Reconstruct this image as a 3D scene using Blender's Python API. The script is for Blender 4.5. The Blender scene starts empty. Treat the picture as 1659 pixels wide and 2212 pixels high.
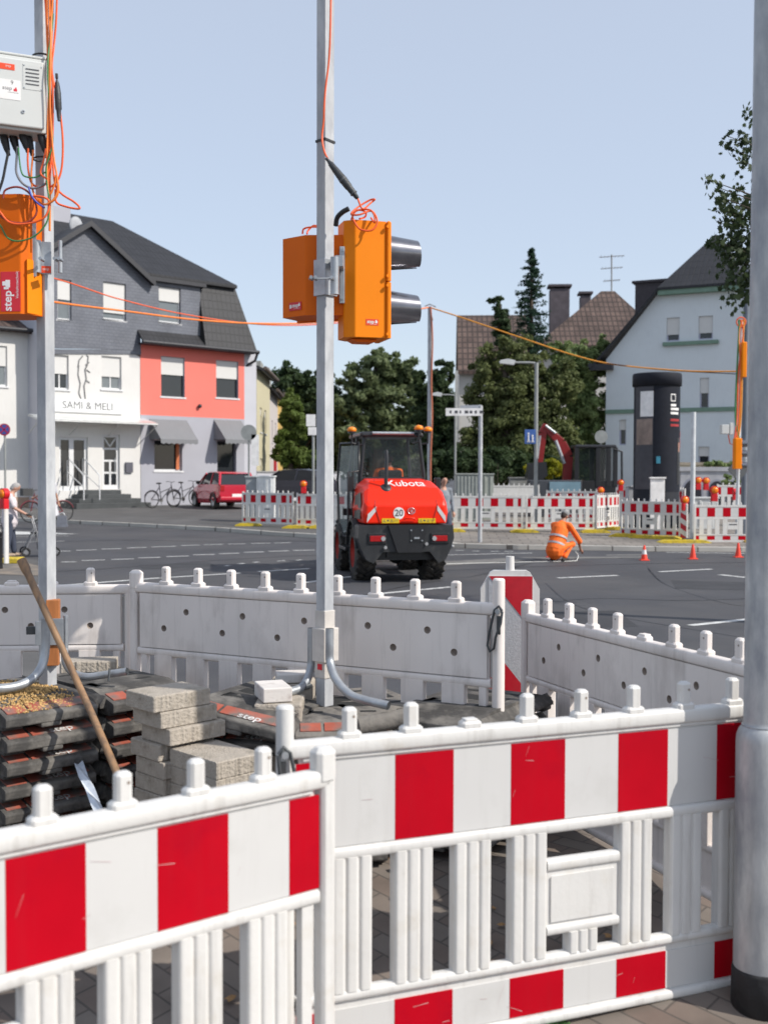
import bpy, bmesh, math, random
import numpy as np
from mathutils import Matrix, Vector
random.seed(7)
R = math.radians
sc = bpy.context.scene
COL = sc.collection

# ---------------------------------------------------------------- camera
# measurements were taken on the photograph at 1659 x 2212
F = 2400.0; CX = 829.5; CY = 1106.0; HORIZON = 1030.0; EYE = 1.75
PITCH = math.atan((CY - HORIZON) / F)
cam = bpy.data.cameras.new('camera'); camo = bpy.data.objects.new('camera', cam); COL.objects.link(camo)
camo.location = (0, 0, EYE); camo.rotation_euler = (R(90) - PITCH, R(-0.15), 0)
cam.sensor_fit = 'HORIZONTAL'; cam.sensor_width = 36; cam.lens = F / 1659 * 36
cam.clip_start = 0.05; cam.clip_end = 6000
cam.dof.use_dof = True; cam.dof.focus_distance = 6.8; cam.dof.aperture_fstop = 4.2
sc.camera = camo
sc.render.resolution_x = 767; sc.render.resolution_y = 1024

# ---------------------------------------------------------------- light
SUN_EL = 40.0
SX, SY = 0.93, -0.37                      # horizontal direction towards the sun
w = bpy.data.worlds.new("World"); sc.world = w; w.use_nodes = True
nt = w.node_tree; nt.nodes.clear()
sky = nt.nodes.new('ShaderNodeTexSky'); sky.sky_type = 'NISHITA'; sky.sun_disc = False
sky.sun_elevation = R(SUN_EL); sky.sun_rotation = math.atan2(SX, SY)
sky.altitude = 50; sky.air_density = 1.0; sky.dust_density = 0.9; sky.ozone_density = 1.6
bg = nt.nodes.new('ShaderNodeBackground'); bg.inputs['Strength'].default_value = 0.15
wo = nt.nodes.new('ShaderNodeOutputWorld')
hz = nt.nodes.new('ShaderNodeMix'); hz.data_type = 'RGBA'; hz.inputs[0].default_value = .70     # thin summer haze whitens the sky evenly
hz.inputs[7].default_value = (2.72, 2.96, 3.40, 1)
nt.links.new(sky.outputs[0], hz.inputs[6]); nt.links.new(hz.outputs[2], bg.inputs[0]); nt.links.new(bg.outputs[0], wo.inputs[0])
sun = bpy.data.lights.new('sun', 'SUN'); sun.energy = 3.0; sun.angle = R(0.53); sun.color = (1, .95, .87)
suno = bpy.data.objects.new('sun', sun); COL.objects.link(suno)
d = Vector((SX * math.cos(R(SUN_EL)), SY * math.cos(R(SUN_EL)), math.sin(R(SUN_EL))))
suno.rotation_euler = d.to_track_quat('Z', 'Y').to_euler(); suno.location = (10, -5, 20)
sc.view_settings.view_transform = 'Standard'; sc.view_settings.look = 'None'
sc.view_settings.exposure = 0.60; sc.view_settings.gamma = 1.0; sc.view_settings.use_curve_mapping = False

# ---------------------------------------------------------------- measuring helpers
def ray(x, y):
    dz = (CY - y) / F
    return Vector(((x - CX) / F, math.cos(PITCH) + dz * math.sin(PITCH), -math.sin(PITCH) + dz * math.cos(PITCH)))
def P(x, y, Y):
    r = ray(x, y); t = Y / r.y
    return Vector((r.x * t, Y, EYE + r.z * t))
def gh(Y):                                 # height of the road surface
    if Y < 22: return -.12
    if Y < 46: return -.12 + .022 * (Y - 22)
    return -.12 + .022 * 24
def G(x, y, lev=0.0):
    r = ray(x, y); lo, hi = 1.0, 400.0
    for _ in range(50):
        m = (lo + hi) / 2
        if EYE + r.z * m / r.y > gh(m) + lev: lo = m
        else: hi = m
    return Vector((r.x * lo / r.y, lo, gh(lo) + lev))
def S(Y): return F / Y                     # pixels per metre at distance Y

# ---------------------------------------------------------------- materials
def C(h):
    h = h.lstrip('#'); o = []
    for i in (0, 2, 4):
        c = int(h[i:i+2], 16) / 255
        o.append(c / 12.92 if c <= .04045 else ((c + .055) / 1.055) ** 2.4)
    return tuple(o)
MATS = {}
def pm(name, col, rough=.55, metal=0.0, var=.12, scale=6.0, bump=0.0, bscale=None, col2=None, amt=.5, s2=2.0, coat=0.0, emit=0.0, stretch=None, spec=None, trans=0.0, streak=0.0, scol=(.16, .13, .10)):
    """procedural principled material: base colour modulated by noise, optional second colour in patches, bump"""
    if name in MATS: return MATS[name]
    if isinstance(col, str): col = C(col)
    m = bpy.data.materials.new(name); m.use_nodes = True; n = m.node_tree; L = n.links
    b = n.nodes['Principled BSDF']
    b.inputs['Roughness'].default_value = rough; b.inputs['Metallic'].default_value = metal
    if coat: b.inputs['Coat Weight'].default_value = coat; b.inputs['Coat Roughness'].default_value = .08
    if spec is not None: b.inputs['Specular IOR Level'].default_value = spec
    tc = n.nodes.new('ShaderNodeTexCoord'); src = tc.outputs['Object']
    if stretch:
        mp = n.nodes.new('ShaderNodeMapping'); mp.inputs['Scale'].default_value = stretch
        L.new(src, mp.inputs[0]); src = mp.outputs[0]
    no = n.nodes.new('ShaderNodeTexNoise'); no.inputs['Scale'].default_value = scale; no.inputs['Detail'].default_value = 6
    L.new(src, no.inputs['Vector'])
    rp = n.nodes.new('ShaderNodeValToRGB'); rp.color_ramp.elements[0].position = .3; rp.color_ramp.elements[1].position = .7
    rp.color_ramp.elements[0].color = tuple(c * (1 - var) for c in col) + (1,)
    rp.color_ramp.elements[1].color = tuple(min(1, c * (1 + var)) for c in col) + (1,)
    L.new(no.outputs[0], rp.inputs[0]); out = rp.outputs[0]
    if col2 is not None:
        if isinstance(col2, str): col2 = C(col2)
        n2 = n.nodes.new('ShaderNodeTexNoise'); n2.inputs['Scale'].default_value = s2; n2.inputs['Detail'].default_value = 8; n2.inputs['Roughness'].default_value = .65
        L.new(src, n2.inputs['Vector'])
        r2 = n.nodes.new('ShaderNodeValToRGB'); r2.color_ramp.elements[0].position = 1 - amt - .12; r2.color_ramp.elements[1].position = min(1, 1 - amt + .12)
        L.new(n2.outputs[0], r2.inputs[0])
        mx = n.nodes.new('ShaderNodeMix'); mx.data_type = 'RGBA'
        L.new(r2.outputs[0], mx.inputs[0]); L.new(out, mx.inputs[6]); mx.inputs[7].default_value = tuple(col2) + (1,)
        out = mx.outputs[2]
    if streak:                              # rain streaks and grime running down, plus a few scuffs
        m3 = n.nodes.new('ShaderNodeMapping'); m3.inputs['Scale'].default_value = (16, 16, 1.3); L.new(tc.outputs['Object'], m3.inputs[0])
        n3 = n.nodes.new('ShaderNodeTexNoise'); n3.inputs['Scale'].default_value = 1.6; n3.inputs['Detail'].default_value = 7; n3.inputs['Roughness'].default_value = .62; L.new(m3.outputs[0], n3.inputs['Vector'])
        r3 = n.nodes.new('ShaderNodeMapRange'); r3.inputs[1].default_value = .52; r3.inputs[2].default_value = .80; r3.inputs[3].default_value = 0; r3.inputs[4].default_value = streak; L.new(n3.outputs[0], r3.inputs[0])
        x3 = n.nodes.new('ShaderNodeMix'); x3.data_type = 'RGBA'; L.new(r3.outputs[0], x3.inputs[0]); L.new(out, x3.inputs[6]); x3.inputs[7].default_value = tuple(scol)+(1,); out = x3.outputs[2]
    L.new(out, b.inputs['Base Color'])
    if bump:
        nb = n.nodes.new('ShaderNodeTexNoise'); nb.inputs['Scale'].default_value = bscale or scale * 6; nb.inputs['Detail'].default_value = 5
        L.new(src, nb.inputs['Vector'])
        bp = n.nodes.new('ShaderNodeBump'); bp.inputs['Strength'].default_value = bump; bp.inputs['Distance'].default_value = .01
        L.new(nb.outputs[0], bp.inputs['Height']); L.new(bp.outputs[0], b.inputs['Normal'])
    if emit:
        b.inputs['Emission Color'].default_value = tuple(col) + (1,); b.inputs['Emission Strength'].default_value = emit
    if trans: b.inputs['Transmission Weight'].default_value = trans
    MATS[name] = m; return m
def brickmat(name, c1, c2, mortar, sw, sh, msize=.01, rough=.8, bump=.5, coord='Object', offset=.5, rot=(0, 0, 0), var=.25, vscale=1.2, plane='xz', sq=1.0):
    """rows of bricks, slates, tiles or pavers; sw x sh metres"""
    if name in MATS: return MATS[name]
    m = bpy.data.materials.new(name); m.use_nodes = True; n = m.node_tree; L = n.links
    b = n.nodes['Principled BSDF']; b.inputs['Roughness'].default_value = rough
    tc = n.nodes.new('ShaderNodeTexCoord'); sp = n.nodes.new('ShaderNodeSeparateXYZ'); cb = n.nodes.new('ShaderNodeCombineXYZ')
    L.new(tc.outputs[coord], sp.inputs[0])
    a, c = {'xz': (0, 2), 'xy': (0, 1), 'yz': (1, 2)}[plane]
    L.new(sp.outputs[a], cb.inputs[0]); L.new(sp.outputs[c], cb.inputs[1])
    mp = n.nodes.new('ShaderNodeMapping'); mp.inputs['Rotation'].default_value = rot
    L.new(cb.outputs[0], mp.inputs[0])
    bt = n.nodes.new('ShaderNodeTexBrick'); L.new(mp.outputs[0], bt.inputs['Vector'])
    bt.inputs['Color1'].default_value = tuple(C(c1)) + (1,); bt.inputs['Color2'].default_value = tuple(C(c2)) + (1,)
    bt.inputs['Mortar'].default_value = tuple(C(mortar)) + (1,); bt.inputs['Scale'].default_value = 1.0
    bt.inputs['Mortar Size'].default_value = msize; bt.inputs['Brick Width'].default_value = sw; bt.inputs['Row Height'].default_value = sh
    bt.offset = offset; bt.inputs['Mortar Smooth'].default_value = .1
    no = n.nodes.new('ShaderNodeTexNoise'); no.inputs['Scale'].default_value = vscale; no.inputs['Detail'].default_value = 8
    L.new(tc.outputs[coord], no.inputs['Vector'])
    mr = n.nodes.new('ShaderNodeMapRange'); mr.inputs[1].default_value = .3; mr.inputs[2].default_value = .7; mr.inputs[3].default_value = 1 - var; mr.inputs[4].default_value = 1 + var
    L.new(no.outputs[0], mr.inputs[0])
    hv = n.nodes.new('ShaderNodeVectorMath'); hv.operation = 'SCALE'
    L.new(bt.outputs['Color'], hv.inputs[0]); L.new(mr.outputs[0], hv.inputs['Scale'])
    L.new(hv.outputs[0], b.inputs['Base Color'])
    if bump:
        bp = n.nodes.new('ShaderNodeBump'); bp.inputs['Strength'].default_value = bump; bp.inputs['Distance'].default_value = .02; bp.invert = True
        L.new(bt.outputs['Fac'], bp.inputs['Height']); L.new(bp.outputs[0], b.inputs['Normal'])
    MATS[name] = m; return m
def glassmat(name, col, rough=.06, spec=.6):
    return pm(name, col, rough=rough, var=.05, spec=spec)

# ---------------------------------------------------------------- mesh builder
class MB:
    def __init__(s, M=None):
        s.v = []; s.f = []; s.m = []; s.s = []; s.M = M or Matrix.Identity(4)
    def add(s, vs, fs, mi=0, smooth=False, M=None):
        o = len(s.v); T = s.M @ M if M is not None else s.M
        s.v += [tuple(T @ Vector(p)) for p in vs]
        for f in fs: s.f.append([i + o for i in f]); s.m.append(mi); s.s.append(smooth)
        return s
    def box(s, x0, x1, y0, y1, z0, z1, mi=0, M=None, ch=0):
        if ch:                             # chamfered along vertical edges and the top
            pts = [(x0+ch, y0), (x1-ch, y0), (x1, y0+ch), (x1, y1-ch), (x1-ch, y1), (x0+ch, y1), (x0, y1-ch), (x0, y0+ch)]
            cx, cy = (x0+x1)/2, (y0+y1)/2
            kx = (x1-x0-2*ch)/(x1-x0); ky = (y1-y0-2*ch)/(y1-y0)
            vs = [(a, b, z0) for a, b in pts] + [(a, b, z1-ch) for a, b in pts] + [(cx+(a-cx)*kx, cy+(b-cy)*ky, z1) for a, b in pts]
            fs = [list(range(7, -1, -1)), list(range(16, 24))]
            for k in range(2):
                for i in range(8): j = (i+1) % 8; fs.append([k*8+i, k*8+j, k*8+8+j, k*8+8+i])
            return s.add(vs, fs, mi, False, M)
        vs = [(x0,y0,z0),(x1,y0,z0),(x1,y1,z0),(x0,y1,z0),(x0,y0,z1),(x1,y0,z1),(x1,y1,z1),(x0,y1,z1)]
        return s.add(vs, [(3,2,1,0),(4,5,6,7),(0,1,5,4),(1,2,6,5),(2,3,7,6),(3,0,4,7)], mi, False, M)
    def cyl(s, p0, p1, r0, r1=None, n=14, mi=0, caps=True, smooth=True, M=None):
        r1 = r0 if r1 is None else r1
        p0 = Vector(p0); p1 = Vector(p1); ax = (p1 - p0)
        if ax.length < 1e-6: return s
        ax.normalize(); u = ax.orthogonal().normalized()
        if abs(ax.z) > .9: u = (Vector((1, 0, 0)) - ax * ax.x).normalized()
        t = ax.cross(u); vs = []
        for p, r in ((p0, r0), (p1, r1)):
            for i in range(n):
                a = 2*math.pi*i/n; vs.append(p + u*math.cos(a)*r + t*math.sin(a)*r)
        s.add(vs, [(i, (i+1) % n, n+(i+1) % n, n+i) for i in range(n)], mi, smooth, M)
        if caps: s.add(vs, [list(range(n-1, -1, -1)), list(range(n, 2*n))], mi, False, M)
        return s
    def tube(s, pts, r, n=8, mi=0, caps=True, M=None, radii=None):
        pts = [Vector(p) for p in pts]; N = len(pts); vs = []; fs = []
        prev = None
        for i, p in enumerate(pts):
            d = (pts[min(i+1, N-1)] - pts[max(i-1, 0)])
            if d.length < 1e-9: d = Vector((0, 0, 1))
            d.normalize()
            if prev is None: u = d.orthogonal().normalized()
            else:
                u = prev - d * prev.dot(d)
                u = u.normalized() if u.length > 1e-6 else d.orthogonal().normalized()
            prev = u; t = d.cross(u); rr = radii[i] if radii else r
            for k in range(n):
                a = 2*math.pi*k/n; vs.append(p + u*math.cos(a)*rr + t*math.sin(a)*rr)
        for i in range(N-1):
            for k in range(n): j = (k+1) % n; fs.append((i*n+k, i*n+j, (i+1)*n+j, (i+1)*n+k))
        s.add(vs, fs, mi, True, M)
        if caps: s.add(vs, [list(range(n-1, -1, -1)), [(N-1)*n+k for k in range(n)]], mi, False, M)
        return s
    def prism(s, poly, a, b, axis='y', mi=0, M=None, smooth=False):
        """2D polygon extruded along axis from a to b; poly in the two other axes (xz for y, xy for z, yz for x)"""
        def q(p, t):
            if axis == 'y': return (p[0], t, p[1])
            if axis == 'z': return (p[0], p[1], t)
            return (t, p[0], p[1])
        n = len(poly); vs = [q(p, a) for p in poly] + [q(p, b) for p in poly]
        fs = [list(range(n)), list(range(2*n-1, n-1, -1))]
        s.add(vs, fs, mi, False, M)
        s.add(vs, [(i, n+i, n+(i+1) % n, (i+1) % n) for i in range(n)], mi, smooth, M); return s
    def lathe(s, prof, c=(0, 0, 0), n=24, mi=0, M=None, smooth=True):
        vs = []; fs = []
        for r, z in prof:
            for k in range(n):
                a = 2*math.pi*k/n; vs.append((c[0]+r*math.cos(a), c[1]+r*math.sin(a), c[2]+z))
        for i in range(len(prof)-1):
            for k in range(n): j = (k+1) % n; fs.append((i*n+k, i*n+j, (i+1)*n+j, (i+1)*n+k))
        return s.add(vs, fs, mi, smooth, M)
    def ball(s, c, r, n=14, mi=0, M=None, seg=8):
        if not hasattr(r, '__len__'): r = (r, r, r)
        vs = []; fs = []
        for i in range(seg+1):
            th = math.pi*i/seg
            for k in range(n):
                a = 2*math.pi*k/n
                vs.append((c[0]+r[0]*math.sin(th)*math.cos(a), c[1]+r[1]*math.sin(th)*math.sin(a), c[2]-r[2]*math.cos(th)))
        for i in range(seg):
            for k in range(n):
                j = (k+1) % n; fs.append((i*n+k, i*n+j, (i+1)*n+j, (i+1)*n+k))
        return s.add(vs, fs, mi, True, M)
    def torus(s, c, R_, r, axis='y', n=28, k=8, mi=0, M=None, a0=0, a1=2*math.pi):
        pts = []
        for i in range(n+1):
            a = a0+(a1-a0)*i/n
            if axis == 'y': pts.append((c[0]+R_*math.cos(a), c[1], c[2]+R_*math.sin(a)))
            elif axis == 'z': pts.append((c[0]+R_*math.cos(a), c[1]+R_*math.sin(a), c[2]))
            else: pts.append((c[0], c[1]+R_*math.cos(a), c[2]+R_*math.sin(a)))
        return s.tube(pts, r, k, mi, True, M)
    def quad(s, a, b, c, d, mi=0, M=None): return s.add([a, b, c, d], [(0, 1, 2, 3)], mi, False, M)
    def poly(s, pts, mi=0, M=None): return s.add(pts, [list(range(len(pts)))], mi, False, M)
    def text(s, txt, M, size=.1, mi=0, bold=0.0, align='CENTER', depth=0.0):
        c = bpy.data.curves.new('t', 'FONT'); c.body = txt; c.size = size; c.align_x = align; c.align_y = 'CENTER'; c.offset = bold; c.extrude = depth; c.resolution_u = 3
        o = bpy.data.objects.new('t', c); me = bpy.data.meshes.new_from_object(o)
        s.add([v.co[:] for v in me.vertices], [list(p.vertices) for p in me.polygons], mi, False, M)
        bpy.data.objects.remove(o); bpy.data.curves.remove(c); bpy.data.meshes.remove(me); return s
    def build(s, name, mats, parent=None, bevel=0.0, seg=2, remesh=0.0, local=False):
        if not isinstance(mats, (list, tuple)): mats = [mats]
        me = bpy.data.meshes.new(name); me.from_pydata(s.v, [], s.f)
        for m in mats: me.materials.append(m)
        me.polygons.foreach_set('material_index', s.m); me.polygons.foreach_set('use_smooth', s.s)
        me.update(); me.validate()
        o = bpy.data.objects.new(name, me); COL.objects.link(o)
        if parent: o.parent = parent
        if remesh:
            r = o.modifiers.new('r', 'REMESH'); r.mode = 'VOXEL'; r.voxel_size = remesh; r.use_smooth_shade = True
            sm = o.modifiers.new('s', 'SMOOTH'); sm.factor = .5; sm.iterations = 3
        if bevel:
            b = o.modifiers.new('b', 'BEVEL'); b.width = bevel; b.segments = seg; b.limit_method = 'ANGLE'; b.angle_limit = R(35)
            b.harden_normals = False
        return o
def tag(o, label, cat, group=None, kind=None):
    if label: o['label'] = label
    if cat: o['category'] = cat
    if group: o['group'] = group
    if kind: o['kind'] = kind
    return o
def thing(name, label, cat, loc=(0, 0, 0), rz=0.0, group=None):
    o = bpy.data.objects.new(name, None); COL.objects.link(o); o.empty_display_size = .2
    o.location = loc; o.rotation_euler = (0, 0, rz); return tag(o, label, cat, group)
def struct(name, mb, mats): o = mb.build(name, mats); o['kind'] = 'structure'; return o
def dup(root, loc=None, rz=None, label=None, group=None):
    r = root.copy(); COL.objects.link(r)
    if loc is not None: r.location = loc
    if rz is not None: r.rotation_euler = (0, 0, rz)
    if label: r['label'] = label
    if group: r['group'] = group
    for ch in list(root.children):
        c = ch.copy(); COL.objects.link(c); c.parent = r
        for g in list(ch.children): q = g.copy(); COL.objects.link(q); q.parent = c
    return r
def spline(pts, n=10):
    """Catmull-Rom through pts"""
    pts = [Vector(p) for p in pts]; o = []; Q = [pts[0]*2-pts[1]] + pts + [pts[-1]*2-pts[-2]]
    for i in range(1, len(Q)-2):
        a, b, c, d = Q[i-1:i+3]
        for k in range(n):
            t = k/n; o.append(.5*((2*b)+(c-a)*t+(2*a-5*b+4*c-d)*t*t+(3*b-3*c+d-a)*t**3))
    o.append(pts[-1]); return o
ZUP = Matrix.Rotation(R(90), 4, 'X')       # stands a flat XY drawing up into the XZ plane, facing -Y
def on_front(x, y, z): return Matrix.Translation((x, y, z)) @ ZUP
# ================================================================ setting: ground, pavements, markings
asphalt = pm('asphalt', (.054, .054, .060), rough=.82, var=.18, scale=.7, bump=.35, bscale=160, col2=(.078, .075, .076), amt=.45, s2=.28)
asphalt_old = pm('asphalt_old', (.098, .095, .093), rough=.9, var=.2, scale=1.1, bump=.4, bscale=90, col2=(.07, .068, .066), amt=.45, s2=.5)
pavers = brickmat('pavers', '#746c64', '#6e6158', '#59524c', .2, .1, .0045, rot=(0, 0, R(43)), plane='xy', rough=.9, var=.35, vscale=2.5)
slabs = brickmat('pavement_slabs', '#857e76', '#77716b', '#514b46', .5, .5, .012, rot=(0, 0, R(3)), plane='xy', rough=.9, var=.25, vscale=.5)
kerbm = brickmat('kerbstone', '#b9b5ad', '#aaa69e', '#6d6862', 1.0, 3.0, .02, plane='xy', rough=.85, var=.15)
paint = pm('road_paint', (.62, .62, .60), rough=.7, var=.15, scale=9, col2=(.16, .16, .16), amt=.40, s2=11)
old_paint = pm('worn_repair', (.16, .155, .145), rough=.9, var=.2, scale=4, col2=(.09, .09, .09), amt=.4, s2=6)

g = MB(); ys = [-60, 0, 10, 22, 28, 34, 40, 46, 70, 200, 3000]; xs = [-1500, -60, -20, 0, 20, 60, 1500]
for i in range(len(ys)-1):
    for j in range(len(xs)-1):
        g.quad((xs[j], ys[i], gh(ys[i])), (xs[j+1], ys[i], gh(ys[i])), (xs[j+1], ys[i+1], gh(ys[i+1])), (xs[j], ys[i+1], gh(ys[i+1])))
struct('road', g, asphalt)

def sheet(name, pts, mat, thick=.12, side=None, top=0.0, skirt=True):
    """pavement slab following the road slope: ngon cut at the slope's break lines, lifted, with a skirt"""
    bm = bmesh.new(); bm.faces.new([bm.verts.new((p[0], p[1], 0)) for p in pts])
    for yb in (22, 46):
        bmesh.ops.bisect_plane(bm, geom=bm.verts[:]+bm.edges[:]+bm.faces[:], plane_co=(0, yb, 0), plane_no=(0, 1, 0))
    for v in bm.verts: v.co.z = gh(v.co.y) + thick + top
    bm.normal_update()
    for f in bm.faces:
        if f.normal.z < 0: f.normal_flip()
    if skirt:
        be = [e for e in bm.edges if len(e.link_faces) == 1]
        r = bmesh.ops.extrude_edge_only(bm, edges=be)
        for v in r['geom']:
            if isinstance(v, bmesh.types.BMVert): v.co.z -= thick - .002
    me = bpy.data.meshes.new(name); bm.to_mesh(me); bm.free(); me.materials.append(mat)
    o = bpy.data.objects.new(name, me); COL.objects.link(o); o['kind'] = 'structure'; return o
def strip(pts, wdt, name, mat, thick, top=0.0):
    """band of width wdt along a polyline on the ground (pts already world xy)"""
    L = []; Rr = []
    for i, p in enumerate(pts):
        a = Vector(pts[max(i-1, 0)][:2]); b = Vector(pts[min(i+1, len(pts)-1)][:2]); t = (b-a).normalized(); nn = Vector((-t.y, t.x))
        q = Vector(p[:2]); L.append(q+nn*wdt/2); Rr.append(q-nn*wdt/2)
    return sheet(name, L + Rr[::-1], mat, thick, top=top)
# D-line: the right hand fence, also the edge of the paved island the site stands on
D0 = P(1140, 1318, 5.52); D1 = P(1602, 1438, 4.03)
def dx(Y): return D0.x + (Y-D0.y)*(D1.x-D0.x)/(D1.y-D0.y)
def iz(Y): return -.11 if Y < 3.1 else (-.11 + .23*(Y-3.1)/1.5 if Y < 4.6 else .12)
g = MB()
rows = [-6, 0, 3.1, 3.6, 4.1, 4.6, 6.3]
for i in range(len(rows)-1):
    a, b = rows[i], rows[i+1]; za, zb = iz(a), iz(b)
    g.quad((-9, a, za), (dx(a)+.35, a, za), (dx(b)+.35, b, zb), (-9, b, zb))
    g.quad((dx(a)+.35, a, -.13), (dx(b)+.35, b, -.13), (dx(b)+.35, b, zb), (dx(a)+.35, a, za))
g.quad((-9, 6.3, -.13), (-9, 6.3, .12), (dx(6.3)+.35, 6.3, .12), (dx(6.3)+.35, 6.3, -.13))
struct('site_pavement', g, pavers)
g = MB()
for i in range(len(rows)-1):
    a, b = rows[i], rows[i+1]
    g.prism([(a, iz(a)-.03), (b-.006, iz(b)-.03), (b-.006, iz(b)+.012), (a, iz(a)+.012)], 0, .12, 'x', 0, Matrix(((1, (dx(b)-dx(a))/(b-a), 0, dx(a)+.36-a*(dx(b)-dx(a))/(b-a)), (0, 1, 0, 0), (0, 0, 1, 0), (0, 0, 0, 1))))
struct('kerb', g, kerbm)
# corner pavement at the left, beyond the site
cp = [(-30, 6.4), (-2.6, 6.4), (-3.3, 11.5)] + [tuple(G(x, y)[:2]) for x, y in ((112, 1225), (70, 1212), (-60, 1203), (-500, 1199))]
sheet('corner_pavement', cp, asphalt_old, .03)
# far pavements
fl = [tuple(G(x, y)[:2]) for x, y in ((-400, 1122), (0, 1126), (140, 1132), (350, 1142), (470, 1148), (600, 1158), (690, 1163), (770, 1160))]
ptsL = fl + [(-1.0, 70), (-60, 70)]
sheet('forecourt', ptsL, asphalt_old, .10)
strip(fl, .16, 'kerb', kerbm, .11)
fr = [tuple(G(x, y)[:2]) for x, y in ((935, 1172), (985, 1183), (1120, 1186), (1250, 1187), (1400, 1189), (1600, 1190), (2300, 1192))]
sheet('island_pavement', fr + [(60, 60), (1.2, 60), (1.2, 36)], slabs, .10)
strip(fr, .18, 'kerb', kerbm, .11)

tx = P(1900, 1030, 13.8); rg = [(tx.x-.1+1.0*math.cos(2*math.pi*i/28)*.9, 13.8+1.6*math.sin(2*math.pi*i/28)) for i in range(28)]
sheet('tree_island', [(x_+.35, y_) for x_, y_ in rg], pavers, .12)
# painted markings: quads laid 4-8 mm above the road
mk = MB()
def mark(a, b, wdt, lift=.004, m=mk):
    a = G(*a); b = G(*b); t = (b-a); t.z = 0; t.normalize(); n = Vector((-t.y, t.x, 0))*wdt/2; z = Vector((0, 0, lift))
    m.quad(a-n+z, b-n+z, b+n+z, a+n+z)
for a, b in (((133,1216),(165,1216)),((177,1213),(227,1211.5)),((241,1210.5),(289,1209)),((299,1207),(347,1205.5)),((360,1204),(408,1202.5)),((418,1200),(464,1199)),((474,1197.5),(518,1196)),((528,1194.5),(571,1193)),((580,1192),(625,1190.8)),((633,1190),(680,1189))):
    mark(a, b, .13)
for a, b in (((125,1193),(153,1192.3)),((165,1191),(209,1189.5)),((220,1188),(263,1187)),((275,1185.5),(317,1184)),((328,1183),(380,1181.5)),((392,1180),(432,1178.6)),((441,1178),(483,1177)),((494,1176.4),(530,1175.6)),((543,1175),(584,1174.3)),((593,1174),(629,1173))):
    mark(a, b, .13)
for a, b in (((125,1268),(345,1250)),((350,1250),(520,1239)),((558,1236),(670,1229)),((640,1262),(760,1246)),((800,1285),(975,1268)),((1205,1248),(1335,1242)),((1425,1234),(1537,1228)),((1555,1240),(1612,1246)),((1492,1350),(1612,1337)),((1612,1337),(1800,1318))):
    mark(a, b, .13)
for a, b in (((486,1224),(497,1222.5)),((515,1219.5),(528,1218)),((548,1216),(560,1215)),((600,1213),(616,1212)),((640,1211),(652,1210)),((985,1189),(1003,1188.6)),((1020,1190),(1036,1190)),((1060,1191),(1078,1190.6)),((1090,1191),(1110,1190.6))):
    mark(a, b, .10)
for a, b in (((20,1161),(150,1159)),((20,1174),(140,1171)),((958,1199),(1150,1194)),((1440,1192),(1620,1194)),((1620,1194),(1700,1195)),((790,1207),(860,1204))):
    mark(a, b, .10)
z = Vector((0, 0, .005))
mk.add([G(25,1150)+z, G(172,1155.5)+z, G(20,1157)+z], [(0, 2, 1)])
struct('road_markings', mk, paint)
rp = MB()
pl = [G(x, y)+z for x, y in ((760,1223),(860,1220),(960,1213),(1140,1203),(1400,1201),(1400,1203.5),(1160,1208),(980,1221),(860,1229),(760,1236))]
rp.poly(pl[::-1]); rp.poly([p+z*.2 for p in (G(1400,1196), G(1310,1197), G(1310,1199), G(1400,1198.4))][::-1])
struct('road_repair_strip', rp, old_paint)

seam = MB(); rq = random.Random(4)
def seamline(pts_px, w_):
    pts_ = spline([G(*p) for p in pts_px], 6); prevL = None
    for i in range(len(pts_)-1):
        a = pts_[i]; b = pts_[i+1]; t = (b-a); t.z = 0
        if t.length < 1e-4: continue
        t.normalize(); n_ = Vector((-t.y, t.x, 0))*w_*rq.uniform(.35, .6); z_ = Vector((0, 0, .003)); seam.quad(a-n_+z_, b-n_+z_, b+n_+z_, a+n_+z_)
for pts_px, w_ in (([(130, 1172), (300, 1168), (470, 1172), (620, 1169), (700, 1172)], .07), ([(125, 1236), (260, 1228), (420, 1215), (560, 1206), (700, 1199)], .06), ([(960, 1232), (1200, 1222), (1420, 1216), (1650, 1213)], .06), ([(1180, 1300), (1300, 1292), (1480, 1296), (1650, 1290)], .035), ([(1180, 1260), (1230, 1300), (1330, 1330), (1600, 1375)], .02), ([(770, 1290), (900, 1262), (1020, 1245), (1150, 1215)], .04), ([(330, 1250), (400, 1232), (520, 1226), (640, 1214)], .02), ([(1400, 1225), (1440, 1262), (1560, 1300), (1640, 1310)], .02)):
    seamline(pts_px, w_)
struct('tar_seams', seam, pm('tar_seam', (.020, .020, .022), rough=.5, var=.3, scale=5))
patch = MB(); z = Vector((0, 0, .002))
for q_ in (((1180, 1322), (1330, 1318), (1380, 1352), (1200, 1358)), ((300, 1222), (450, 1216), (470, 1224), (310, 1232)), ((1450, 1252), (1620, 1256), (1640, 1274), (1460, 1270))): patch.poly([G(*p)+z for p in q_][::-1])
struct('asphalt_patches', patch, pm('asphalt_patch', (.038, .038, .042), rough=.85, var=.2, scale=2, bump=.3, bscale=140))
sand = MB(); z = Vector((0, 0, .006))
struct('sandy_patch', sand.poly([Vector((p[0], p[1], gh(p[1])+.036)) for p in [tuple(G(x, y)[:2]) for x, y in ((-40, 1228), (60, 1222), (100, 1232), (90, 1250), (-60, 1246))]][::-1]), pm('sand_dust', (.26, .21, .16), rough=.95, var=.3, scale=6, col2=(.12, .11, .10), amt=.5, s2=3))

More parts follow.
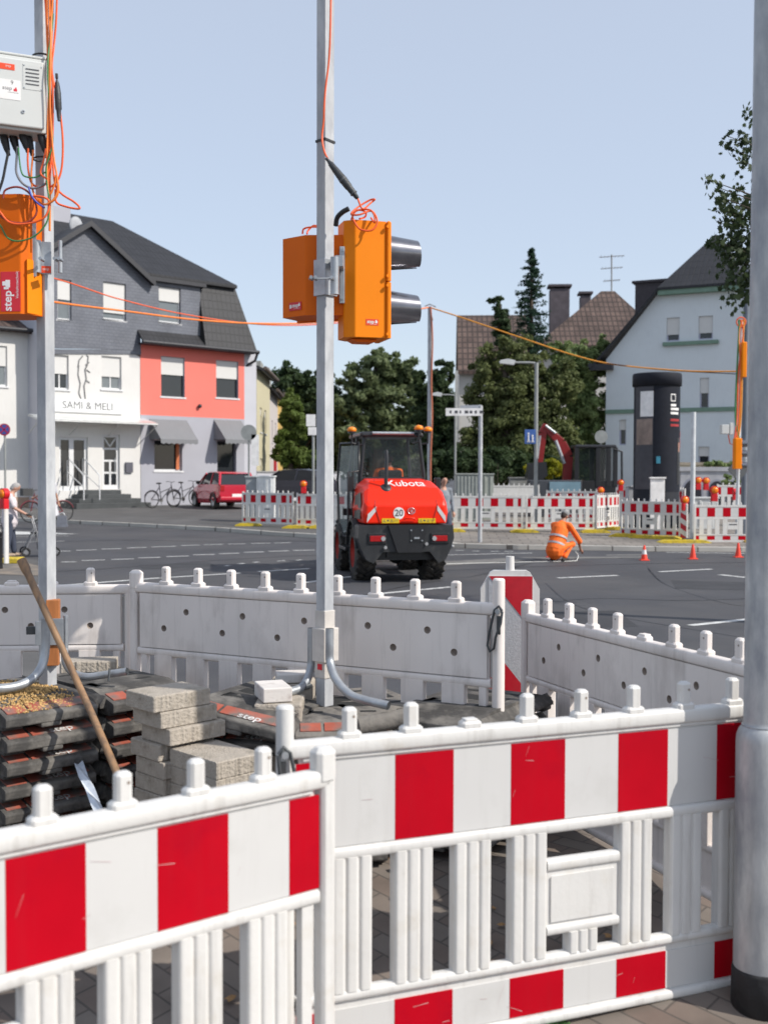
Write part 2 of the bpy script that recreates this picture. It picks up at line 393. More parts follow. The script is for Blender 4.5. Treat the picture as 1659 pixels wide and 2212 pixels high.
# ================================================================ barrier fence panels near the camera
white_pl = pm('white_plastic', (.67, .655, .63), rough=.42, streak=.34, var=.04, scale=5, bump=.08, bscale=60, col2=(.60, .56, .50), amt=.33, s2=7, spec=.4)
dirty_pl = pm('weathered_plastic', (.80, .735, .69), rough=.5, streak=.28, var=.06, scale=3, bump=.08, bscale=40, col2=(.56, .50, .46), amt=.38, s2=4, stretch=(1, 1, .5))
foil_w = pm('reflective_white', (.61, .60, .585), rough=.4, streak=.14, scol=(.25, .23, .2), var=.02, scale=4, col2=(.55, .54, .52), amt=.35, s2=5, spec=.45)
foil_r = pm('reflective_red', (.45, .000, .010), rough=.48, streak=.15, scol=(.30, .02, .03), var=.07, scale=5, col2=(.38, .000, .012), amt=.35, s2=6, spec=.14)
scratch = pm('scratch_grey', (.55, .42, .42), rough=.6)
grime = pm('grime', (.28, .23, .19), rough=.9)
galv = pm('galvanised', (.42, .44, .46), rough=.42, metal=.55, var=.16, scale=14, bump=.06, bscale=60, col2=(.30, .32, .35), amt=.42, s2=11)
galv2 = pm('galvanised_dull', (.50, .51, .52), rough=.6, metal=.0, var=.16, scale=9, bump=.08, bscale=50, col2=(.36, .37, .39), amt=.5, s2=14, stretch=(1, 1, .4))
darkmetal = pm('dark_latch_metal', (.07, .075, .08), rough=.45, metal=.5)
def bar(m, x0, x1, z0, z1, t, mi=0, yb=None):
    """horizontal rail with rounded edges, thickness 2t about y=0"""
    c = min(.012, (z1-z0)*.35); yb = t if yb is None else yb
    m.prism([(-t, z0+c), (-t+c*.3, z0+c*.3), (-t+c, z0), (yb-c, z0), (yb-c*.3, z0+c*.3), (yb, z0+c), (yb, z1-c), (yb-c*.3, z1-c*.3), (yb-c, z1), (-t+c, z1), (-t+c*.3, z1-c*.3), (-t, z1-c)], x0, x1, 'x', mi, None, True)
def panel(label, A, B, zt, H=.99, L=2.0, group='barrier fence panels round the near site', broken=(), pin0='post', pin1='post', mat=None, latch=None, latch_back=False, back=True, plate=True, stripes=None):
    """A to B runs along local x; the foil side faces local -y. zt = height of the top rail"""
    mat = mat or white_pl
    A = Vector(A); B = Vector(B); rz = math.atan2(B.y-A.y, B.x-A.x); sc_ = (Vector((B.x, B.y))-Vector((A.x, A.y))).length/L
    t = thing('traffic_barrier', label, 'barrier', (A.x, A.y, zt-H), rz, group); t.scale = (sc_, 1, 1)
    k = H/.99; zz = lambda d: H-d*k
    m = MB()
    bar(m, .0, L, zz(.052), zz(0), .026)
    bar(m, .03, L-.03, zz(.37), zz(.330), .022)
    m.box(.04, L-.04, -.008, .006, zz(.335), zz(.045))
    # thin moulding under the top rail
    m.box(.05, L-.05, -.016, -.007, zz(.062), zz(.05))
    m.build('upper_rail_board', mat, t, bevel=.003)
    if back:                                # the back skin with its dimpled drain holes
        hb = MB(); z0, z1 = zz(.328), zz(.052); cells = []
        hs = [(.20, .225), (.34, .135), (.56, .225), (.68, .135), (.88, .225), (1.03, .135), (1.20, .225), (1.37, .135), (1.50, .225), (1.67, .135), (1.80, .225)]
        hs = sorted((L-a, b) for a, b in hs); xs_ = [.045] + [(hs[i][0]+hs[i+1][0])/2 for i in range(len(hs)-1)] + [L-.045]
        for i, (hx, hd) in enumerate(hs):
            x0, x1 = xs_[i], xs_[i+1]; hz = zz(hd); r = .0165; n = 16; Y = .0205
            per = []; cir = []; inn = []
            for q in range(n):
                a = 2*math.pi*q/n; ca, sa = math.cos(a), math.sin(a)
                tx = ((x1-hx) if ca > 0 else (hx-x0))/max(abs(ca), 1e-6); tz = ((z1-hz) if sa > 0 else (hz-z0))/max(abs(sa), 1e-6); tt = min(tx, tz)
                per.append((hx+ca*tt, Y, hz+sa*tt)); cir.append((hx+ca*r, Y, hz+sa*r)); inn.append((hx+ca*r*.62, Y-.013, hz+sa*r*.62))
            for q in range(n):
                p2 = (q+1) % n
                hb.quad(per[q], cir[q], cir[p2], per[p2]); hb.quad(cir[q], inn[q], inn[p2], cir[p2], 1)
            for cx_, cz_ in ((x0, z0), (x1, z0), (x1, z1), (x0, z1)):    # corners cut off by the ray fan
                q = min(range(n), key=lambda j: -1 if False else (math.atan2(cz_-hz, cx_-hx) % (2*math.pi) - 2*math.pi*j/n) % (2*math.pi))
                p2 = (q+1) % n; hb.add([per[q], (cx_, Y, cz_), per[p2]], [(0, 2, 1)])
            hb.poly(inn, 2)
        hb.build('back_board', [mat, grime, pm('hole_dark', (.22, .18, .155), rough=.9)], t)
    g = MB()
    bar(g, .03, L-.03, zz(.80), zz(.765), .022)
    bar(g, .0, L, zz(.99), zz(.955), .026)
    g.box(.04, L-.04, -.008, .006, zz(.962), zz(.79))
    n = 9
    def pillar(cx, w_, d0, d1, ribs=3):
        front = []; N = 8*ribs
        for i in range(N+1):
            s_ = i/N; ph = (s_*ribs) % 1.0 if i < N else 1.0
            front.append((cx-w_/2+w_*s_, -.014-.009*math.sqrt(max(0, 1-(2*ph-1)**4))))
        g.prism([(cx+w_/2, .024), (cx-w_/2, .024)] + front, zz(d1), zz(d0), 'z', 0, None, False)
    for i in range(1, 10):
        cx_ = .025+.2*i-.02
        if i == 5 and plate: pillar(cx_, .11, .70, .77); continue
        pillar(cx_, .128 if plate else .110, .362, .77)
    g.box(.05, .085, -.014, .016, zz(.77), zz(.365)); g.box(L-.085, L-.05, -.014, .016, zz(.77), zz(.365))
    # label plate in the middle
    if plate:
     bar(g, .87, 1.14, zz(.495), zz(.455), .02); bar(g, .87, 1.14, zz(.705), zz(.67), .02)
     g.box(.865, 1.145, -.010, .008, zz(.68), zz(.485))
    g.build('lower_grille', mat, t, bevel=.003)
    pp = MB()
    if plate: pp.prism([(.885+.012*0, zz(.66)), (1.125, zz(.66)), (1.125, zz(.51)), (.885, zz(.51))], -.016, -.0095, 'y')
    if plate: pp.build('name_plate', mat, t, bevel=.006, seg=3)
    for nm, d0, d1 in (('upper_reflective_strip', .068, .327), ('lower_reflective_strip', .823, .950)):
        f = MB(); zA, zB = zz(d1), zz(d0)
        stp = stripes or [(.04, .14)] + [(.34+.4*i, .54+.4*i) for i in range(4)] + [(L-.14, L-.04)]
        edges = sorted(set([.027, L-.027] + [min(max(e, .027), L-.027) for s_ in stp for e in s_]))
        for a, b in zip(edges, edges[1:]):
            mid = (a+b)/2; red = any(s_[0] < mid < s_[1] for s_ in stp)
            f.box(a, b, -.0125 if red else -.0115, -.0075, zA, zB, 1 if red else 0)
        rr = random.Random(hash(label) % 1000 if False else len(label)+int(d0*100))
        for q in range(9):                  # scratches and scuffs in the foil
            a = rr.uniform(.1, L-.1); b = rr.uniform(zA+.02, zB-.02); ln = rr.uniform(.02, .07); an = rr.uniform(-.5, .3) if q % 3 else 1.2
            f.add([(a, -.0128, b), (a+ln*math.cos(an), -.0128, b+ln*math.sin(an)), (a+ln*math.cos(an), -.0128, b+ln*math.sin(an)+.0016), (a, -.0128, b+.0010)], [(0, 1, 2, 3)], 2)
        f.build(nm, [foil_w, foil_r, scratch], t)
    for i in range(1, 10):
        q = MB()
        q.box(.2*i-.034, .2*i+.034, -.022, .022, H-.004, H+.018, 0, None, .007)
        if i in broken: q.box(.2*i-.022, .2*i+.02, -.016, .016, H+.012, H+.024, 0)
        else:
            q.box(.2*i-.021, .2*i+.021, -.018, .018, H+.014, H+.088, 0, None, .008)
            if i % 2: q.cyl((.2*i+.008, -.0182, H+.062), (.2*i+.008, -.0189, H+.062), .0045, n=8, mi=1)
            q.cyl((.2*i-.008, .0182, H+.062), (.2*i-.008, .0189, H+.062), .004, n=8, mi=1)
        q.build('peg', [mat, grime], t, bevel=.002)
    for e, (px_, kind) in enumerate(((.0, pin0), (L, pin1))):
        q = MB()
        if kind == 'pin':
            q.cyl((px_, 0, .0), (px_, 0, H+.10), .028, .0265, n=20); q.lathe([(.0265, H+.10), (.022, H+.108), (.0, H+.109)], (px_, 0, 0), 20)
        elif kind == 'post':
            q.box(px_-.024, px_+.024, -.026, .027, .0, H-.02, 0, None, .010); sg_ = -1 if e else 1; xa_, xb_ = sorted((px_-sg_*.026, px_+sg_*.040)); q.box(xa_, xb_, -.030, .030, H-.03, H+.062, 0, None, .014)
        elif kind == 'edge':
            q.box(px_-.026, px_+.026, -.025, .025, .0, H+.002, 0, None, .010)
        if kind: q.build('end_post', mat, t, bevel=.003)
        if latch == e:
            l = MB(); yy = .034 if latch_back else -.034
            lz = H-.03; x0 = px_-.012
            for off, w_ in ((0, .0045),):
                sgn = -1 if yy < 0 else 1
                l.tube([(x0-.018, yy, lz), (x0-.016, yy+sgn*.012, lz-.05), (x0+.006, yy+sgn*.014, lz-.11), (x0+.015, yy+sgn*.010, lz-.16), (x0+.034, yy+sgn*.008, lz-.175), (x0+.046, yy+sgn*.008, lz-.15), (x0+.036, yy+sgn*.01, lz-.09), (x0+.018, yy, lz+.004), (x0-.002, yy, lz+.022), (x0-.018, yy, lz+.002)], .0058, 8)
                l.box(x0-.01, x0+.006, yy-.002, yy+.004, lz-.10, lz-.02, 0)
                l.cyl((x0, yy-.012, lz), (x0, yy+.014, lz), .011, n=14, mi=1)
            l.build('latch', [darkmetal, galv], t)
    return t
# front pair (foil side towards the camera)
d1 = (P(703, 1667, 3.056)-P(88, 1790, 2.563)); d1.z = 0; d1.normalize()
E1 = P(703, 1666, 3.06)
panel('red and white barrier panel nearest the camera at the lower left edge', E1-d1*2.0, E1, .941, pin0='post', pin1='post', stripes=[(.04, .14), (.30, .50), (.70, .90), (1.108, 1.30), (1.487, 1.688), (1.876, 1.974)])
A2 = P(617, 1610, 3.235); B2 = P(1591, 1520, 3.82); d2 = (B2-A2); d2.z = 0; d2.normalize()
panel('red and white barrier panel with a blank name plate, reaching the lamp post', A2, A2+d2*2.0, .972, pin0='pin', pin1='post', broken=(3,), latch=0,
      stripes=[(.03, .10), (.344, .539), (.739, .935), (1.136, 1.330), (1.53, 1.73), (1.9, 1.96)])
# back row, seen from behind
A3 = P(1078, 1305, 4.78); B3 = P(293, 1258, 5.71)
panel('weathered white barrier panel seen from behind, with the double signal pole standing before it', A3, B3, 1.205, H=.99, pin0='pin', pin1='post', mat=dirty_pl, plate=False, latch=0, latch_back=True)
A4 = P(281, 1266, 5.78); B4 = Vector((A4.x-2.0, 5.62, 0))
panel('weathered barrier panel seen from behind at the left edge, behind the leaning handle', A4, B4, 1.185, H=.93, pin0='edge', pin1='post', mat=dirty_pl, plate=False, broken=(3,))
dd = (D1-D0); dd.z = 0; dd.normalize(); A5 = D0+dd*2.0
panel('weathered barrier panel seen from behind, running from the red chevron beacon to the lamp post', A5, D0, 1.078, H=.93, pin0='post', pin1='post', mat=dirty_pl, plate=False, broken=(5,))
# ================================================================ things on the site
ANG = R(43)                                # the heap follows the house grid: short sides run 47 degrees off the view axis
rubber = pm('recycled_rubber', (.062, .058, .054), rough=.85, var=.25, scale=9, bump=.35, bscale=50, col2=(.20, .185, .165), amt=.42, s2=8)
rubber_dusty = pm('dusty_rubber', (.23, .21, .185), rough=.95, var=.25, scale=7, bump=.3, bscale=50, col2=(.06, .057, .055), amt=.45, s2=7)
orange_stripe = pm('worn_orange_stripe', (.42, .10, .06), rough=.8, var=.25, scale=9, col2=(.15, .13, .115), amt=.47, s2=10)
white_mark = pm('white_marking', (.62, .6, .58), rough=.8, col2=(.2, .2, .2), amt=.42, s2=30)
def base_plate(label, loc, rz, tilt=None, group='rubber base plates piled up on the site', dusty=False, word='step', stripe=True, Lg=.80, W=.40, h=.10):
    """rubber foot of a barrier: origin at the near left corner, short side along x, long side along y"""
    t = thing('rubber_weight', label, 'rubber weight', loc, rz, group)
    if tilt: t.rotation_euler = (tilt[0], tilt[1], rz)
    mt = rubber_dusty if dusty else rubber
    m = MB(); c = .07; zt = h
    # body: near and far ends slope down to a thinner lip
    prof = [(0, .018), (0, .056), (.015, .062), (.17, zt), (Lg-.17, zt), (Lg-.015, .062), (Lg, .056), (Lg, .018)]
    m.prism(prof, .0, W, 'x')
    m.prism([(W, .035), (W+.035, .035), (W+.035, .05), (W, .09)], .06, Lg-.06, 'y'); m.prism([(-.03, .035), (0, .035), (0, .09), (-.03, .05)], .06, Lg-.06, 'y')
    for x0, y0 in ((.0, .0), (.15, .0), (.31, .0), (.0, Lg-.12), (.15, Lg-.12), (.31, Lg-.12), (.0, .34), (.31, .34)):
        yo = .002 if x0 == .15 else .035; m.box(x0, x0+.09, y0+yo, y0+.12, 0, .02)
    m.build('body', mt, t, bevel=.006)
    sl = math.atan2(zt-.062, .15)
    o = MB(); Tm = Matrix.Translation((0, .02, .0635)) @ Matrix.Rotation(sl, 4, 'X')
    if stripe:
        for x0, x1 in ((.02, .105), (.12, .385)): o.box(x0, x1, .012, .085, .0, .004, 0, Tm)
        if word: o.text(word, Tm @ Matrix.Translation((.25, .03, .0045)), .062, 1, .001)
        o.build('orange_stripe', [orange_stripe, white_mark], t)
    k = MB()
    for a, b, c_, d_ in ((.05, .35, .36, .46), (.05, .12, .24, .27), (.28, .35, .24, .27), (.05, .35, .54, .57)): k.box(a, b, c_, d_, zt-.004, zt+.001)
    for i in range(4): k.box(.04, .05+.01*i, .20+.01*i, .30, zt-.001, zt+.0015)
    k.build('pocket', pm('pocket_dark', (.02, .02, .02), rough=.95), t)
    return t
# pile at the left edge: five plates, the top one under yellow grit
Lb = P(16, 1588, 4.4)
for i in range(8):
    z = Lb.z - .098*i
    if z < .0: break
    j = random.uniform(-.012, .012)
    lab = ['topmost plate of the left pile, under the yellow grit', 'second plate down in the left pile, scuffed white letters on its red stripe',
           'third plate from the top of the left pile, its red stripe in sun', 'fourth plate from the top of the left pile, in shadow', 'fifth plate down in the left pile, dark and low'][min(i, 4)]
    base_plate('black rubber ' + lab, (Lb.x+j, Lb.y-j, z), ANG+random.uniform(-.02, .02), word='' if i == 0 else 'step')
gr = MB(); rr = random.Random(3); Tg = Matrix.Translation((Lb.x, Lb.y, Lb.z)) @ Matrix.Rotation(ANG, 4, 'Z')
for i in range(5200):
    x = rr.uniform(.01, .36); y = rr.uniform(.03, .68)
    if (x-.18)**2/.035 + (y-.28)**2/.10 > rr.uniform(.25, 1.15): continue
    if .15 < y < .21 and x > .07 and rr.random() < .75: continue
    ht = .062 + (y-.02)*.253 if y < .17 else .10
    s_ = rr.uniform(.003, .0065); cz = ht + s_*.6 + rr.random()**2*.012*max(0, 1-((x-.16)**2+(y-.25)**2)/.04)
    M_ = Tg @ Matrix.Translation((x, y, cz)) @ Matrix.Rotation(rr.uniform(0, 6), 4, Vector((rr.random(), rr.random(), rr.random())).normalized())
    gr.add([(s_, 0, 0), (-s_, 0, 0), (0, s_, 0), (0, -s_, 0), (0, 0, s_), (0, 0, -s_)], [(0, 2, 4), (2, 1, 4), (1, 3, 4), (3, 0, 4), (2, 0, 5), (1, 2, 5), (3, 1, 5), (0, 3, 5)], 0, False, M_)
tag(gr.build('yellow_grit', pm('yellow_grit', (.50, .32, .13), rough=.9, var=.5, scale=60)), 'loose yellow grit spilled over the topmost plate of the left pile', 'grit', None, 'stuff')
# pile behind the leaning handle
Mb = P(247, 1553, 4.72)
for i in range(8):
    z = Mb.z - .098*i
    if z < .02: break
    lab = ['topmost plate behind the leaning handle, with a bright red stripe', 'second plate down behind the leaning handle, beside the grey stones', 'third plate down behind the leaning handle, red stripe by the grey stones',
           'fourth plate down behind the leaning handle, almost hidden'][min(i, 3)]
    base_plate('black rubber ' + lab, (Mb.x, Mb.y, z), ANG+.04, word='step')
# tilted plate right of the paving stones and the heap under the middle pole
K = P(557, 1590, 4.45)
base_plate('black rubber plate lying tilted with a red stripe, right of the grey stones', (K.x-.30, K.y+.10, K.z+.025), R(-17), (R(-3), R(9)))
base_plate('dark rubber plate under the tilted one, right of the grey stones', (K.x-.27, K.y+.13, K.z-.11), R(-12), None)
for k_, (px, py, Z, dz, rz, lab) in enumerate(((640, 1600, 4.5, 0, 5, 'dusty grey rubber plate lying before the middle pole, faded orange end'), (770, 1585, 4.62, .0, 25, 'dusty grey rubber plate right of the middle pole, under the open pipe'), (845, 1560, 4.75, .0, -32, 'dark rubber plate at the right end of the heap, under the barrier'))):
    p = P(px, py, Z)
    base_plate(lab, (p.x, p.y, p.z-.04+dz), R(rz), None, dusty=k_ < 2, stripe=k_ == 0, word='')
    n = 1
    while p.z-.04-.1*n > .1 and n < 6:
        base_plate('rubber plate lower in the heap that carries the middle pole', (p.x+random.uniform(-.03, .03), p.y+random.uniform(0, .05), p.z-.04-.1*n), R(rz+random.uniform(-4, 4)), None, stripe=False, word='')
        n += 1
c1 = P(775, 1570, 4.55); cc = MB(); cc.cyl(c1, c1+Vector((.22, .06, .03)), .038, .038, 16)
tag(cc.build('rubber_roll', rubber_dusty, bevel=.006), 'short dusty grey roll lying beside the open pipe of the middle pole', 'roll')

# concrete stones
stone = pm('concrete_stone', (.42, .37, .31), rough=.95, var=.12, scale=10, bump=.8, bscale=90, col2=(.27, .235, .19), amt=.4, s2=9)
def paving_stone(label, loc, rz, a=.195, b=.27, h=.066, grp='grey concrete paving stones stacked on the site'):
    """origin at the near corner; b runs along x (split face), a along y"""
    m = MB(); rr = random.Random(int(loc[0]*1000)+int(loc[2]*977)); N = 26; top = []; bot = []
    pts = []
    for i in range(N+1):
        x = b*i/N; ridge = -.004*abs(math.sin(i*1.31)) - rr.uniform(0, .004); pts.append((x, ridge))
    poly = pts + [(b, a), (0, a)]
    nb = len(poly); vs = [(p[0], p[1], .0) for p in poly] + [(p[0], p[1]+(rr.uniform(-.002, .002) if i <= N else 0), h*.93) for i, p in enumerate(poly)] + [(p[0]*.985+b*.0075, p[1]*.97+a*.02, h) for p in poly]
    fs = [list(range(nb-1, -1, -1)), list(range(2*nb, 3*nb))]
    for k in range(2):
        for i in range(nb): j = (i+1) % nb; fs.append((k*nb+i, k*nb+j, (k+1)*nb+j, (k+1)*nb+i))
    m.add(vs, fs); o = m.build('paving_stone', stone, bevel=.0025, seg=1); o.location = loc; o.rotation_euler = (0, 0, rz)
    return tag(o, label, 'paving stone', grp)
N0 = P(341, 1541, 4.3); a1 = R(45); ux = Vector((math.cos(a1), math.sin(a1), 0)); uy = Vector((-math.sin(a1), math.cos(a1), 0))
offs = [(0, 0), (.03, -.008), (.055, -.03), (.035, .02), (.04, -.01), (.045, 0), (.04, 0), (.045, 0), (.04, .01), (.045, 0), (.04, 0), (.04, 0), (.045, 0)]
labs = ['topmost of the tall stack', 'second from the top of the tall stack', 'third from the top of the tall stack', 'fourth from the top of the tall stack', 'fifth from the top of the tall stack']
for i, (ox, oy) in enumerate(offs):
    z = N0.z - .067*i
    if z < .12: break
    p = N0 + ux*ox + uy*oy
    if i == 2: p = p + ux*.0
    paving_stone('grey concrete stone with a rough split face, ' + labs[i] if i < 5 else 'grey concrete stone low in the tall stack, behind the front barrier', (p.x-ux.x*.02, p.y-ux.y*.02, z), a1+random.uniform(-.02, .02), h=.065)
N1 = P(468, 1686, 4.12)
for i in range(9):
    z = N1.z - .067*i - .0
    if z < .12: break
    paving_stone('large grey concrete stone with a flat sunlit top, before the tall stack' if i == 0 else 'large grey concrete stone below the flat sunlit one', (N1.x, N1.y, z), a1, a=.30, b=.22, h=.065, grp='large grey stones in front of the tall stack')
for (px, py, Z, a, b, lab) in ((130, 1484, 5.25, .14, .26, 'pale rough concrete stone lying by the foot of the first signal pole'),):
    p = P(px, py, Z); paving_stone(lab, (p.x, p.y, p.z), R(8), a=a, b=b, h=.115, grp=None)
    m = MB(); m.box(p.x-.02, p.x+.34, p.y-.03, p.y+.3, .12, p.z-.003); tag(m.build('concrete_block', stone, bevel=.01), 'rough concrete block under the pale stone, behind the rubber plates', 'concrete block')
wb = pm('painted_wood_white', (.68, .64, .60), rough=.7, var=.08, scale=6, bump=.2, col2=(.42, .36, .33), amt=.35, s2=14)
for (px, py, Z, sx, sy, h, rz, lab) in ((570, 1521, 4.62, .125, .19, .062, 18, 'white painted wooden block lying on the rubber plates, nearer to the camera'), (600, 1478, 4.95, .14, .12, .04, 10, 'white painted wooden block behind the nearer one, beside the middle pole')):
    p = P(px, py, Z); m = MB(); m.box(0, sx, 0, sy, 0, h); o = m.build('wooden_block', wb, bevel=.005); o.location = p; o.rotation_euler = (0, 0, R(rz)); tag(o, lab, 'wooden block', 'white wooden blocks at the middle pole')
    m = MB(); m.box(p.x-.04, p.x+.16, p.y-.0, p.y+.22, .12, p.z-.003); tag(m.build('concrete_block', stone, bevel=.01), 'grey block carrying a white wooden block beside the middle pole', 'concrete block', 'grey blocks under the white wooden blocks')

# leaning handle
wood = pm('worn_wood', (.30, .175, .09), rough=.5, var=.2, scale=5, stretch=(6, 6, 1), col2=(.10, .075, .06), amt=.4, s2=4)
h0 = P(47, 1212, 4.80); h1 = P(88, 1300, 4.73); h2 = P(152, 1440, 4.60); h3 = P(200, 1545, 4.44); h4 = P(262, 1690, 4.2); h5 = P(300, 1790, 4.0)
m = MB(); pts = spline([h0, h1, h2, h3, h4, h5], 8); m.tube(pts, .016, 12, radii=[.017 - .003*math.sin(i/len(pts)*math.pi) + (.004 if i < 3 else 0) for i in range(len(pts))])
hd = thing('shovel', 'long worn wooden tool handle leaning against the first signal pole', 'shovel', h5); hd.location = (0, 0, 0)
m.build('handle', wood, hd)
m = MB(); h6 = h5+(h5-h4)*.12; h7 = h5 + (h5-h4).normalized()*.62; m.tube([h5-(h5-h4)*.3, h6], .021, 12)
dn = (h5-h4).normalized(); sd = dn.cross(Vector((0, 1, .3))).normalized(); up = sd.cross(dn)
vs = []
for q, (wd, tt) in enumerate(((.07, .0), (.12, .03), (.12, .20), (.08, .30), (.0, .36))):
    b0 = h6+dn*tt; vs += [b0-sd*wd-up*.0, b0+up*-.02, b0+sd*wd, b0-sd*wd+up*.003, b0-up*.017, b0+sd*wd+up*.003]
fs = []
for q in range(4):
    a = q*6; b_ = a+6; fs += [(a, a+1, b_+1, b_), (a+1, a+2, b_+2, b_+1), (a+3, b_+3, b_+4, a+4), (a+4, b_+4, b_+5, a+5)]
m.add(vs, fs); m.build('blade', darkmetal, hd)
# crumpled white strip among the plates
s0 = [P(x, y, Z) for x, y, Z in ((160, 1622, 4.72), (172, 1650, 4.6), (182, 1680, 4.48), (196, 1705, 4.36), (208, 1738, 4.24), (226, 1776, 4.12))]
m = MB(); vs = []
for i, p in enumerate(s0): wv = Vector((.017, .008, .0)); o_ = Vector((0, 0, .012*(-1)**i)); vs += [p-wv, p+o_, p+wv, p-wv+Vector((0, .004, -.004)), p+o_+Vector((0, .004, -.004)), p+wv+Vector((0, .004, -.004))]
fs = []
for i in range(len(s0)-1):
    a = i*6; b = a+6
    for k in range(2): fs += [(a+k, b+k, b+k+1, a+k+1), (a+3+k, a+4+k, b+4+k, b+3+k)]
m.add(vs, fs); tag(m.build('metal_strip', pm('strip_white', (.62, .66, .72), rough=.5, var=.15, scale=20, bump=.2)), 'crumpled pale metal strip sticking out beside the left pile of plates', 'metal strip')

# chevron beacon behind the gap between the back panels
bc = P(1103, 1262, 5.95); bt = thing('guide_beacon', 'red and silver chevron beacon in a white frame, behind the gap in the back fence', 'beacon', (bc.x, bc.y, -.12), R(-2))
honey = pm('honeycomb_silver', (.44, .45, .47), rough=.4, var=.1, scale=70, bump=.2, bscale=120, metal=.2)
redb = pm('beacon_red', (.46, .006, .018), rough=.35, var=.08, scale=20)
zt = P(1103, 1232, 5.95).z+.12; m = MB()
hw = .158
m.prism([(-hw, .18), (-hw+.02, .10), (hw-.02, .10), (hw, .18), (hw, zt-.10), (hw-.05, zt-.012), (hw-.07, zt), (-hw+.07, zt), (-hw+.05, zt-.012), (-hw, zt-.10)], .005, .055, 'y')
m.build('frame', white_pl, bt, bevel=.012, seg=3)
m = MB(); m.cyl((0, .03, zt-.01), (0, .03, zt+.075), .024, .022, 16); m.build('grip', white_pl, bt, bevel=.004)
m = MB(); x0, x1 = -.115, .118; zb_, z1 = .20, zt-.03
m.box(x0, x1, -.002, .006, zb_, z1, 0)
pt = .55; H2 = x1-x0
def clipq(za, zb2):                        # diagonal band falling to the right, clipped to the face
    poly = [(x0, za), (x1, za-H2*1.25), (x1, zb2-H2*1.25), (x0, zb2)]
    out = poly
    for lim, sg in ((z1, -1), (zb_, 1)):
        res = []
        for i in range(len(out)):
            a, b = out[i], out[(i+1) % len(out)]; ia = sg*(a[1]-lim) >= 0; ib = sg*(b[1]-lim) >= 0
            if ia: res.append(a)
            if ia != ib: t_ = (lim-a[1])/(b[1]-a[1]); res.append((a[0]+(b[0]-a[0])*t_, lim))
        out = res
        if len(out) < 3: return None
    return out
for k in range(-1, 4):
    top = z1 + .30 - k*.66; q = clipq(top, top-.30)
    if q: m.poly([(a, -.0045, b) for a, b in q], 1)
m.build('chevron_face', [honey, redb], bt)
m = MB(); m.box(-.2, .2, -.38, .42, .0, .10, 0, None, .03); m.build('base', rubber, bt)

# ================================================================ signal poles
def square_post(m, p, z0, z1, s=.0275, rz=45, mi=0):
    m.box(-s, s, -s, s, z0, z1, mi, Matrix.Translation((p.x, p.y, 0)) @ Matrix.Rotation(R(rz), 4, 'Z'))
orange = pm('signal_orange', (.87, .235, .003), rough=.5, var=.05, scale=3, bump=.03, bscale=120, spec=.2)
orange_d = pm('signal_orange_deep', (.74, .14, .003), spec=.2, rough=.5, var=.05, scale=3)  # deeper orange, on the bottom flange and the housings of the other two heads
visor = pm('visor_black', (.17, .17, .19), metal=.8, rough=.24, var=.15, scale=20, col2=(.05, .05, .055), amt=.25, s2=14, spec=1.0, coat=.8)
cable_o = pm('cable_orange', (.85, .12, .025), rough=.45, var=.1, scale=8)
cable_o2 = pm('cable_light_orange', (.88, .22, .03), rough=.45, var=.1, scale=8)
cable_g = pm('cable_green', (.05, .22, .07), rough=.5); cable_k = pm('cable_black', (.02, .02, .022), rough=.5); cable_b = pm('cable_blue', (.05, .09, .45), rough=.5)
wedge_m = pm('orange_wood', (.42, .15, .045), rough=.7, var=.2, scale=7, stretch=(8, 8, 1))
sticker = pm('sticker_red', (.62, .02, .035), rough=.4); sticker_o = pm('sticker_orange_red', (.80, .07, .015), rough=.4); letter_w = pm('lettering_white', (.8, .78, .76), rough=.5)
letter_d = pm('lettering_dark', (.08, .08, .09), rough=.5)
pole_wt = pm('pole_white_stickered', (.56, .52, .48), rough=.6, var=.1, scale=12, col2=(.36, .33, .3), amt=.35, s2=10)

pc = P(703, 1525, 4.9); q = pc
sp = thing('signal_pole', 'square galvanised pole standing on the rubber heap, carrying the two-lamp signal', 'pole', (0, 0, 0))
m = MB(); square_post(m, q, pc.z, 4.2, .0275, 47); m.build('post', galv2, sp, bevel=.003)
zA = P(703, 1435, 4.9).z; zB = P(703, 1318, 4.9).z
m = MB(); square_post(m, q, zA-.06, zB, .0318, 47); m.build('sleeve', pole_wt, sp, bevel=.003)
m = MB(); M_ = Matrix.Translation((q.x, q.y, 0)) @ Matrix.Rotation(R(47), 4, 'Z')
m.box(-.046, .044, -.044, .036, P(703, 1428, 4.9).z, P(703, 1356, 4.9).z, 0, M_); m.build('clamp', pole_wt, sp, bevel=.004)
m = MB(); fl_ = M_ @ Vector((-.033, 0, 0)); zl = P(703, 1412, 4.9).z
m.box(-.034, -.0322, -.016, .012, zA-.022, zA+.004, 0, M_); m.box(-.034, -.0322, -.016, .016, zB-.10, zB-.088, 0, M_)
m.build('red_label', sticker, sp)
for nm, pts_, op in (('bent_pipe', [(713, 1358, 4.80), (713, 1395, 4.80), (714, 1430, 4.80), (727, 1468, 4.74), (756, 1500, 4.68), (790, 1513, 4.63), (841, 1525, 4.58)], 1), ('bent_pipe', [(674, 1357, 4.95), (674, 1400, 4.95), (673, 1440, 4.95), (664, 1470, 4.9), (650, 1487, 4.85), (625, 1496, 4.8)], 0)):
    m = MB(); pts2 = spline([P(a, b, c) for a, b, c in pts_], 8); m.tube(pts2, .0185, 14, caps=False)
    e = pts2[-1]; dd_ = (pts2[-1]-pts2[-2]).normalized(); m.tube([e, e-dd_*.12], .0155, 14, 1); m.tube([pts2[0], pts2[0]-Vector((0, 0, .05))], .0155, 14, 1)
    m.build(nm, [galv, darkmetal], sp)

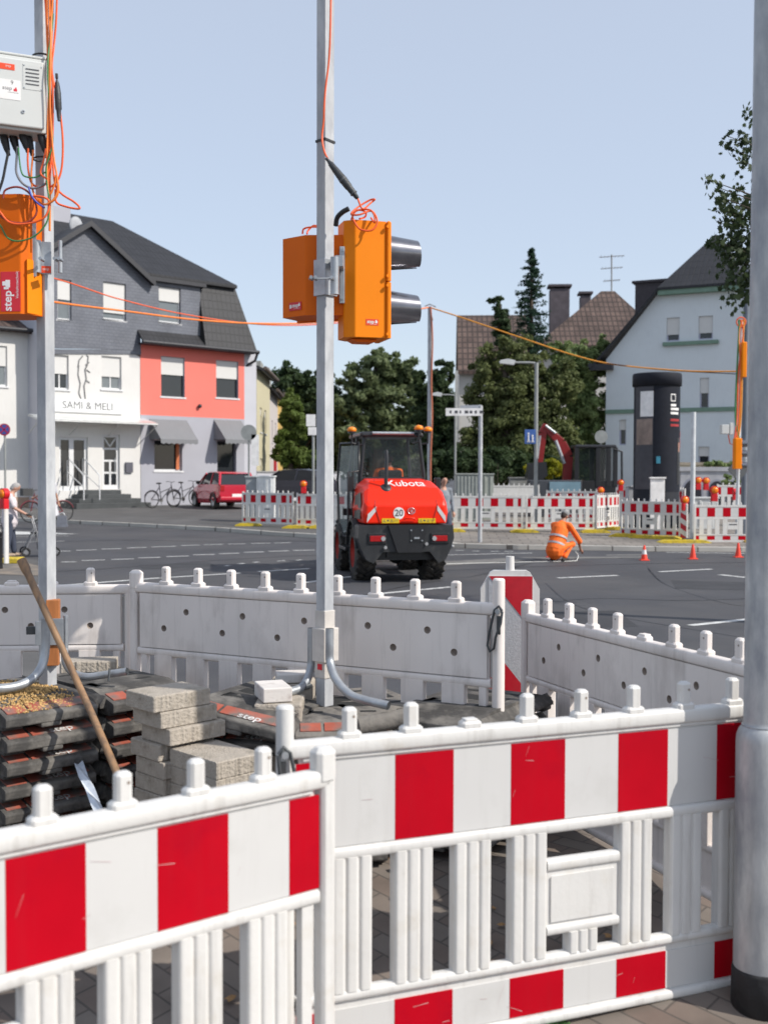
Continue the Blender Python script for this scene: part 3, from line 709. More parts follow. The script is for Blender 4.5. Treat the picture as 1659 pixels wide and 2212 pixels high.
def signal_head(parent, M, w_, d_, h_, door_side=1, front=0.012):
    """housing standing at M: x across, y towards the lenses (-y), z up; back bevelled like a box girder"""
    m = MB(); x, y = w_/2, d_
    m.prism([(-x, 0), (x, 0), (x, y*.62), (x*.55, y), (-x*.55, y), (-x, y*.62)], 0, h_, 'z', 0, M)
    return m

# main two-lamp signal right of the middle pole; lenses face right and a little away
sgA = thing('traffic_signal', 'orange two-lamp traffic signal right of the middle pole, black visors pointing right', 'traffic signal', (0, 0, 0), 0, None)
O = P(835, 738, 5.0); zt_ = P(835, 468, 5.0).z; hh = zt_-O.z
ang = R(106)                                # local -y (lenses) turns to +x
MS = Matrix.Translation((P(821, 738, 5.02).x, 5.04, P(835, 734, 5.0).z)) @ Matrix.Rotation(ang, 4, 'Z') @ Matrix.Diagonal((.92, .86, .935, 1))
m = MB(); m.prism([(-.10, .0), (.10, .0), (.10, .165), (.06, .215), (-.06, .215), (-.10, .165)], 0.004, hh-.004, 'z', 0, MS)
m.build('housing', orange, sgA, bevel=.004)
m = MB()
for z0, z1 in ((.002, hh*.485), (hh*.49, hh-.002)): m.box(-.113, .113, -.024, -.0005, z0, z1, 0, MS, .006)
for z0 in (.02, hh*.45, hh*.53, hh-.03):
    m.cyl(MS @ Vector((-.112, -.004, z0)), MS @ Vector((-.121, -.004, z0)), .008, n=8)
m.build('door', orange, sgA)
m = MB(); m.prism([(.03, 0), (.17, 0), (.14, -.014), (.05, -.014)], -.05, .05, 'x', 0, MS); m.build('bottom_flange', orange_d, sgA)
def visor_mesh(M, zc, r=.086, L_=.188):
    m = MB(); n = 28; vs = []; fs = []
    for k, rr_ in ((0, r), (1, r*.80)):
        pass
    for lay, off in ((0, 0), (1, -.003)):
        for j in range(7):
            t_ = j/6
            for i in range(n+1):
                a = -math.pi*.38 + (math.pi*1.76)*i/n      # open slit at the bottom
                top = (math.sin(a)+1)/2
                ln = L_*(.93+.07*(1-top))*t_; rad = (r+off)*(1-.22*t_)
                vs.append(M @ Vector((math.cos(a)*rad, -.02-ln, zc+math.sin(a)*rad)))
    q0 = 7*(n+1)
    for lay in (0, 1):
        for j in range(6):
            for i in range(n):
                a = lay*q0+j*(n+1)+i; f = (a, a+1, a+n+2, a+n+1); fs.append(f if lay == 0 else f[::-1])
    m.add(vs, fs, 0, True)
    fs2 = [(6*(n+1)+i, 6*(n+1)+i+1, q0+6*(n+1)+i+1, q0+6*(n+1)+i) for i in range(n)]
    m.add(vs, fs2, 0, False); return m
for zc in (hh*.765, hh*.29):
    v = visor_mesh(MS, zc).build('visor', visor, sgA)
    m = MB(); m.ball((0, 0, 0), (.082, .02, .082), M=MS @ Matrix.Translation((0, -.015, zc))); m.build('lens', pm('lens_dark', (.08, .02, .015), rough=.15), v)
m = MB(); Mst = MS @ Matrix.Translation((-.0757, .10, .075))
stx = MS @ Matrix(((0, 0, -1, -.1003), (-1, 0, 0, .075), (0, 1, 0, .075), (0, 0, 0, 1)))
m.box(-.034, .034, -.015, .015, -.001, .0007, 0, stx); m.text('step', stx @ Matrix.Translation((-.008, .002, .0012)), .022, 1, .0006)
m.box(.016, .028, -.004, .006, .0008, .0014, 1, stx); m.box(.018, .024, .006, .011, .0008, .0014, 1, stx)
m.text('Verkehrstechnik', stx @ Matrix.Translation((.006, -.0085, .0012)), .006, 1)
m.build('sticker', [sticker_o, letter_w], sgA)
# bracket holding both heads to the pole
m = MB(); bz0 = P(703, 640, 4.9).z; bz1 = P(703, 562, 4.9).z
m.box(-.038, .038, -.038, .034, bz0, bz1, 0, M_)
bx = P(722, 600, 4.83)
m.cyl((bx.x, bx.y, bz0), (bx.x, bx.y, bz1), .0185, n=16); m.cyl((bx.x, bx.y, bz0), (bx.x, bx.y, bz0-.003), .02, n=16)
for px in (672, 681, 716): b_ = P(px, 601, 4.80); m.cyl((b_.x, b_.y-.03, b_.z), (b_.x, b_.y+.02, b_.z), .008, n=8)
m.cyl(P(666, 602, 4.78), P(712, 601, 4.80), .004, n=8)
m.build('bracket_clamp', galv, sp, bevel=.002)
m = MB(); a0 = P(742, 655, 4.93); a1_ = P(742, 532, 4.93); m.box(a0.x-.02, a0.x+.003, a0.y-.006, a0.y+.008, a0.z, a1_.z); a2 = P(738, 566, 4.8); m.box(bx.x, a0.x, a0.y-.10, a0.y+.01, P(0, 572, 4.8).z, P(0, 548, 4.8).z)
a0 = P(681, 655, 4.98); m.box(a0.x-.01, a0.x+.012, a0.y-.006, a0.y+.008, a0.z, a1_.z)
for yy in (541, 645): m.cyl(P(741, yy, 4.93)+Vector((-.005, -.012, 0)), P(741, yy, 4.93)+Vector((-.005, .004, 0)), .006, n=8)
m.build('bracket_strap', galv, sp, bevel=.002)
# second head, behind the pole, facing away to the left
sgB = thing('traffic_signal', 'orange traffic signal left of the middle pole, seen from behind in shade', 'traffic signal', (0, 0, 0))
oB = P(648, 684, 5.0); zB1 = P(648, 512, 5.0).z; hB = zB1-oB.z
MB_ = Matrix.Translation((oB.x, oB.y, oB.z)) @ Matrix.Rotation(R(-31), 4, 'Z')
m = MB(); m.prism([(-.09, -.02), (-.09, .045), (.125, .045), (.17, .13), (.17, -.12), (.02, -.12)] if False else [(-.095, -.005), (.045, -.025), (.20, .06), (.20, .18), (-.095, .14)], 0, hB, 'z', 0, MB_)
m.build('housing', orange_d, sgB, bevel=.004)
m = MB(); m.prism([(-.112, .128), (.21, .172), (.21, .186), (-.112, .142)], -.006, hB+.006, 'z', 0, MB_); m.build('door', orange_d, sgB, bevel=.003)
m = MB(); st2 = MB_ @ Matrix.Translation((-.012, -.0195, .045)) @ Matrix.Rotation(R(-8), 4, 'Z') @ ZUP
m.box(-.04, .035, -.018, .018, -.0005, .001, 0, st2); m.text('step', st2 @ Matrix.Translation((-.002, .003, .0014)), .024, 1, .0006); m.box(.016, .028, -.002, .008, .001, .0016, 1, st2); m.box(.02, .026, .008, .013, .001, .0016, 1, st2); m.box(-.036, -.025, -.008, .008, .001, .0016, 1, st2)
m.text('Verkehrstechnik', st2 @ Matrix.Translation((.008, -.010, .0014)), .006, 1); m.build('sticker', [sticker, letter_w], sgB)
for zc in (hB*.28, hB*.74):
    vM = MB_ @ Matrix.Translation((.05, .165, 0)) @ Matrix.Rotation(R(187), 4, 'Z')
    v = visor_mesh(vM, zc, .07, .10).build('visor', visor, sgB)
# cables at the middle pole
def cable(label, pts_, r, mat, cat='cable', grp=None, name='cable', parts=None):
    m = MB(); m.tube(spline([P(*p) for p in pts_], 8), r, 8); o = m.build(name, mat)
    return tag(o, label, cat, grp)
cable('orange cable running down the middle pole to the black connector', [(712, -40, 4.82), (711, 60, 4.82), (708, 130, 4.83), (701, 190, 4.83), (698, 235, 4.83), (697, 262, 4.84), (694, 290, 4.84), (695, 310, 4.83), (700, 330, 4.82), (708, 345, 4.80)], .0042, cable_o)
cn = thing('cable_connector', 'black cable connector hanging slantwise over the right-hand signal', 'connector', (0, 0, 0))
a = P(703, 341, 4.80); b = P(771, 428, 4.78); m = MB(); dv = b-a
m.tube([a+dv*t_ for t_ in (0, .07, .12, .14, .24, .30, .45, .50, .60, .72, .74, .80, .88, .90, .99, 1.0)], .01, 14, radii=[.007, .007, .009, .012, .0135, .015, .0165, .0175, .0175, .0165, .0145, .0145, .0135, .011, .009, .006]); m.build('shell', pm('connector_black', (.035, .038, .042), rough=.5, var=.2, scale=30, bump=.2), cn)
m = MB(); m.tube([a+dv*.52, a+dv*.56], .0185, 14); m.tube([a+dv*.86, a+dv*.885], .016, 14); m.build('collar', pm('collar_grey', (.09, .095, .10), rough=.6), cn)
def wob(c, r, z, n, ax=1.0, squash=.8, ph=0, turns=1.0):
    return [(c[0]+r*math.cos(ph+2*math.pi*turns*i/n)*ax, c[1]+r*math.sin(ph+2*math.pi*turns*i/n)*squash, z-.02*math.sin(i)) for i in range(n+1)]
cable('orange cable coiled in loops on top of the right-hand signal', [(771, 428, 4.910), (782, 450, 4.890)] + [(800, 437, 4.955), (808, 430, 4.955), (796, 432, 4.975), (770, 448, 4.955), (757, 462, 4.915), (775, 463, 4.895), (800, 455, 4.915), (812, 470, 4.895), (812, 485, 4.890), (800, 497, 4.885), (778, 495, 4.885), (765, 480, 4.895), (760, 462, 4.915), (772, 453, 4.935), (788, 457, 4.935), (787, 468, 4.975), (775, 472, 4.930)], .0042, cable_o)
cable('short orange cable loop at the coil over the right-hand signal', [(757, 474, 4.915), (768, 455, 4.915), (795, 452, 4.915), (806, 462, 4.905), (808, 480, 4.895), (800, 470, 4.955)], .0042, cable_o)
m = MB(); m.tube(spline([P(724, 487, 4.84), P(727, 470, 4.82), P(738, 458, 4.8), P(752, 450, 4.79)], 6), .011, 10); tag(m.build('cable_sleeve', cable_k), 'black sleeve bringing the cable loops to the back of the right-hand signal', 'cable sleeve')
cable('orange cable loops on top of the left-hand signal', [(652, 505, 5.0), (655, 494, 5.0), (672, 490, 4.98), (690, 490, 4.97), (676, 487, 5.02), (664, 498, 5.02), (662, 505, 5.0)], .004, cable_o)
for py, lab in ((306, 'black cable tie round the middle pole above the connector'),):
    m = MB(); z = P(703, py, 4.9).z; M2 = Matrix.Translation((q.x, q.y, z)) @ Matrix.Rotation(R(47), 4, 'Z') @ Matrix.Rotation(R(4), 4, 'Y')
    for x0, x1, y0, y1 in ((-.031, .031, -.031, -.0278), (-.031, .031, .0278, .031), (-.031, -.0278, -.031, .031), (.0278, .031, -.031, .031)): m.box(x0, x1, y0, y1, -.005, .005, 0, M2)
    tag(m.build('cable_tie', cable_k), lab, 'cable tie')

# ---- left pole
ql = P(105, 1490, 4.92); lp = thing('signal_pole', 'square galvanised pole at the left, wrapped in orange cables and orange wooden wedges', 'pole', (0, 0, 0))
m = MB(); square_post(m, ql, ql.z-.02, 4.2, .0275, 60); m.build('post', galv2, lp, bevel=.003)
ML = Matrix.Translation((ql.x, ql.y, 0)) @ Matrix.Rotation(R(10), 4, 'Z'); Z_ = lambda y: P(105, y, 4.92).z
m = MB(); m.box(-.0, .056, -.052, .0, Z_(1340), Z_(1296), 0, ML); m.build('wooden_wedge', wedge_m, lp, bevel=.003)
m = MB(); m.box(-.004, .052, -.052, .0, Z_(1437), Z_(1393), 0, ML); m.build('wooden_wedge', wedge_m, lp, bevel=.003)
m = MB(); m.box(-.004, .075, -.062, -.055, Z_(1392), Z_(1335), 0, ML); m.box(-.045, .0, -.062, -.056, Z_(1392), Z_(1340), 0, ML); m.cyl(ML @ Vector((.082, -.04, Z_(1400))), ML @ Vector((.082, -.04, Z_(1330))), .011, n=12); m.build('clamp_plate', galv, lp, bevel=.002)
m = MB(); m.box(-.085, -.045, -.052, -.04, Z_(1369), Z_(1352), 0, ML); m.build('clamp_hook', darkmetal, lp, bevel=.002)
m = MB(); m.tube(spline([P(99, 1338, 4.80), P(99, 1400, 4.80), P(92, 1440, 4.78), P(72, 1468, 4.72), P(40, 1484, 4.66), P(0, 1490, 4.6), P(-60, 1492, 4.5)], 8), .0195, 14); m.build('bent_pipe', galv, lp)
m = MB(); e = spline([P(138, 1345, 5.0), P(140, 1400, 5.0), P(143, 1435, 4.98), P(160, 1456, 4.95), P(190, 1464, 4.92), P(230, 1459, 4.9), P(276, 1452, 4.88)], 8); m.tube(e, .0165, 14, caps=False); m.tube([e[-1], e[-1]-(e[-1]-e[-2]).normalized()*.1], .014, 14, 1); m.build('bent_pipe', [galv, darkmetal], lp)
m = MB(); b0 = P(236, 1474, 4.85); m.cyl(b0, P(238, 1446, 4.87), .005, n=8); m.build('bolt', darkmetal, lp)
# bracket at the signal
m = MB(); m.box(-.030, .031, -.040, -.034, Z_(597), Z_(527), 0, ML)
for px, r_ in ((78, .020), (128, .009)): c_ = P(px if px < 100 else 129, 560, 4.86); m.cyl((c_.x, c_.y, Z_(596)), (c_.x, c_.y, Z_(527)), r_, n=14)
for px in (88, 119, 128): c_ = P(px, 561, 4.80); m.cyl((c_.x, c_.y-.02, c_.z), (c_.x, c_.y+.03, c_.z), .0075, n=8)
c_ = P(71, 560, 4.84); m.box(c_.x-.008, c_.x+.012, c_.y, c_.y+.006, Z_(606), Z_(487)); m.build('bracket_clamp', galv, lp, bevel=.002)
m = MB(); stl = ML @ on_front(.004, -.0415, Z_(587)); m.box(-.026, .026, -.015, .015, -.0005, .001, 0, stl); m.text('step', stl @ Matrix.Translation((.004, .002, .0014)), .016, 1); m.build('sticker', [sticker_o, letter_w], lp)
for py in (133, 352):
    m = MB(); z = Z_(py); M2 = Matrix.Translation((ql.x+.004, ql.y-.055, z)) @ Matrix.Rotation(R(-4), 4, 'Y'); m.torus((0, 0, 0), .034, .004, 'z', 20, 6, 0, M2)
    tag(m.build('cable_tie', cable_k), 'black cable tie round the cable bundle on the left pole, ' + ('above the control box' if py < 200 else 'below the control box'), 'cable tie', 'cable ties on the left pole')
# control cabinet
cbx = thing('control_box', 'pale grey metal control box with louvres, fixed to the left pole', 'control box', (0, 0, 0))
cr = P(98, 128, 4.78); cb_ = P(104, 290, 4.78); hC = cr.z-cb_.z
MC = Matrix.Translation((cr.x, cr.y, cb_.z)) @ Matrix.Rotation(R(24), 4, 'Z')
cab_m = pm('cabinet_grey', (.60, .61, .59), rough=.4, var=.03, scale=4)
m = MB(); m.box(-.40, .0, .0, .14, .0, hC-.006, 0, MC); m.box(-.40, -.001, -.002, .142, hC-.005, hC+.006, 0, MC); m.build('case', cab_m, cbx, bevel=.004)
m = MB(); m.box(-.392, -.012, -.018, -.001, .012, hC-.022, 0, MC); m.build('door', cab_m, cbx, bevel=.006)
m = MB(); m.box(-.098, -.018, -.0195, -.018, hC-.145, hC-.04, 0, MC)
m.build('louvre_plate', [cab_m, letter_d, galv], cbx); m = MB()
for i in range(5): m.box(-.087, -.033, -.022, -.0192, hC-.062-.0155*i, hC-.0585-.0155*i, 1, MC)
for i, a_ in ((-.093, -.046), (-.023, -.046), (-.093, -.139), (-.023, -.139)): m.cyl(MC @ Vector((i, -.019, hC+a_)), MC @ Vector((i, -.0215, hC+a_)), .003, n=8, mi=2)
m.build('screws', [cab_m, letter_d, galv], cbx); m = MB()
m.cyl(MC @ Vector((-.098, -.018, .075)), MC @ Vector((-.098, -.022, .075)), .0075, n=14, mi=2); m.cyl(MC @ Vector((-.098, -.022, .075)), MC @ Vector((-.098, -.0225, .075)), .004, n=10, mi=1)
m.build('lock', [cab_m, letter_d, galv], cbx)
m = MB(); Ms = MC @ on_front(-.150, -.0185, hC-.155); m.box(-.06, .042, -.042, .040, -.0004, .0008, 0, Ms); m.text('9', Ms @ Matrix.Translation((.008, .028, .0012)), .024, 1); m.text('step', Ms @ Matrix.Translation((-.012, .004, .0012)), .023, 1)
m.box(.014, .028, -.006, .004, .0009, .0013, 2, Ms); m.box(.020, .026, .004, .010, .0009, .0013, 2, Ms); m.text('Verkehrstechnik', Ms @ Matrix.Translation((.012, -.012, .0012)), .0065, 1); m.text('www.', Ms @ Matrix.Translation((.0, -.024, .0012)), .005, 1) if False else None
m.build('sticker', [letter_w, letter_d, sticker], cbx)
m = MB(); Ms = MC @ on_front(-.165, -.0185, hC-.062); m.box(-.042, .034, -.0125, .0125, -.0004, .0008, 0, Ms); m.text('step', Ms @ Matrix.Translation((.008, .003, .0012)), .013, 1); m.build('sticker', [sticker_o, letter_w], cbx)
for i, px in enumerate((4, 24, 46, 56, 86)):
    m = MB(); t0 = P(px, 288, 4.80+.02*(i % 2)); L_ = (.145, .095, .085, .10, .10)[i] if i else .10
    sz = L_/.1
    m.tube([t0+Vector((.003*k_, 0, -.012*k_*sz)) for k_ in range(9)], .012, 12, radii=[.0165, .0165, .018, .018, .016, .0145, .013, .009, .009])
    m.build('cable_gland', cable_k, cbx)
# left signal head
sgC = thing('traffic_signal', 'orange traffic signal at the left edge with a tall red sticker', 'traffic signal', (0, 0, 0))
o3 = P(81, 692, 4.9); zt3 = P(81, 432, 4.9).z; h3_ = zt3-o3.z
M3 = Matrix.Translation((P(64, 692, 4.84).x, 4.80, o3.z+.012)) @ Matrix.Rotation(R(-5), 4, 'Z')
m = MB(); m.prism([(-.24, .0), (-.028, .0), (.0, .02), (.035, .10), (.035, .2), (-.24, .2)], 0, h3_-.012, 'z', 0, M3); m.build('housing', orange_d, sgC, bevel=.004)
m = MB(); m.prism([(.0, .005), (.036, .105), (.036, .12), (-.01, .02)], .004, h3_*.45, 'z', 0, M3); m.build('door_edge', orange, sgC)
m = MB(); Ms = M3 @ on_front(-.072, -.0006, .095) @ Matrix.Rotation(R(90), 4, 'Z'); m.box(-.085, .085, -.044, .044, -.0003, .0008, 0, Ms)
m.text('step', Ms @ Matrix.Translation((-.040, .012, .0012)), .052, 1, .001); m.text('Verkehrstechnik', Ms @ Matrix.Translation((.028, -.030, .0012)), .0175, 1)
m.box(.018, .050, .002, .022, .0009, .0014, 1, Ms); m.box(.026, .044, .022, .036, .0009, .0014, 1, Ms); m.box(.010, .020, .008, .030, .0009, .0014, 1, Ms); m.build('sticker', [sticker, letter_w], sgC)
m = MB(); vM = M3 @ Matrix.Translation((-.24, .1, 0)) @ Matrix.Rotation(R(-90), 4, 'Z')
for zc in (h3_*.27, h3_*.74): visor_mesh(vM, zc).build('visor', visor, sgC)
# cable bundle on the left pole
W3 = 4.80
bund = [([(92, -40), (97, 30), (100, 100), (105, 133), (106, 180), (110, 260), (108, 352), (104, 420), (103, 470)], cable_o, .0045),
 ([(98, -40), (100, 60), (101, 130), (103, 180), (104, 300), (103, 352), (106, 400), (106, 500)], cable_o2, .005),
 ([(106, -40), (107, 60), (108, 133), (112, 170), (124, 220), (133, 290), (133, 350), (126, 385), (112, 402), (103, 405)], cable_o, .0047),
 ([(112, -40), (110, 60), (107, 133), (104, 200), (107, 300), (112, 352), (118, 400), (132, 420), (157, 436), (170, 448), (166, 452), (140, 447), (120, 437), (118, 410)], cable_o, .0045),
 ([(121, -40), (119, 40), (114, 100), (110, 140), (112, 200), (112, 290), (108, 352), (100, 380), (97, 398), (80, 405), (66, 395), (60, 372), (58, 345), (59, 322)], cable_o, .0045),
 ([(103, -40), (105, 60), (105, 140), (102, 240), (100, 352), (104, 420), (116, 400), (120, 380), (125, 410), (118, 430), (100, 442), (84, 438), (70, 415), (66, 380), (68, 350), (70, 325)], cable_o2, .0043),
 ([(112, 30), (110, 60), (101, 133), (103, 200), (109, 270), (112, 310), (104, 340), (98, 365), (100, 400), (105, 440), (100, 480), (75, 510), (40, 522), (15, 515), (0, 490), (-20, 470)], cable_g, .0037),
 ([(36, 318), (34, 345), (34, 375), (48, 398), (72, 408), (96, 398)], pm('cable_grey', (.2, .2, .22), rough=.6), .005),
 ([(38, 320), (40, 345), (44, 370), (52, 382), (75, 384), (98, 372)], cable_g, .0035),
 ([(97, 322), (92, 350), (86, 375), (100, 388)], cable_o, .004),
 ([(5, 430), (10, 412), (35, 405), (58, 415), (75, 440), (76, 465), (55, 482), (20, 480), (-5, 465)], pm('cable_dark_red', (.30, .045, .03), rough=.5), .0045),
 ([(62, 432), (70, 425), (95, 428), (105, 440), (95, 470), (60, 484), (20, 482), (-5, 455)], cable_o, .0045),
 ([(60, 405), (67, 425), (80, 440), (95, 450)], cable_b, .004),
 ([(17, 325), (10, 360), (4, 390), (-6, 420)], cable_k, .006),
 ([(114, -40), (108, 50), (107, 140), (106, 230), (113, 330), (121, 380), (123, 410), (114, 432), (100, 442)], cable_o2, .0042)]
for i, (pts_, mt, r_) in enumerate(bund):
    lab = ['orange cable running straight down the left pole under both ties', 'light orange cable running straight down the left pole', 'orange cable bowing out right of the control box on the left pole', 'orange cable hanging in a wide loop to the right of the left pole',
           'orange cable going down the left pole and back up into the control box', 'light orange cable looping below the control box', 'green cable hanging in a big loop over the left signal', 'grey cable looping from the control box to the left pole', 'short green cable below the control box',
           'short orange cable from a gland of the control box', 'dark red cable loop over the top of the left signal', 'orange cable loop across the face of the left signal', 'short blue cable above the left signal', 'black cable hanging at the left edge below the control box', 'light orange cable on the outer side of the left bundle'][i]
    cable(lab, [(a, b, W3-.004*i+(.05 if b < 130 else 0)) for a, b in pts_], r_, mt)
m = MB(); a = P(120, 160, 4.8); b = P(126, 262, 4.78); dv = b-a
m.tube([a+dv*t_ for t_ in (0, .1, .12, .2, .4, .75, .78, .9, 1)], .01, 12, radii=[.006, .006, .003, .009, .014, .0135, .01, .009, .007]); tag(m.build('cable_connector', pm('connector_black', (.03, .03, .03))), 'black cable connector beside the control box on the left pole', 'connector')

# ================================================================ lamp post at the right edge
lc = P(1650, 1560, 3.68); lpo = thing('lamp_post', 'stout galvanised lamp post at the right edge with black foot', 'lamp post', (lc.x, lc.y, 0))
galv3 = pm('galvanised_post', (.50, .51, .51), rough=.5, metal=.3, var=.16, scale=7, bump=.08, bscale=30, col2=(.30, .315, .34), amt=.5, s2=5.0, stretch=(1.6, 1.6, .6), streak=.3, scol=(.10, .095, .09))
zs = P(1646, 1580, 3.68).z; zk = P(1646, 2086, 3.68).z
m = MB(); m.lathe([(.087, zk-.02), (.087, zs-.03), (.0855, zs-.012), (.079, zs+.008), (.069, zs+.020), (.0645, zs+.026), (.064, zs+.04), (.054, 4.9)], n=48); m.build('shaft', galv3, lpo)
m = MB(); m.lathe([(.0, -.1), (.0935, -.11), (.092, zk-.01), (.0905, zk), (.087, zk+.002)], n=40); m.build('bitumen_foot', pm('bitumen', (.018, .018, .02), rough=.7, var=.3, scale=12, bump=.5, bscale=25), lpo)
m = MB(); m.torus((0, 0, zs+.024), .0665, .0035, 'z', 40, 8); m.build('weld_seam', galv, lpo)
# weeds in the cracks
m = MB(); rr = random.Random(5)
for (px, py, lev, nn) in ((1210, 2050, -.05, 26),):
    c_ = P(px, py, 3.5); c_.z = iz(3.5)
    for i in range(nn):
        a = rr.uniform(0, 6.28); l_ = rr.uniform(.03, .07); b_ = c_ + Vector((rr.uniform(-.04, .04), rr.uniform(-.05, .05), 0)); u_ = Vector((math.cos(a), math.sin(a), .55))*l_; v_ = Vector((-math.sin(a), math.cos(a), 0))*l_*.22
        m.add([b_, b_+u_*.5+v_, b_+u_, b_+u_*.5-v_], [(0, 1, 2, 3)])
tag(m.build('weed', pm('weed_green', (.07, .16, .04), rough=.7)), 'small green weed growing in the paving, seen through the blank-plate panel', 'weed')
leafm = pm('dry_leaf', (.30, .17, .07), rough=.8, var=.3, scale=30)
rr = random.Random(11); m = MB()
for i in range(120):
    x = rr.uniform(-1.4, 1.4); y = rr.uniform(2.6, 5.3); z = iz(y)+.006+rr.random()*.012; s_ = rr.uniform(.012, .03); a = rr.uniform(0, 6.28)
    M_2 = Matrix.Translation((x, y, z)) @ Matrix.Rotation(a, 4, 'Z') @ Matrix.Rotation(rr.uniform(-.5, .5), 4, 'X')
    m.add([(s_, 0, 0), (s_*.3, s_*.35, .004), (0, s_*.9, 0), (-s_*.3, s_*.4, .003), (-s_, .1*s_, 0), (-s_*.3, -s_*.5, 0), (s_*.2, -s_*.7, .004)], [(0, 1, 2, 3, 4, 5, 6)], 0, False, M_2)
tag(m.build('fallen_leaves', leafm), 'dry brown leaves scattered over the site paving', 'leaves', None, 'stuff')
# ================================================================ buildings
class Plane:
    """vertical building plane through a photograph point at distance Y; local x along the facade, y into the building"""
    def __init__(s, px, py, Y, deg, z=None):
        p = P(px, py, Y); s.o = Vector((p.x, p.y, gh(Y)+.1 if z is None else z)); s.rz = R(90-deg)
        s.u = Vector((math.cos(s.rz), math.sin(s.rz), 0)); s.w = Vector((-math.sin(s.rz), math.cos(s.rz), 0))
    def q(s, x, y, w=0.0):
        r = ray(x, y); o = Vector((0, 0, EYE)); t = ((s.o + s.w*w) - o).dot(s.w)/r.dot(s.w); p = o + r*t - s.o
        return Vector((p.dot(s.u), w, p.z))
def wall(m, pts, holes, y=0.0, depth=.18, mi=0, rev=0):
    """wall polygon (local x,z list) with rectangular holes: filled by cutting into strips; reveals go back by depth"""
    bm = bmesh.new(); bm.faces.new([bm.verts.new((a, y, b)) for a, b in pts])
    xs_ = sorted({h[0] for h in holes} | {h[1] for h in holes}); zs_ = sorted({h[2] for h in holes} | {h[3] for h in holes})
    for x in xs_: bmesh.ops.bisect_plane(bm, geom=bm.verts[:]+bm.edges[:]+bm.faces[:], plane_co=(x, 0, 0), plane_no=(1, 0, 0))
    for z in zs_: bmesh.ops.bisect_plane(bm, geom=bm.verts[:]+bm.edges[:]+bm.faces[:], plane_co=(0, 0, z), plane_no=(0, 0, 1))
    bm.verts.index_update(); vs = [v.co[:] for v in bm.verts]; fs = []
    for f in bm.faces:
        c = f.calc_center_median()
        if any(h[0] < c.x < h[1] and h[2] < c.z < h[3] for h in holes): continue
        fs.append([v.index for v in f.verts])
    m.add(vs, fs, mi); bm.free()
    for a, b, c, d in holes:
        for p, q_ in (((a, c), (a, d)), ((a, d), (b, d)), ((b, d), (b, c)), ((b, c), (a, c))):
            m.quad((p[0], y, p[1]), (q_[0], y, q_[1]), (q_[0], y+depth, q_[1]), (p[0], y+depth, p[1]), rev)
glass_dark = glassmat('window_glass_dark', (.025, .028, .032)); glass_pale = glassmat('window_glass_pale', (.16, .18, .19), rough=.15)
blind_m = pm('roller_blind', (.62, .61, .59), rough=.7, var=.04, stretch=(1, 1, 20)); frame_w = pm('window_frame_white', (.68, .68, .68), rough=.5, var=.03)
frame_d = pm('window_frame_dark', (.10, .10, .12), rough=.5)
def window(par, rect, y=.12, frame=None, blind=.5, glass=None, mull=1, sill=True, fr=.06, sillm=None, name='window', muntins=0):
    x0, x1, z0, z1 = rect; frame = frame or frame_w; glass = glass or glass_dark
    m = MB(); m.box(x0, x0+fr, y, y+.06, z0, z1); m.box(x1-fr, x1, y, y+.06, z0, z1); m.box(x0+fr, x1-fr, y, y+.06, z1-fr, z1); m.box(x0+fr, x1-fr, y, y+.06, z0, z0+fr)
    for k in range(mull): c = x0+(x1-x0)*(k+1)/(mull+1); m.box(c-.025, c+.025, y+.005, y+.055, z0+fr, z1-fr)
    for k in range(muntins): c = z0+(z1-z0)*(k+1)/(muntins+1); m.box(x0+fr, x1-fr, y+.01, y+.05, c-.015, c+.015)
    w_ = m.build(name, frame, par)
    m = MB(); m.box(x0+fr*.5, x1-fr*.5, y+.03, y+.04, z0+fr*.5, z1-fr*.5); m.build('pane', glass, w_)
    if blind:
        m = MB(); m.box(x0+.01, x1-.01, y-.035, y-.005, z1-(z1-z0)*blind, z1-.01); m.build('roller_blind', blind_m, w_)
    if sill:
        m = MB(); m.box(x0-.06, x1+.06, -.05, y+.02, z0-.07, z0-.003); m.build('sill', sillm or frame_w, w_)
    return w_
slate = brickmat('slate_cladding', '#6a6d75', '#646770', '#585b63', .22, .13, .010, rough=.6, bump=.4, var=.16)
tile_dark = brickmat('dark_roof_tiles', '#232327', '#27272b', '#19191c', .24, .36, .02, rough=.6, bump=.7, offset=0, var=.2)
tile_brown = brickmat('brown_roof_tiles', '#63524b', '#584842', '#3c322e', .28, .34, .04, rough=.85, bump=1.0, offset=0, var=.3)
plaster_w = pm('white_plaster', (.66, .645, .62), rough=.9, streak=.18,  var=.035, scale=.8, col2=(.60, .585, .56), amt=.3, s2=.6)
plaster_r = pm('salmon_plaster', (.76, .19, .150), rough=.9, var=.03, scale=1)
plaster_g = pm('grey_plaster', (.38, .38, .42), rough=.9, var=.04, scale=1)
plaster_lg = pm('pale_grey_plaster', (.50, .50, .54), rough=.9, var=.04, scale=1)
black_trim = pm('black_trim', (.03, .03, .035), rough=.5)
darkstone = pm('dark_step_stone', (.055, .06, .062), rough=.6, var=.2, scale=3)
W = Plane(303, 1093, 47.0, 48); q = W.q
def XZ(pts, w=0.0): return [(q(a, b, w).x, q(a, b, w).z) for a, b in pts]
def rect(x0, y0, x1, y1, w=0.0):
    a = q(x0, (y0+y1)/2, w).x; b = q(x1, (y0+y1)/2, w).x; t_ = q((x0+x1)/2, y0, w).z; o = q((x0+x1)/2, y1, w).z
    return (a, b, o, t_)
hs = thing('corner_house', 'white, slate and salmon corner house with a black roof and two grey awnings', 'house', W.o, W.rz)
uW0 = q(84, 900).x; uW1 = q(303, 900).x; uR1 = q(527, 900).x; uR2 = q(553, 900).x; DEP = 9.0
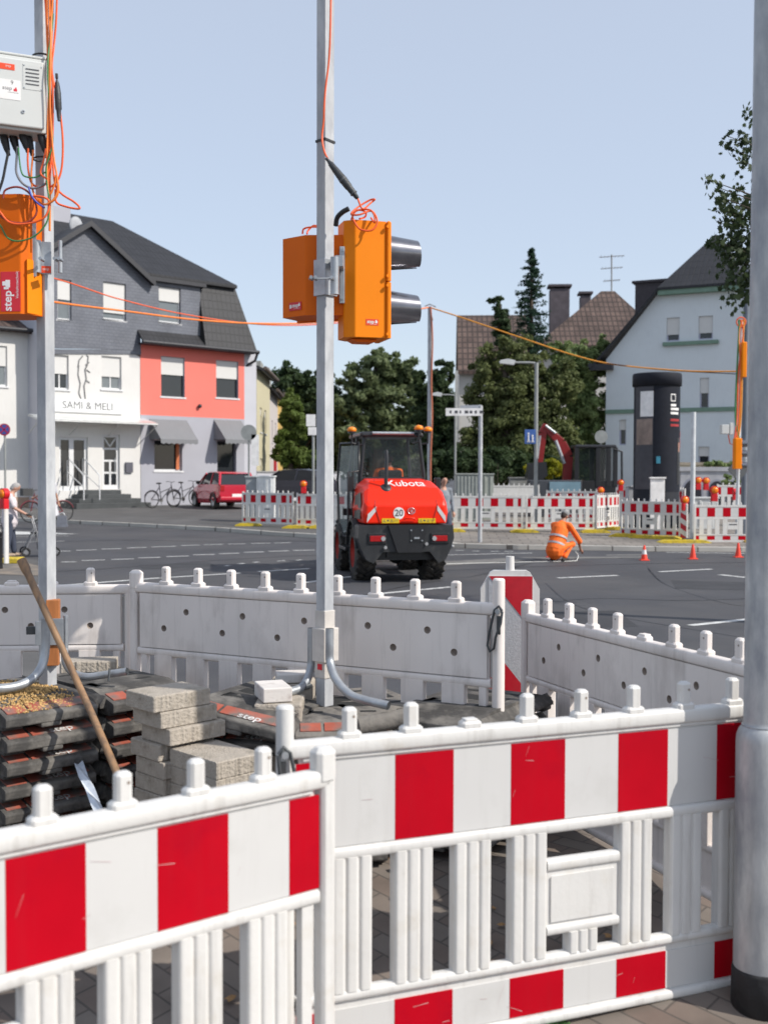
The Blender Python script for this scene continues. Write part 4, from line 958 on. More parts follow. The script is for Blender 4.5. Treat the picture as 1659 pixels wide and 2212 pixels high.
zSl = q(303, 770).z; zPk = q(303, 738).z; zGr = q(303, 897).z
winsW = [rect(112, 768, 148, 842), rect(219, 771, 262, 842)]; doorW = [rect(128, 946, 190, 1061), rect(222, 940, 259, 1058)]
m = MB(); zb = -.3
slz = lambda x: q(x, 843-20).z
zWt = q(250, 800).z
wall(m, [(uW0, zb), (uW1, zb), (uW1, q(303, 772).z), (q(272, 800).x, q(272, 758).z), (uW0, q(125, 758).z)], winsW+doorW, 0, .22)
m.build('ground_wall', plaster_w, hs)
# pink and grey part
winsP = [rect(347, 772, 398, 858), rect(466, 780, 514, 860)]; shopP = [rect(333, 950, 393, 1018), rect(469, 953, 510, 1082)]
m = MB(); zt_ = q(303, 742).z
wall(m, [(uW1, zGr), (uR1, zGr), (uR1, zt_), (uW1, zt_)], winsP, -.02, .22, 0, 1); m.build('salmon_wall', [plaster_r, plaster_g], hs)
m = MB(); wall(m, [(uW1, zb), (uR1, zb), (uR1, zGr-.002), (uW1, zGr-.002)], shopP, -.02, .25); m.build('grey_wall', plaster_g, hs)
m = MB(); m.quad((uR1, -.02, zb), (uR2, -.02, zb), (uR2, -.02, zt_), (uR1, -.02, zt_)); m.quad((uR2, -.02, zb), (uR2, DEP, zb), (uR2, DEP, zt_), (uR2, -.02, zt_)); m.quad((uW0, 0, zb), (uW0, DEP, zb), (uW0, DEP, zt_+2.4), (uW0, 0, zt_+2.4))
m.quad((uW0, DEP, zb), (uR2, DEP, zb), (uR2, DEP, zt_), (uW0, DEP, zt_)); m.build('side_wall', plaster_lg, hs)
# slate gable
wS = [rect(122, 605, 152, 692), rect(221, 612, 270, 692), rect(341, 622, 388, 698)]
gx = q(187, 487); g1 = q(315, 605); g0 = (2*gx.x-g1.x)
m = MB(); zs_ = q(250, 843-88).z; tr = q(430, 620)
wall(m, [(uW0, q(125, 757).z), (q(272, 757).x, q(272, 757).z+.0), (uW1, q(303, 775).z) if False else (uW1, q(303, 757).z), (uW1, q(303, 716).z), (tr.x, q(303, 716).z), (tr.x, g1.z), (g1.x, g1.z), (gx.x, gx.z), (g0, g1.z), (uW0, g1.z)], wS, -.05, .22, 0, 1)
m.quad((uW0, -.05, q(125, 757).z), (uW1, -.05, q(303, 757).z), (uW1, .0, q(303, 757).z), (uW0, 0, q(125, 757).z))
m.quad((tr.x, -.05, q(303, 716).z), (tr.x, 1.6, q(303, 716).z), (tr.x, 1.6, g1.z), (tr.x, -.05, g1.z))
m.build('slate_wall', [slate, frame_d], hs)
m = MB(); m.poly([(a, -.052, b) for a, b in XZ([(125, 754), (303, 754), (303, 770), (272, 840-4), (125, 846)])] if False else [(a, -.03, b) for a, b in XZ([(125, 757), (292, 757), (272, 836), (125, 842)])]); 
# slate apron reaching between the first floor windows
m = MB(); wall(m, XZ([(84, 756), (303, 756), (303, 768), (270, 790 if False else 766), (84, 766)]), [], -.04); m.build('slate_apron', slate, hs)
for r_, bl in zip(winsW, (.55, .62)): window(hs, r_, .12, blind=bl, glass=glass_pale if r_ is winsW[1] else glass_dark, muntins=1)
for r_, bl in zip(winsP, (.45, .48)): window(hs, r_, .10, frame=frame_d, blind=bl, mull=0, fr=.04)
for r_, bl in zip(wS, (.5, .82, .40)): window(hs, r_, .06, blind=bl, glass=glass_pale, mull=0)
# roofs
A_ = q(60, 452, 4.2); B_ = q(241, 478, 4.2); C_ = q(506, 618, .1); zE = C_.z
m = MB()
def slab(m, pts, th=.14, mi=0, drop=(0, 0, -1)):
    pts = [Vector(p) for p in pts]; n = len(pts); dn_ = Vector(drop)*th
    nn = (pts[1]-pts[0]).cross(pts[2]-pts[1])
    if nn.z < 0: pts = pts[::-1]
    vs = pts + [p+dn_ for p in pts]
    m.add(vs, [list(range(n)), list(range(2*n-1, n-1, -1))] + [(i, (i+1) % n, n+(i+1) % n, n+i) if False else (i, n+i, n+(i+1) % n, (i+1) % n) for i in range(n)], mi)
rs = (B_.z-zE)/4.3; yz = lambda z_: (z_-zE)/rs-.1; zl = gx.z-(gx.z-g1.z)*(gx.x-uW0)/(g1.x-gx.x)
slab(m, [(g1.x-.1, -.1, zE), (C_.x, -.1, zE), (B_.x, 4.2, B_.z), (uW0-.3, 4.2, B_.z), (uW0-.3, yz(zl), zl), (gx.x, yz(gx.z), gx.z)])
slab(m, [(C_.x, -.1, zE), (C_.x, DEP, zE), (B_.x, 4.2, B_.z)])
slab(m, [(C_.x, DEP, zE), (uW0-.3, DEP, zE), (uW0-.3, 4.2, B_.z), (B_.x, 4.2, B_.z)])
m.build('main_roof', tile_dark, hs)
m = MB(); ov = -.35
for sx, e in ((1, g1.x+.25), (-1, g0-.25)):
    ez = g1.z - .2
    slab(m, [(gx.x, ov, gx.z+.12), (e, ov, ez+.12), (e, 3.2, ez+.12), (gx.x, 3.9, gx.z+.12)], .16)
m.build('gable_roof', tile_dark, hs)
m = MB()
for e in (g1.x+.25, g0-.25): m.add([(gx.x, ov-.02, gx.z+.13), (e, ov-.02, g1.z-.07), (e, ov-.02, g1.z-.30), (gx.x, ov-.02, gx.z-.10)], [(0, 1, 2, 3)])
m.box(g1.x, tr.x+.2, -.25, 1.5, g1.z-.03, g1.z+.13); m.build('fascia', black_trim, hs)
M0 = q(432, 622, .1); M1 = q(505, 624, .1); M2 = q(556, 742, -.55); M3_ = q(432, 722, -.3); bz = q(303, 742).z
m = MB(); slab(m, [(tr.x+.0, .12, zE-.02), (C_.x, .12, zE-.02), (M2.x, -.5, bz+.06), (tr.x, -.5, bz+.06)], .12)
slab(m, [(C_.x, .12, zE-.02), (C_.x, DEP, zE-.02), (M2.x, DEP, bz+.06), (M2.x, -.5, bz+.06)], .12)
slab(m, [(uW1-.15, -.06, q(303, 714).z), (tr.x, -.06, q(303, 714).z), (tr.x, -.5, bz+.06), (uW1-.15, -.5, bz+.06)], .1); m.build('mansard_roof', tile_dark, hs)
m = MB(); m.cyl((uW1-.2, -.56, bz), (M2.x+.05, -.56, bz), .09, n=10); m.tube([(M2.x, -.56, bz), (M2.x+.1, -.2, bz-.35), (M2.x-.25, .03, bz-.6)], .06, 8); m.box(uW1-.1, M2.x-.1, -.5, -.05, bz-.06, bz+.0); m.build('gutter', black_trim, hs)
m = MB(); cA = q(123, 455, 3.5); m.box(cA.x-.4, cA.x+.5, 3.3, 4.0, cA.z-1.2, cA.z+.12); m.build('chimney', plaster_g, hs)
m = MB(); ds = q(160, 483, 1.0); m.ball((ds.x, .9, ds.z-.1), (.30, .06, .36)); m.tube([(ds.x, 1.0, ds.z), (ds.x+.1, 1.0, ds.z-.9)], .03); m.build('satellite_dish', pm('dish_grey', (.36, .37, .39), rough=.6), hs)
# doors, steps, canopy, sign
def glazed_door(rct, nm, dark, cross):
    x0, x1, z0, z1 = rct; m = MB(); y = .10; f = .11
    m.box(x0, x0+f, y, y+.08, z0, z1); m.box(x1-f, x1, y, y+.08, z0, z1); m.box(x0+f, x1-f, y, y+.08, z1-f, z1); m.box(x0+f, x1-f, y, y+.08, z0, z0+f*1.6)
    if not cross: c = (x0+x1)/2-.05; m.box(c-.1, c+.1, y+.002, y+.078, z0+f, z1-f)
    else:
        for k in (.30, .52, .74): m.box(x0+f, x1-f, y+.01, y+.07, z0+(z1-z0)*k-.04, z0+(z1-z0)*k+.04)
        c = (x0+x1)/2; m.box(c-.04, c+.04, y+.01, y+.07, z0+f, z0+(z1-z0)*.52)
        for sg in (-1, 1): m.tube([(c, y+.04, z0+(z1-z0)*.78), (c+sg*(x1-x0)*.32, y+.04, z1-f-.05)], .035, 6)
    d_ = m.build(nm, frame_w, hs); g = MB(); g.box(x0+f*.5, x1-f*.5, y+.04, y+.05, z0+.05, z1-.05); g.build('pane', dark, d_)
    h = MB(); h.tube([(x1-.2, y-.05, z0+.7), (x1-.2, y-.05, z0+1.3)], .02, 6); h.build('handle', galv, d_)
glazed_door(doorW[0], 'shop_door', glass_dark, False); glazed_door(doorW[1], 'house_door', glass_dark, True)
for r_, nm in zip(shopP, ('shop_window', 'side_door')):
    window(hs, r_, .12, frame=frame_w if nm == 'shop_window' else frame_d, blind=0, mull=0, sill=nm == 'shop_window', name=nm)
m = MB(); r_ = shopP[0]; m.box(r_[1]-.25, r_[1]-.1, .06, .12, r_[2]+.05, r_[3]-.05); m.build('orange_banner', pm('banner_orange', (.55, .16, .06), rough=.7), hs)
sN = q(143, 1092).x; sE = q(262, 1086).x
m = MB()
for k in range(4): m.box(sN-.3+.28*k, sE+.55-.28*k, -1.5+.32*k, .0, -.4 if k == 0 else .17*k-.001, .17*(k+1), 0)
m.build('steps', darkstone, hs, bevel=.01)
def rail(x, z):
    m = MB(); m.tube([(x, -1.5, .3), (x, -1.5, 1.25), (x, -1.3, 1.38), (x, -.3, 1.9), (x, -.1, 1.85), (x, -.1, .8)], .025, 8); m.tube([(x, -1.5, .8), (x, -.1, 1.4)], .02, 6); m.build('handrail', pm('rail_white', (.6, .6, .6), rough=.4), hs)
rail(q(168, 1000, -1).x, 0); rail(q(202, 1000, -1).x, 0)
cz = q(200, 912, -.5).z; c0 = q(75, 912, -.6).x; c1_ = q(330, 912, -.6).x
m = MB()
for k in range(13): x = c0+(c1_-c0)*k/12; m.tube([(x, 0, cz+.18), (x, -1.0, cz-.05)], .025, 6)
m.tube([(c0, -1.0, cz-.05), (c1_, -1.0, cz-.05)], .035, 6); m.tube([(c0, -.02, cz+.18), (c1_, -.02, cz+.18)], .035, 6)
for k in (0, 4, 8, 12): x = c0+(c1_-c0)*k/12; m.tube([(x, 0, cz-.55), (x, -.95, cz-.08)], .022, 6)
cpy = m.build('canopy', pm('canopy_white', (.6, .6, .58), rough=.5), hs)
m = MB(); m.add([(c0, -1.0, cz-.01), (c1_, -1.0, cz-.01), (c1_, 0, cz+.22), (c0, 0, cz+.22), (c0, -1.0, cz-.0), (c1_, -1.0, cz-.0), (c1_, 0, cz+.23), (c0, 0, cz+.23)], [(0, 1, 2, 3), (7, 6, 5, 4)]); m.build('canopy_sheet', pm('canopy_sheet', (.62, .64, .62), rough=.3, trans=.45), cpy)
m = MB(); r_ = rect(110, 864, 263, 893); m.box(r_[0], r_[1], -.08, -.003, r_[2], r_[3]); sg = m.build('shop_sign', pm('sign_white', (.72, .72, .71), rough=.5, var=.02), hs)
m = MB(); cx_ = q(188, 879).x; cz_ = q(188, 879).z; m.text('SAMI & MELI', on_front(cx_, -.083, cz_), 0.42, 0, .0); m.build('lettering', pm('sign_letter', (.11, .11, .11)), sg)
m = MB()
art = [(186, 768), (190, 772), (188, 790), (183, 800), (186, 820), (181, 835), (184, 864)]
for off, pts_ in ((0, art), (0, [(170, 790), (168, 810), (173, 830), (170, 850), (176, 866)]), (0, [(178, 770), (170, 780), (168, 795)]), (0, [(186, 800), (194, 806)]), (0, [(184, 822), (193, 828)]), (0, [(184, 790), (192, 784)]), (0, [(176, 866), (184, 864)])):
    vs_ = [q(a, b, -.01) for a, b in pts_]; m.tube(vs_, .028, 5)
m.build('wall_ornament', pm('ornament_grey', (.18, .18, .18), rough=.6), hs)
m = MB(); r_ = rect(62, 945, 88, 1036) if False else rect(84.5, 945, 88, 1036)
r_ = rect(270, 1000, 285, 1022); m.box(r_[0], r_[1], -.1, -.002, r_[2], r_[3]); m.build('menu_box', frame_d, hs)
m = MB(); r_ = rect(271, 906, 282, 910); m.box(r_[0], r_[1], -.03, -.002, r_[2], r_[3]); c_ = q(286, 905+0*1); m.build('name_sign', frame_d, hs)
m = MB(); c_ = q(431, 878, -.1); m.ball((c_.x, -.12, c_.z), .09); m.build('outdoor_lamp', black_trim, hs)
awn = pm('awning_grey', (.19, .195, .205), rough=.85, var=.06, scale=3, stretch=(8, 1, 1))
for x0, x1, yt, yb_ in ((322, 402, 906, 950), (461, 520, 907, 950)):
    a = q(x0, yt); b = q(x1, yt); out = .95; zt2 = a.z; zb2 = q((x0+x1)/2+20, yb_, -out).z; m = MB()
    m.add([(a.x, -.03, zt2), (b.x, -.03, zt2), (b.x, -out, zb2), (a.x, -out, zb2), (a.x, -.03, zt2-.02), (b.x, -.03, zt2-.02), (b.x, -out, zb2-.02), (a.x, -out, zb2-.02)], [(0, 3, 2, 1), (4, 5, 6, 7), (0, 1, 5, 4)])
    n = 14; vs = []; 
    for i in range(n+1): xx = a.x+(b.x-a.x)*i/n; vs += [(xx, -out-.002, zb2), (xx, -out-.004, zb2-.16-.05*(i % 2))]
    m.add(vs, [(2*i, 2*i+1, 2*i+3, 2*i+2) for i in range(n)])
    for xx in (a.x, b.x): m.add([(xx, -.03, zt2), (xx, -out, zb2), (xx, -.03, zb2)], [(0, 1, 2)])
    m.build('awning', awn, hs)

# neighbour at the far left
NB = Plane(60, 1090, 44.7, 50); q = NB.q
nb = thing('white_house', 'plain white rendered house with a brown tiled roof at the left edge', 'house', NB.o, NB.rz)
u1 = q(84, 900).x; u0 = u1-7; zr = q(60, 716).z; m = MB(); wv = [rect(-30, 748, 15, 835)]
wall(m, [(u0, -.3), (u1, -.3), (u1, zr), (u0, zr)], wv, 0, .2); m.quad((u1, 0, -.3), (u1, 6, -.3), (u1, 6, zr), (u1, 0, zr)); m.build('wall', plaster_w, nb)
window(nb, wv[0], .1, blind=.5, glass=glass_pale)
m = MB(); slab(m, [(u0, -.4, zr-.05), (u1+.15, -.4, zr-.05), (u1+.15, 1.4, zr+.75), (u0, 1.4, zr+.75)], .12); slab(m, [(u0, 1.4, zr+.75), (u1+.15, 1.4, zr+.75), (u1+.15, 6, zr+.1), (u0, 6, zr+.1)], .12); m.build('roof', tile_brown, nb)
m = MB(); m.cyl((u0, -.45, zr-.04), (u1+.1, -.45, zr-.04), .08, n=8); m.build('gutter', black_trim, nb)
m = MB(); r_ = rect(62, 946, 87, 1036); m.box(r_[0], r_[1], -.05, -.003, r_[2], r_[3], 0); m.build('poster_case', pm('poster_peach', (.62, .42, .25), rough=.5, var=.15, scale=4, col2=(.65, .6, .5), amt=.45, s2=2.5), nb)
m = MB(); m.box(u0, u1-.02, -.03, -.003, -.3, .42); m.build('plinth', pm('plinth_tan', (.38, .27, .20), rough=.9), nb)

# houses further down the side street, seen along their fronts
def row_house(px0, px1, ytop0, ytop1, Y0, Y1, yroof, wallc, label, win=(), roofc=None, door=None, base=1040):
    a = P(px0, base, Y0); b = P(px1, base, Y1); a.z = b.z = gh(50)+.1; ln = (b-a); ln.z = 0
    t = thing('row_house', label, 'house', a, math.atan2(ln.y, ln.x), 'houses down the side street'); L_ = ln.length
    z0 = P(px0, ytop0, Y0).z-a.z; zr_ = P(px0, yroof, Y0).z-a.z; m = MB()
    holes = [(L_*p-.5, L_*p+.5, z_, z_+1.3) for p, z_ in win]
    wall(m, [(0, -.5), (L_, -.5), (L_, z0), (0, z0)], holes, 0, .2); m.quad((0, 0, -.5), (0, 8, -.5), (0, 8, z0), (0, 0, z0)); m.add([(0, -.0, z0), (0, 8, z0), (0, 4, zr_)], [(0, 1, 2)]); m.build('wall', wallc, t)
    for h in holes: window(t, h, .1, blind=.3, fr=.08)
    m = MB(); slab(m, [(-.2, -.4, z0-.05), (L_+.1, -.4, z0-.05), (L_+.1, 4, zr_), (-.2, 4, zr_)], .15); slab(m, [(-.2, 4, zr_), (L_+.1, 4, zr_), (L_+.1, 8.3, z0-.05), (-.2, 8.3, z0-.05)], .15); rf = m.build('roof', roofc or tile_dark, t)
    m = MB(); m.cyl((-.2, -.45, z0-.02), (L_+.1, -.45, z0-.02), .1, n=8); m.build('gutter', pm('gutter_brown', (.12, .09, .075), rough=.6), t)
    m = MB(); m.box(L_*.3, L_*.6, .7, 2.8, z0+.2, z0+1.9); m.build('dormer', pm('dormer_grey', (.3, .3, .28), rough=.7), rf)
    if door: m = MB(); m.box(L_*.45, L_*.45+1.2, -.12, -.003, -.4, 2.6); m.build('door', pm('door_red', (.45, .02, .03), rough=.5), t)
    return t
cream = pm('cream_plaster', (.55, .50, .34), rough=.9, var=.06); pale = pm('pale_plaster', (.55, .50, .48), rough=.9, var=.06); yellow = pm('yellow_plaster', (.62, .42, .14), rough=.9, var=.06)
row_house(555, 583, 795, 840, 57, 64, 712, cream, 'cream row house with dark roof just right of the corner house', [(.3, 3.6), (.65, 3.6), (.3, .9)])
row_house(583, 600, 842, 876, 64.3, 72, 745, pale, 'pale row house with a red door down the side street', [(.3, 3.3), (.7, 3.3)], None, True)
row_house(600, 613, 850, 885, 72.3, 80, 778, yellow, 'yellow row house, last of the side street row', [(.4, 3.3)])
# long low garden wall behind the parked cars
a = P(555, 1062, 55.5); b = P(735, 1055, 60); wl = b-a; wl.z = 0
t = thing('garden_wall', 'low white garden wall behind the dark parked car', 'wall', (a.x, a.y, gh(50)), math.atan2(wl.y, wl.x)); m = MB(); m.box(0, wl.length, 0, .2, -.2, 1.55); m.build('wall', plaster_lg, t); m = MB(); m.box(-.05, wl.length+.05, -.05, .25, 1.553, 1.62); m.build('coping', pm('coping_grey', (.3, .3, .3)), t)

# ---- right hand houses
LB = Plane(1310, 1070, 52.0, 116.4); q = LB.q
mint = pm('blue_plaster', (.66, .70, .72), rough=.9, var=.03, scale=.8, streak=.15, col2=(.61, .65, .68), amt=.35, s2=.7); green_t = pm('green_trim', (.17, .26, .20), rough=.8)
lb = thing('pale_blue_house', 'pale blue house with green ledges behind the advertising column', 'house', LB.o, LB.rz)
u0 = q(1308, 900).x; u1 = q(1625, 900).x+2.2; zE_ = q(1312, 775).z; zT = q(1440, 622).z; uT = q(1428, 622).x
wL = [rect(1439, 684, 1467, 735), rect(1508, 680, 1539, 731), rect(1511, 814, 1531, 880), rect(1508, 963, 1532, 1000), rect(1337, 905, 1352, 960)]
m = MB(); wall(m, [(u0, -.5), (u1, -.5), (u1, zE_), (u1-(uT-u0), zT), (uT, zT), (u0, zE_)], wL, 0, .2); m.quad((u0, 0, -.5), (u0, 9, -.5), (u0, 9, zE_), (u0, 0, zE_)); m.build('wall', mint, lb)
for i, r_ in enumerate(wL): window(lb, r_, .1, frame=pm('frame_lilac', (.45, .45, .55)), blind=(.72, .72, .5, .55, .4)[i], mull=0, sill=False)
m = MB(); m.box(u0, u1, -.06, -.003, q(1450, 889).z, q(1450, 880).z); m.build('ledge', green_t, lb)
m = MB(); s1 = rect(1432, 735, 1552, 743); m.box(s1[0], s1[1], -.15, -.003, s1[2], s1[3]); m.build('ledge', green_t, lb)
m = MB(); m.box(uT-.1, u1-(uT-u0)+.1, -.35, -.003, zT-.30, zT+.02); m.build('cornice', green_t, lb)
apx = (u0+u1)/2; zA_ = zT + (zT-zE_)*.95; m = MB()
slab(m, [(uT-.1, -.4, zT+.03), (u1-(uT-u0)+.1, -.4, zT+.03), (apx, 3.0, zA_)], .12)
slab(m, [(u0-.6, -.3, zE_-.25), (uT-.1, -.4, zT+.03), (apx, 3.0, zA_), (apx, 9, zA_), (u0-.6, 9, zE_-.25)], .15)
slab(m, [(u1+.6, -.3, zE_-.25), (u1-(uT-u0)+.1, -.4, zT+.03), (apx, 3.0, zA_), (apx, 9, zA_), (u1+.6, 9, zE_-.25)], .15); m.build('roof', tile_dark, lb)
m = MB(); m.cyl((u0-.65, -.4, zE_-.28), (u0-.65, 9, zE_-.28), .12, n=8); m.box(u0-.7, u0+.35, -.35, -.003, zE_-.5, zE_-.22); m.build('gutter', black_trim, lb)
m = MB(); cA = q(1408, 618, 5.5); m.box(cA.x-.75, cA.x+.75, 5, 6.4, zT-3, cA.z+.15); m.box(cA.x-.9, cA.x+.9, 4.9, 6.5, cA.z+.16, cA.z+.28); m.build('chimney', pm('chimney_brown', (.075, .065, .07), rough=.9), lb)

br = Plane(1200, 1060, 62, 93); q = br.q
bh = thing('brown_roofed_house', 'house with a brown tiled roof and dark chimneys behind the trees', 'house', br.o, br.rz)
ap = q(1312, 627, 5.0); e0 = q(1196, 744, 0); e1 = q(1392, 744, 0); m = MB()
L0, R0 = e0.x-1.0, e1.x+1.6
slab(m, [(L0, 0, e0.z), (R0, 0, e0.z), (ap.x+.4, 5, ap.z), (ap.x-.4, 5, ap.z)], .18); slab(m, [(L0, 0, e0.z), (ap.x-.4, 5, ap.z), (L0, 10, e0.z)], .18); slab(m, [(R0, 0, e0.z), (ap.x+.4, 5, ap.z), (R0, 10, e0.z)], .18); m.build('roof', tile_brown, bh)
m = MB(); m.box(L0+.5, R0-.5, .5, 9.5, -.5, e0.z-.1); m.build('wall', plaster_w, bh)
for x0, x1, y0, y1, w_ in ((1188, 1229, 622, 735, 3), (1254, 1275, 637, 700, 6)):
    a = q(x0, y0, w_); b = q(x1, y1, w_); m = MB(); m.box(a.x, b.x, w_, w_+.9, b.z, a.z); m.box(a.x-.12, b.x+.12, w_-.1, w_+1, a.z+.12, a.z+.25); m.box(a.x+.1, a.x+.25, w_+.2, w_+.4, a.z, a.z+.12); m.box(b.x-.25, b.x-.1, w_+.2, w_+.4, a.z, a.z+.12)
    m.build('chimney', pm('chimney_grey', (.10, .085, .095), rough=.9, var=.2, scale=3), bh)
m = MB(); a = q(1320, 630, 5); b = q(1320, 548, 5); m.cyl(a, b, .045, n=6)
for py, hw_ in ((552, .75), (577, .65), (604, .5)):
    c_ = q(1320, py, 5); m.tube([c_+Vector((-hw_, 0, -.05)), c_+Vector((hw_, 0, .05))], .025, 5)
    for k in range(-3, 4): m.tube([c_+Vector((hw_*k/3.5, -.3, 0)), c_+Vector((hw_*k/3.5, .3, 0))], .012, 4)
m.build('antenna', pm('antenna_grey', (.3, .3, .3)), bh)
b2 = Plane(987, 1060, 58, 93); q = b2.q
h2_ = thing('gabled_house', 'pale house with a brown roof half hidden behind the big tree', 'house', b2.o, b2.rz)
zt2 = q(990, 678).z; ez2 = q(990, 800).z; x1_ = q(1110, 700).x+1; m = MB()
slab(m, [(0, .0, ez2), (x1_, .0, ez2), (x1_, 4.5, zt2+.6), (0, 4.5, zt2+.6)], .18); slab(m, [(0, 9, ez2), (x1_, 9, ez2), (x1_, 4.5, zt2+.6), (0, 4.5, zt2+.6)], .18); m.build('roof', tile_brown, h2_)
m = MB(); m.box(.1, x1_, .4, 8.6, -.5, ez2-.1); m.add([(.1, .3, ez2-.2), (.1, 8.7, ez2-.2), (.1, 4.5, zt2+.3)], [(0, 1, 2)]); m.build('wall', plaster_w, h2_)
m = MB(); m.box(-.12, .03, -.1, .15, -.5, ez2) ; m.build('corner_pipe', pm('pipe_pale', (.5, .5, .48)), h2_)
# garden wall and graffiti wall on the right
a = P(1466, 1003, 46); m = MB(); t = thing('cream_wall', 'cream garden wall with shrubs above it at the right', 'wall', (a.x, a.y, gh(46)+.1), R(-8)); zt2 = a.z-gh(46)-.1
m.box(0, 9, 0, .25, -.3, zt2); m.build('wall', pm('cream_wall', (.62, .56, .42), rough=.9), t); m = MB(); m.box(-.1, 9, -.06, .31, zt2+.003, zt2+.12); m.build('coping', pm('coping_sand', (.42, .36, .28), rough=.9), t)
a = P(1470, 1022, 42); t = thing('graffiti_wall', 'long grey concrete wall with dark arches at the right', 'wall', (a.x, a.y, gh(42)+.1), R(-4)); zt2 = P(1530, 1016, 42).z-gh(42)-.1
m = MB(); m.box(0, 3.6, 0, .3, -.3, zt2); m.box(-.1, 3.7, -.05, .35, zt2+.003, zt2+.16); m.build('wall', pm('concrete_wall', (.42, .42, .44), rough=.9, var=.15, scale=3), t)
for cx_, r_ in ((.45, .33), (1.35, .3), (2.05, .3), (3.0, .42)):
    m = MB(); pts_ = [(cx_+r_*math.cos(a_), .75+r_*1.5*math.sin(a_)) for a_ in [math.pi*i/14 for i in range(15)]] + [(cx_-r_, -.2), (cx_+r_, -.2)]
    m.prism(pts_, -.02, -.004, 'y', 0); m.prism([(cx_+r_*1.25*math.cos(a_), .75+r_*1.78*math.sin(a_)) for a_ in [math.pi*i/14 for i in range(15)]] + [(cx_-r_*1.25, -.2), (cx_+r_*1.25, -.2)], -.003, -.001, 'y', 1); m.build('painted_arch', [pm('arch_dark', (.02, .02, .03)), pm('arch_rim', (.30, .31, .36))], t)

# ================================================================ trees
def leafmat(name, c, c2, t=.42):
    if name in MATS: return MATS[name]
    m = pm(name, c, rough=.6, var=.3, scale=1.6, col2=c2, amt=.5, s2=.8); n = m.node_tree; b = n.nodes['Principled BSDF']
    b.inputs['Specular IOR Level'].default_value = .25
    tr_ = n.nodes.new('ShaderNodeBsdfTranslucent'); mx = n.nodes.new('ShaderNodeMixShader'); mx.inputs[0].default_value = t
    src = b.inputs['Base Color'].links[0].from_socket; n.links.new(src, tr_.inputs['Color'])
    n.links.new(b.outputs[0], mx.inputs[1]); n.links.new(tr_.outputs[0], mx.inputs[2]); n.links.new(mx.outputs[0], n.nodes['Material Output'].inputs[0]); return m
bark = pm('bark', (.09, .07, .055), rough=.95, var=.3, scale=6, bump=.6)
def leaf_mesh(name, pts, nrm, size, mat, parent, rng, elong=1.5):
    N = len(pts); a = rng.normal(size=(N, 3)); nrm = nrm + .75*a; nrm /= np.linalg.norm(nrm, axis=1)[:, None]
    u = np.cross(nrm, rng.normal(size=(N, 3))); u /= np.linalg.norm(u, axis=1)[:, None]; v = np.cross(nrm, u)
    s_ = (size*rng.uniform(.6, 1.3, size=N))[:, None]
    V = np.stack([pts+u*s_*elong, pts+v*s_*.7+u*s_*.2, pts-u*s_*elong*.8, pts-v*s_*.7+u*s_*.1], 1).reshape(-1, 3)
    me = bpy.data.meshes.new(name); me.vertices.add(N*4); me.vertices.foreach_set('co', V.ravel().astype(np.float32))
    me.loops.add(N*4); me.loops.foreach_set('vertex_index', np.arange(N*4, dtype=np.int32)); me.polygons.add(N); me.polygons.foreach_set('loop_start', np.arange(0, N*4, 4, dtype=np.int32)); me.polygons.foreach_set('loop_total', np.full(N, 4, dtype=np.int32))
    me.materials.append(mat); me.update(); o = bpy.data.objects.new(name, me); COL.objects.link(o); o.parent = parent; return o
def tree(label, base, blobs, n, size, mat, seed=1, trunk=.25, cat='tree', name='tree', grp=None, clump=.95, limbs=True, fill=.2):
    """blobs: list of (centre xyz relative to the base, radii); leaves gather in clumps near the blobs' surfaces"""
    rng = np.random.default_rng(seed); t = thing(name, label, cat, base, 0, grp)
    vol = np.array([b[1][0]*b[1][1]*b[1][2] for b in blobs])**(2/3); cnt = (vol/vol.sum()*n*3.0).astype(int); size *= .78; PT = []; NR = []
    for (c, r), k in zip(blobs, cnt):
        c = np.array(c); r = np.array(r); nc = max(20, int(k/120)); d_ = rng.normal(size=(nc, 3)); d_ /= np.linalg.norm(d_, axis=1)[:, None]
        rad = fill+(1.02-fill)*rng.random(nc)**.6; cc_ = c + d_*r*rad[:, None]
        cs = clump*np.cbrt(r.prod())*rng.uniform(.18, .42, nc); idx = rng.integers(0, nc, k); off = rng.normal(size=(k, 3)); off /= np.linalg.norm(off, axis=1)[:, None]
        off *= (rng.random(k)**.6)[:, None]; PT.append(cc_[idx]+off*cs[idx][:, None]*np.array([1, 1, .75])); NR.append(off*.6+d_[idx]*.6+np.array([0, 0, .35]))
    leaf_mesh('crown', np.concatenate(PT), np.concatenate(NR), size, mat, t, rng)
    if trunk:
        m = MB(); top = max(b[0][2] for b in blobs); m.tube([(0, 0, -.3), (trunk*.3, 0, top*.35), (-trunk*.2, trunk*.3, top*.7), (0, 0, top)], trunk, 10, radii=[trunk*1.2, trunk*.85, trunk*.55, trunk*.25])
        if limbs:
            for (c, r) in blobs: m.tube([(0, 0, c[2]*.45), (c[0]*.5, c[1]*.5, c[2]*.75), (c[0], c[1], c[2])], .1, 6, radii=[trunk*.3, trunk*.2, trunk*.06])
        m.build('trunk', bark, t)
    return t
def blobpx(base, lst, Y):
    """(x, y, rx, ry[, dy]) circles measured on the photograph, at distance Y, as blobs of a tree standing at base"""
    o = []
    for e in lst:
        x, y, rx, ry = e[:4]; dy = e[4] if len(e) > 4 else 0; c = P(x, y, Y+dy)-base; s_ = S(Y+dy); o.append((tuple(c), (rx/s_, (rx+ry)/2/s_*.9, ry/s_)))
    return o
gd = leafmat('leaves_dark', (.045, .075, .033), (.07, .105, .042)); gm = leafmat('leaves_mid', (.19, .26, .10), (.27, .34, .14)); gl = leafmat('leaves_light', (.12, .175, .035), (.16, .21, .06))
